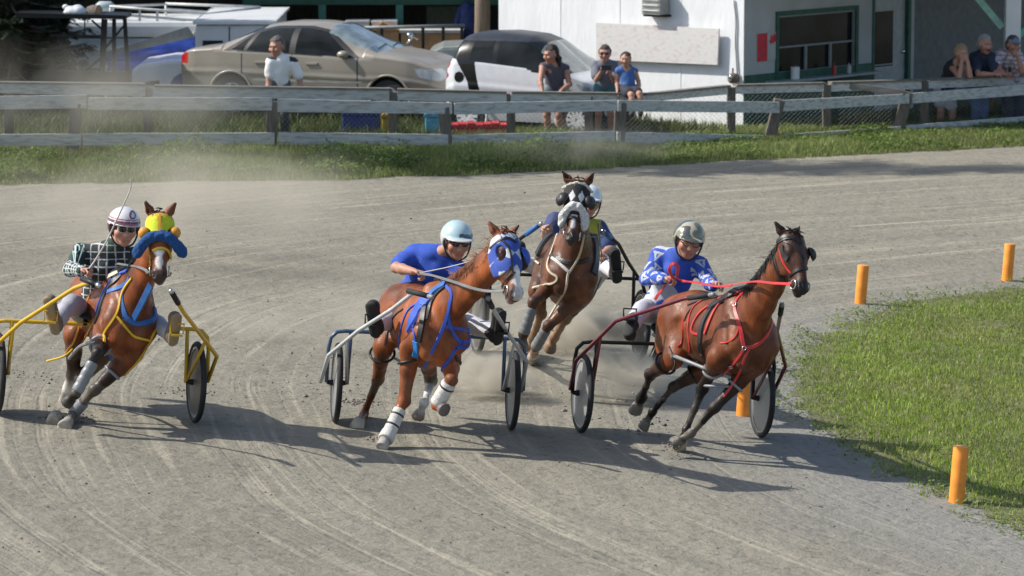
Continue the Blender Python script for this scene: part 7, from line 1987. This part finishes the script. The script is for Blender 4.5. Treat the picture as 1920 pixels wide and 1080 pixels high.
# boy sitting on the top board
J = dict(head=W(1173, 112, 55.3), neck=W(1175, 127, 55.35), pelvis=W(1178, 168, 55.35), shL=W(1190, 133, 55.35), shR=W(1160, 132, 55.35), elL=W(1197, 152, 55.4), wrL=W(1199, 170, 55.25), elR=W(1157, 152, 55.4), wrR=W(1158, 172, 55.25), knL=W(1199, 176, 55.08), knR=W(1184, 178, 55.05), anL=W(1200, 205, 55.0), anR=W(1186, 207, 54.98), toL=W(1201, 213, 54.88), toR=W(1184, 215, 54.86))
o = person('small boy in a blue tank top sitting on the fence board', J, V(-.15, -1, -.15), V(0, 0, 1), top=dict(col=(.05, .13, .36), sleeve='none', name='tank_top', d=.010), pants=dict(col=(.02, .022, .035), len='short', name='shorts'), shoes=dict(col=(.05, .05, .05)), hair=dict(col=(.055, .035, .022), front=.066), hands=dict(L=(V(.1, -.5, -.8), V(-.5, -.2, -.2), 1, .3), R=(V(-.1, -.5, -.8), V(.5, -.2, -.2), -1, .3)), group=GR, vox=.0075, skin=(.44, .24, .17), seed=37, s=.74, hs=.92, girth=.9)
# woman leaning with her chin on her hands
Y = 58.6
J, f, l, k = stand(1803, 100, Y - .25, 1.66, turn=.35, lean=.35)
J['neck'] = W(1795, 115, Y - .12); J['shL'] = W(1802, 122, Y - .1); J['shR'] = W(1782, 121, Y + .0); J['elL'] = W(1819, 143, Y - .42); J['wrL'] = W(1814, 113, Y - .38); J['elR'] = W(1799, 145, Y - .40); J['wrR'] = W(1803, 117, Y - .37); J['pelvis'] = W(1770, 172, Y + .25)
for q, dx in (('L', 22), ('R', 0)): J['kn' + q] = W(1764 + dx, 208, Y + .2); J['an' + q] = W(1762 + dx, 238, Y + .25); J['to' + q] = W(1766 + dx, 243, Y + .1)
o = person('blonde woman in a black top and white shorts, chin resting on her hands', J, V(.5, -1, -.1), V(.1, -.2, 1), top=dict(col=(.02, .02, .022), sleeve='none', name='top', d=.012), pants=dict(col=(.55, .55, .58), len='short', name='shorts'), shoes=dict(col=(.3, .25, .2)), hair=dict(col=(.32, .23, .13), front=.066, bun=True), hands=dict(L=(V(-.3, 0, .9), V(-.5, .6, 0), 1, .9), R=(V(.2, 0, .9), V(.5, .6, 0), -1, .9)), group=GR, vox=.009, skin=(.44, .24, .17), seed=39, s=.95, hs=1.12)
# grey haired man in navy
J, f, l, k = stand(1847, 84, Y - .1, 1.78, turn=.35, lean=.25)
J['neck'] = W(1842, 102, Y); J['shL'] = W(1858, 108, Y - .02); J['shR'] = W(1826, 107, Y + .1); J['elL'] = W(1868, 138, Y - .3); J['wrL'] = W(1882, 140, Y - .42); J['elR'] = W(1834, 139, Y - .32); J['wrR'] = W(1864, 139, Y - .45); J['pelvis'] = W(1834, 168, Y + .3)
for q, dx in (('L', 15), ('R', 0)): J['kn' + q] = W(1830 + dx, 205, Y + .25); J['an' + q] = W(1828 + dx, 236, Y + .3); J['to' + q] = W(1833 + dx, 241, Y + .15)
o = person('grey haired moustached man in a navy shirt and jeans leaning his forearms on the fence', J, V(.45, -1, -.1), V(.05, -.1, 1), top=dict(col=(.022, .032, .062), sleeve='short', name='shirt', d=.020), pants=dict(col=(.11, .17, .30), name='jeans'), shoes=dict(col=(.04, .03, .02)), hair=dict(col=(.30, .29, .28), front=.085), hands=dict(L=(V(.8, -.4, -.1), V(0, 0, -1), 1, .5), R=(V(.9, -.3, 0), V(0, 0, -1), -1, .5)), group=GR, vox=.009, skin=(.42, .22, .16), seed=41, s=1.0, hs=1.2, girth=1.0)
MB().tube([o.g(.098, -.03, -.055), o.g(.106, 0, -.048), o.g(.098, .03, -.055)], .009, 6).build('moustache', M['dark'], o.t, smooth=True)
# man in the cap
J, f, l, k = stand(1900, 85, Y - .1, 1.75, turn=.2, lean=.25)
J['neck'] = W(1892, 100, Y); J['shL'] = W(1908, 106, Y - .02); J['shR'] = W(1874, 103, Y + .08); J['elL'] = W(1916, 135, Y - .35); J['wrL'] = W(1908, 105, Y - .36); J['elR'] = W(1868, 126, Y - .2); J['wrR'] = W(1886, 139, Y - .42); J['pelvis'] = W(1896, 168, Y + .3)
for q, dx in (('L', 18), ('R', 0)): J['kn' + q] = W(1892 + dx, 205, Y + .25); J['an' + q] = W(1890 + dx, 236, Y + .3); J['to' + q] = W(1895 + dx, 241, Y + .15)
def paintS(v, c, o):
    c = c.copy(); k_ = ((v[:, 2] * 14) % 1 < .35) | (((v[:, 0] + v[:, 1]) * 14) % 1 < .3); c[k_] = (.32, .20, .22); return c
o = person('man in a plaid shirt and grey cap resting his cheek on his hand', J, V(.35, -1, -.3), V(.1, -.1, 1), top=dict(col=(.55, .54, .58), sleeve='short', paint=paintS, name='plaid_shirt', d=.022), pants=dict(col=(.05, .06, .08)), shoes=dict(col=(.04, .03, .02)), hands=dict(L=(V(-.4, 0, .8), V(-.6, .5, 0), 1, 1.0), R=(V(.6, -.6, .2), V(0, -.1, -1), -1, .9)), group=GR, vox=.009, skin=(.34, .17, .12), seed=43, s=1.0, hs=1.18, hair=dict(col=(.05, .04, .03), front=.078))
def cutc(Pn):
    q = (Pn - o.J['head']) @ o.RH; return .045 - q[..., 2]
grow('cap', [ellp(o.g(-.005, 0, .05), (.115, .095, .085), o.RH, (.16, .19, .25), .02), ellp(o.g(.11, 0, .055), (.07, .075, .012), o.RH, (.13, .16, .22), .015)], .008, M['cloth'], o.t, cut=cutc)
p = W(1893, 131, Y - .48); tp_ = thing('phone', 'silver phone held low over the fence by the man in the cap', 'phone', p)
MB().box(p, (.06, .012, .12)).build('case', M['ac'], tp_, bevel=.005); MB().box(p - V(0, .008, 0), (.05, .002, .10)).build('screen', M['glass_dark'], tp_)
# ------------------------------------------------------------------ tall pine outside the picture at the left, whose shadow crosses the far track
def pine(base, h, z0, rad, label):
    t = thing('pine_tree', label, 'tree', base)
    m = MB(); m.tube([base, base + V(.05, 0, h * .35), base + V(-.03, .05, h * .7), base + V(0, 0, h)], [.24, .19, .12, .03], 12); m.build('trunk', mat('pine_bark', (.10, .075, .055), .95, var=.4, bump=.5), t, smooth=True)
    m = MB(); P = []
    for i in range(34):
        f = (i + .5) / 34; z = z0 + (h - z0) * f; L = rad * (1 - f * .75) * rng.uniform(.6, 1.1); a = i * 2.4 + rng.uniform(-.4, .4); d = V(math.cos(a), math.sin(a), rng.uniform(-.1, .25))
        m.tube([base + V(0, 0, z), base + V(0, 0, z) + d * L * .6, base + V(0, 0, z + .15) + d * L], [.05, .03, .01], 5)
        k = int(170 * L)
        s = rng.uniform(.25, 1.05, k)
        P.append(base + V(0, 0, z) + d * L * s[:, None] + rng.normal(0, 1, (k, 3)) * V(.22, .22, .14))
    m.build('branches', M['post'], t, smooth=True)
    P = np.concatenate(P); n = len(P)
    a = rng.uniform(0, 6.28, n); e = rng.uniform(-.5, 1, n); d = np.stack([np.cos(a) * np.cos(e), np.sin(a) * np.cos(e), np.sin(e)], 1); s = np.cross(d, rng.normal(0, 1, (n, 3))); s /= np.linalg.norm(s, axis=1, keepdims=True)
    L = rng.uniform(.16, .32, n)[:, None]
    v = np.stack([P, P + d * L * .5 + s * L * .22, P + d * L, P + d * L * .5 - s * L * .22], 1).reshape(-1, 3)
    mesh_obj('crown', v, np.arange(n * 4).reshape(-1, 4), M['grass'], t, cols=np.repeat(mixcol(n, [(.03, .06, .022), (.05, .08, .03)]), 4, 0))
pine(V(-9.4, 52.7, 0), 15.5, 6.6, 1.9, 'tall pine outside the left edge that shades the far side of the track')

# ------------------------------------------------------------------ dust raised by the hooves and wheels
def dust_mat(i, dens, sc):
    m = bpy.data.materials.new('dust_' + str(i)); m.use_nodes = True; t = m.node_tree; N, Lk = t.nodes, t.links
    N.remove(N['Principled BSDF'])
    pv_ = N.new('ShaderNodeVolumePrincipled'); pv_.inputs['Color'].default_value = (.80, .745, .63, 1); pv_.inputs['Anisotropy'].default_value = .2
    tc = N.new('ShaderNodeTexCoord'); vm = N.new('ShaderNodeVectorMath'); vm.operation = 'MULTIPLY_ADD'; vm.inputs[1].default_value = (2, 2, 2); vm.inputs[2].default_value = (-1, -1, -1)
    Lk.new(tc.outputs['Generated'], vm.inputs[0])
    ln = N.new('ShaderNodeVectorMath'); ln.operation = 'LENGTH'; Lk.new(vm.outputs[0], ln.inputs[0])
    mr = N.new('ShaderNodeMapRange'); mr.interpolation_type = 'SMOOTHSTEP'; mr.inputs[1].default_value = 1.0; mr.inputs[2].default_value = .1; Lk.new(ln.outputs['Value'], mr.inputs[0])
    nz = N.new('ShaderNodeTexNoise'); nz.inputs['Scale'].default_value = sc; nz.inputs['Detail'].default_value = 3; Lk.new(tc.outputs['Object'], nz.inputs['Vector'])
    m2 = N.new('ShaderNodeMapRange'); m2.inputs[1].default_value = .42; m2.inputs[2].default_value = .70; Lk.new(nz.outputs[0], m2.inputs[0])
    d = math_node(t, 'MULTIPLY', math_node(t, 'MULTIPLY', mr.outputs[0], m2.outputs[0]), dens)
    Lk.new(d, pv_.inputs['Density']); Lk.new(pv_.outputs[0], N['Material Output'].inputs['Volume'])
    return m
DUST = [(150, 245, 52.4, 3.9, 1.5, 1.8, .62, .9, 'wide thin dust haze drifting in front of the fence at the left'),
        (1075, 292, 51.6, 2.0, .55, 1.2, .9, 1.2, 'thin dust haze hanging by the fence behind the diamond hooded horse'),
        (300, 390, 40.0, 3.0, .9, 2.2, .85, .9, 'faint dust drifting over the track behind the yellow sulky'),
        (640, 640, 34.6, 2.6, .55, .9, 1.7, 1.3, 'low dust spread over the track behind the chestnut horse'),
        (1000, 560, 37.0, 3.0, .6, 1.2, .8, 1.1, 'low dust spread over the track behind the rear horse'),
        (60, 730, 32.0, .60, .42, .5, 16.0, 3.0, 'brown dust thrown up behind the hind legs of the leftmost horse'),
        (300, 745, 32.0, .42, .26, .4, 16.0, 3.5, 'dust kicked up in front of the yellow sulky wheel'),
        (560, 735, 32.4, .85, .42, .6, 15.0, 2.6, 'dust cloud trailing behind the blue framed sulky'),
        (905, 735, 32.4, .6, .4, .5, 20.0, 3.0, 'dust between the chestnut horse and its right wheel'),
        (1150, 740, 32.6, .75, .5, .5, 17.0, 2.8, 'dust trailing behind the maroon sulky wheel'),
        (1065, 640, 35.3, .9, .42, .6, 19.0, 2.6, 'dust raised under the diamond hooded horse')]
for i, (px, py, Y, rx, rz, ry, de, sc, lb) in enumerate(DUST):
    c = W(px, py, Y); b = MB().ell(c, (rx, ry, rz), nu=20, nv=12)
    g0 = gz(c[0], c[1])
    b.v = [(p[0], p[1], max(p[2], gz(p[0], p[1]) + .01)) for p in b.v]
    o = b.build('dust_cloud', dust_mat(i, de, sc), None, loc=c)
    tag(o, lb, 'dust', kind='stuff')
# clods flying off the hooves
P = []; Rr = []
for px, py, Y, n, sp in ((128, 800, 29.9, 170, .10), (672, 800, 31.6, 150, .09), (716, 838, 29.9, 40, .06), (1268, 840, 29.9, 60, .07), (1215, 800, 31, 40, .1), (60, 760, 31.8, 70, .28), (640, 740, 32, 70, .35), (345, 775, 31.6, 60, .16), (985, 690, 34.6, 60, .2), (1100, 760, 32, 50, .3), (300, 600, 33, 25, .8), (900, 560, 34, 25, .9)):
    q = W(px, py, Y) + rng.normal(0, sp, (n, 3)) * V(1.0, .8, .7); q[:, 2] = np.maximum(q[:, 2], gz(q[:, 0], q[:, 1]) + .004); P.append(q); Rr.append(rng.gamma(1.6, .0042, n) + .002)
P = np.concatenate(P); Rr = np.concatenate(Rr)
vv = P[:, None, :] + base[None] * (Rr[:, None, None] * rng.uniform(.6, 1.3, (len(P), 6, 3)))
tag(mesh_obj('flying_dirt', vv.reshape(-1, 3), ((np.arange(len(P)) * 6)[:, None, None] + fb[None]).reshape(-1, 3), M['clod'], smooth=True), 'bits of dirt thrown up around the hooves and wheels', 'flying dirt', kind='stuff')
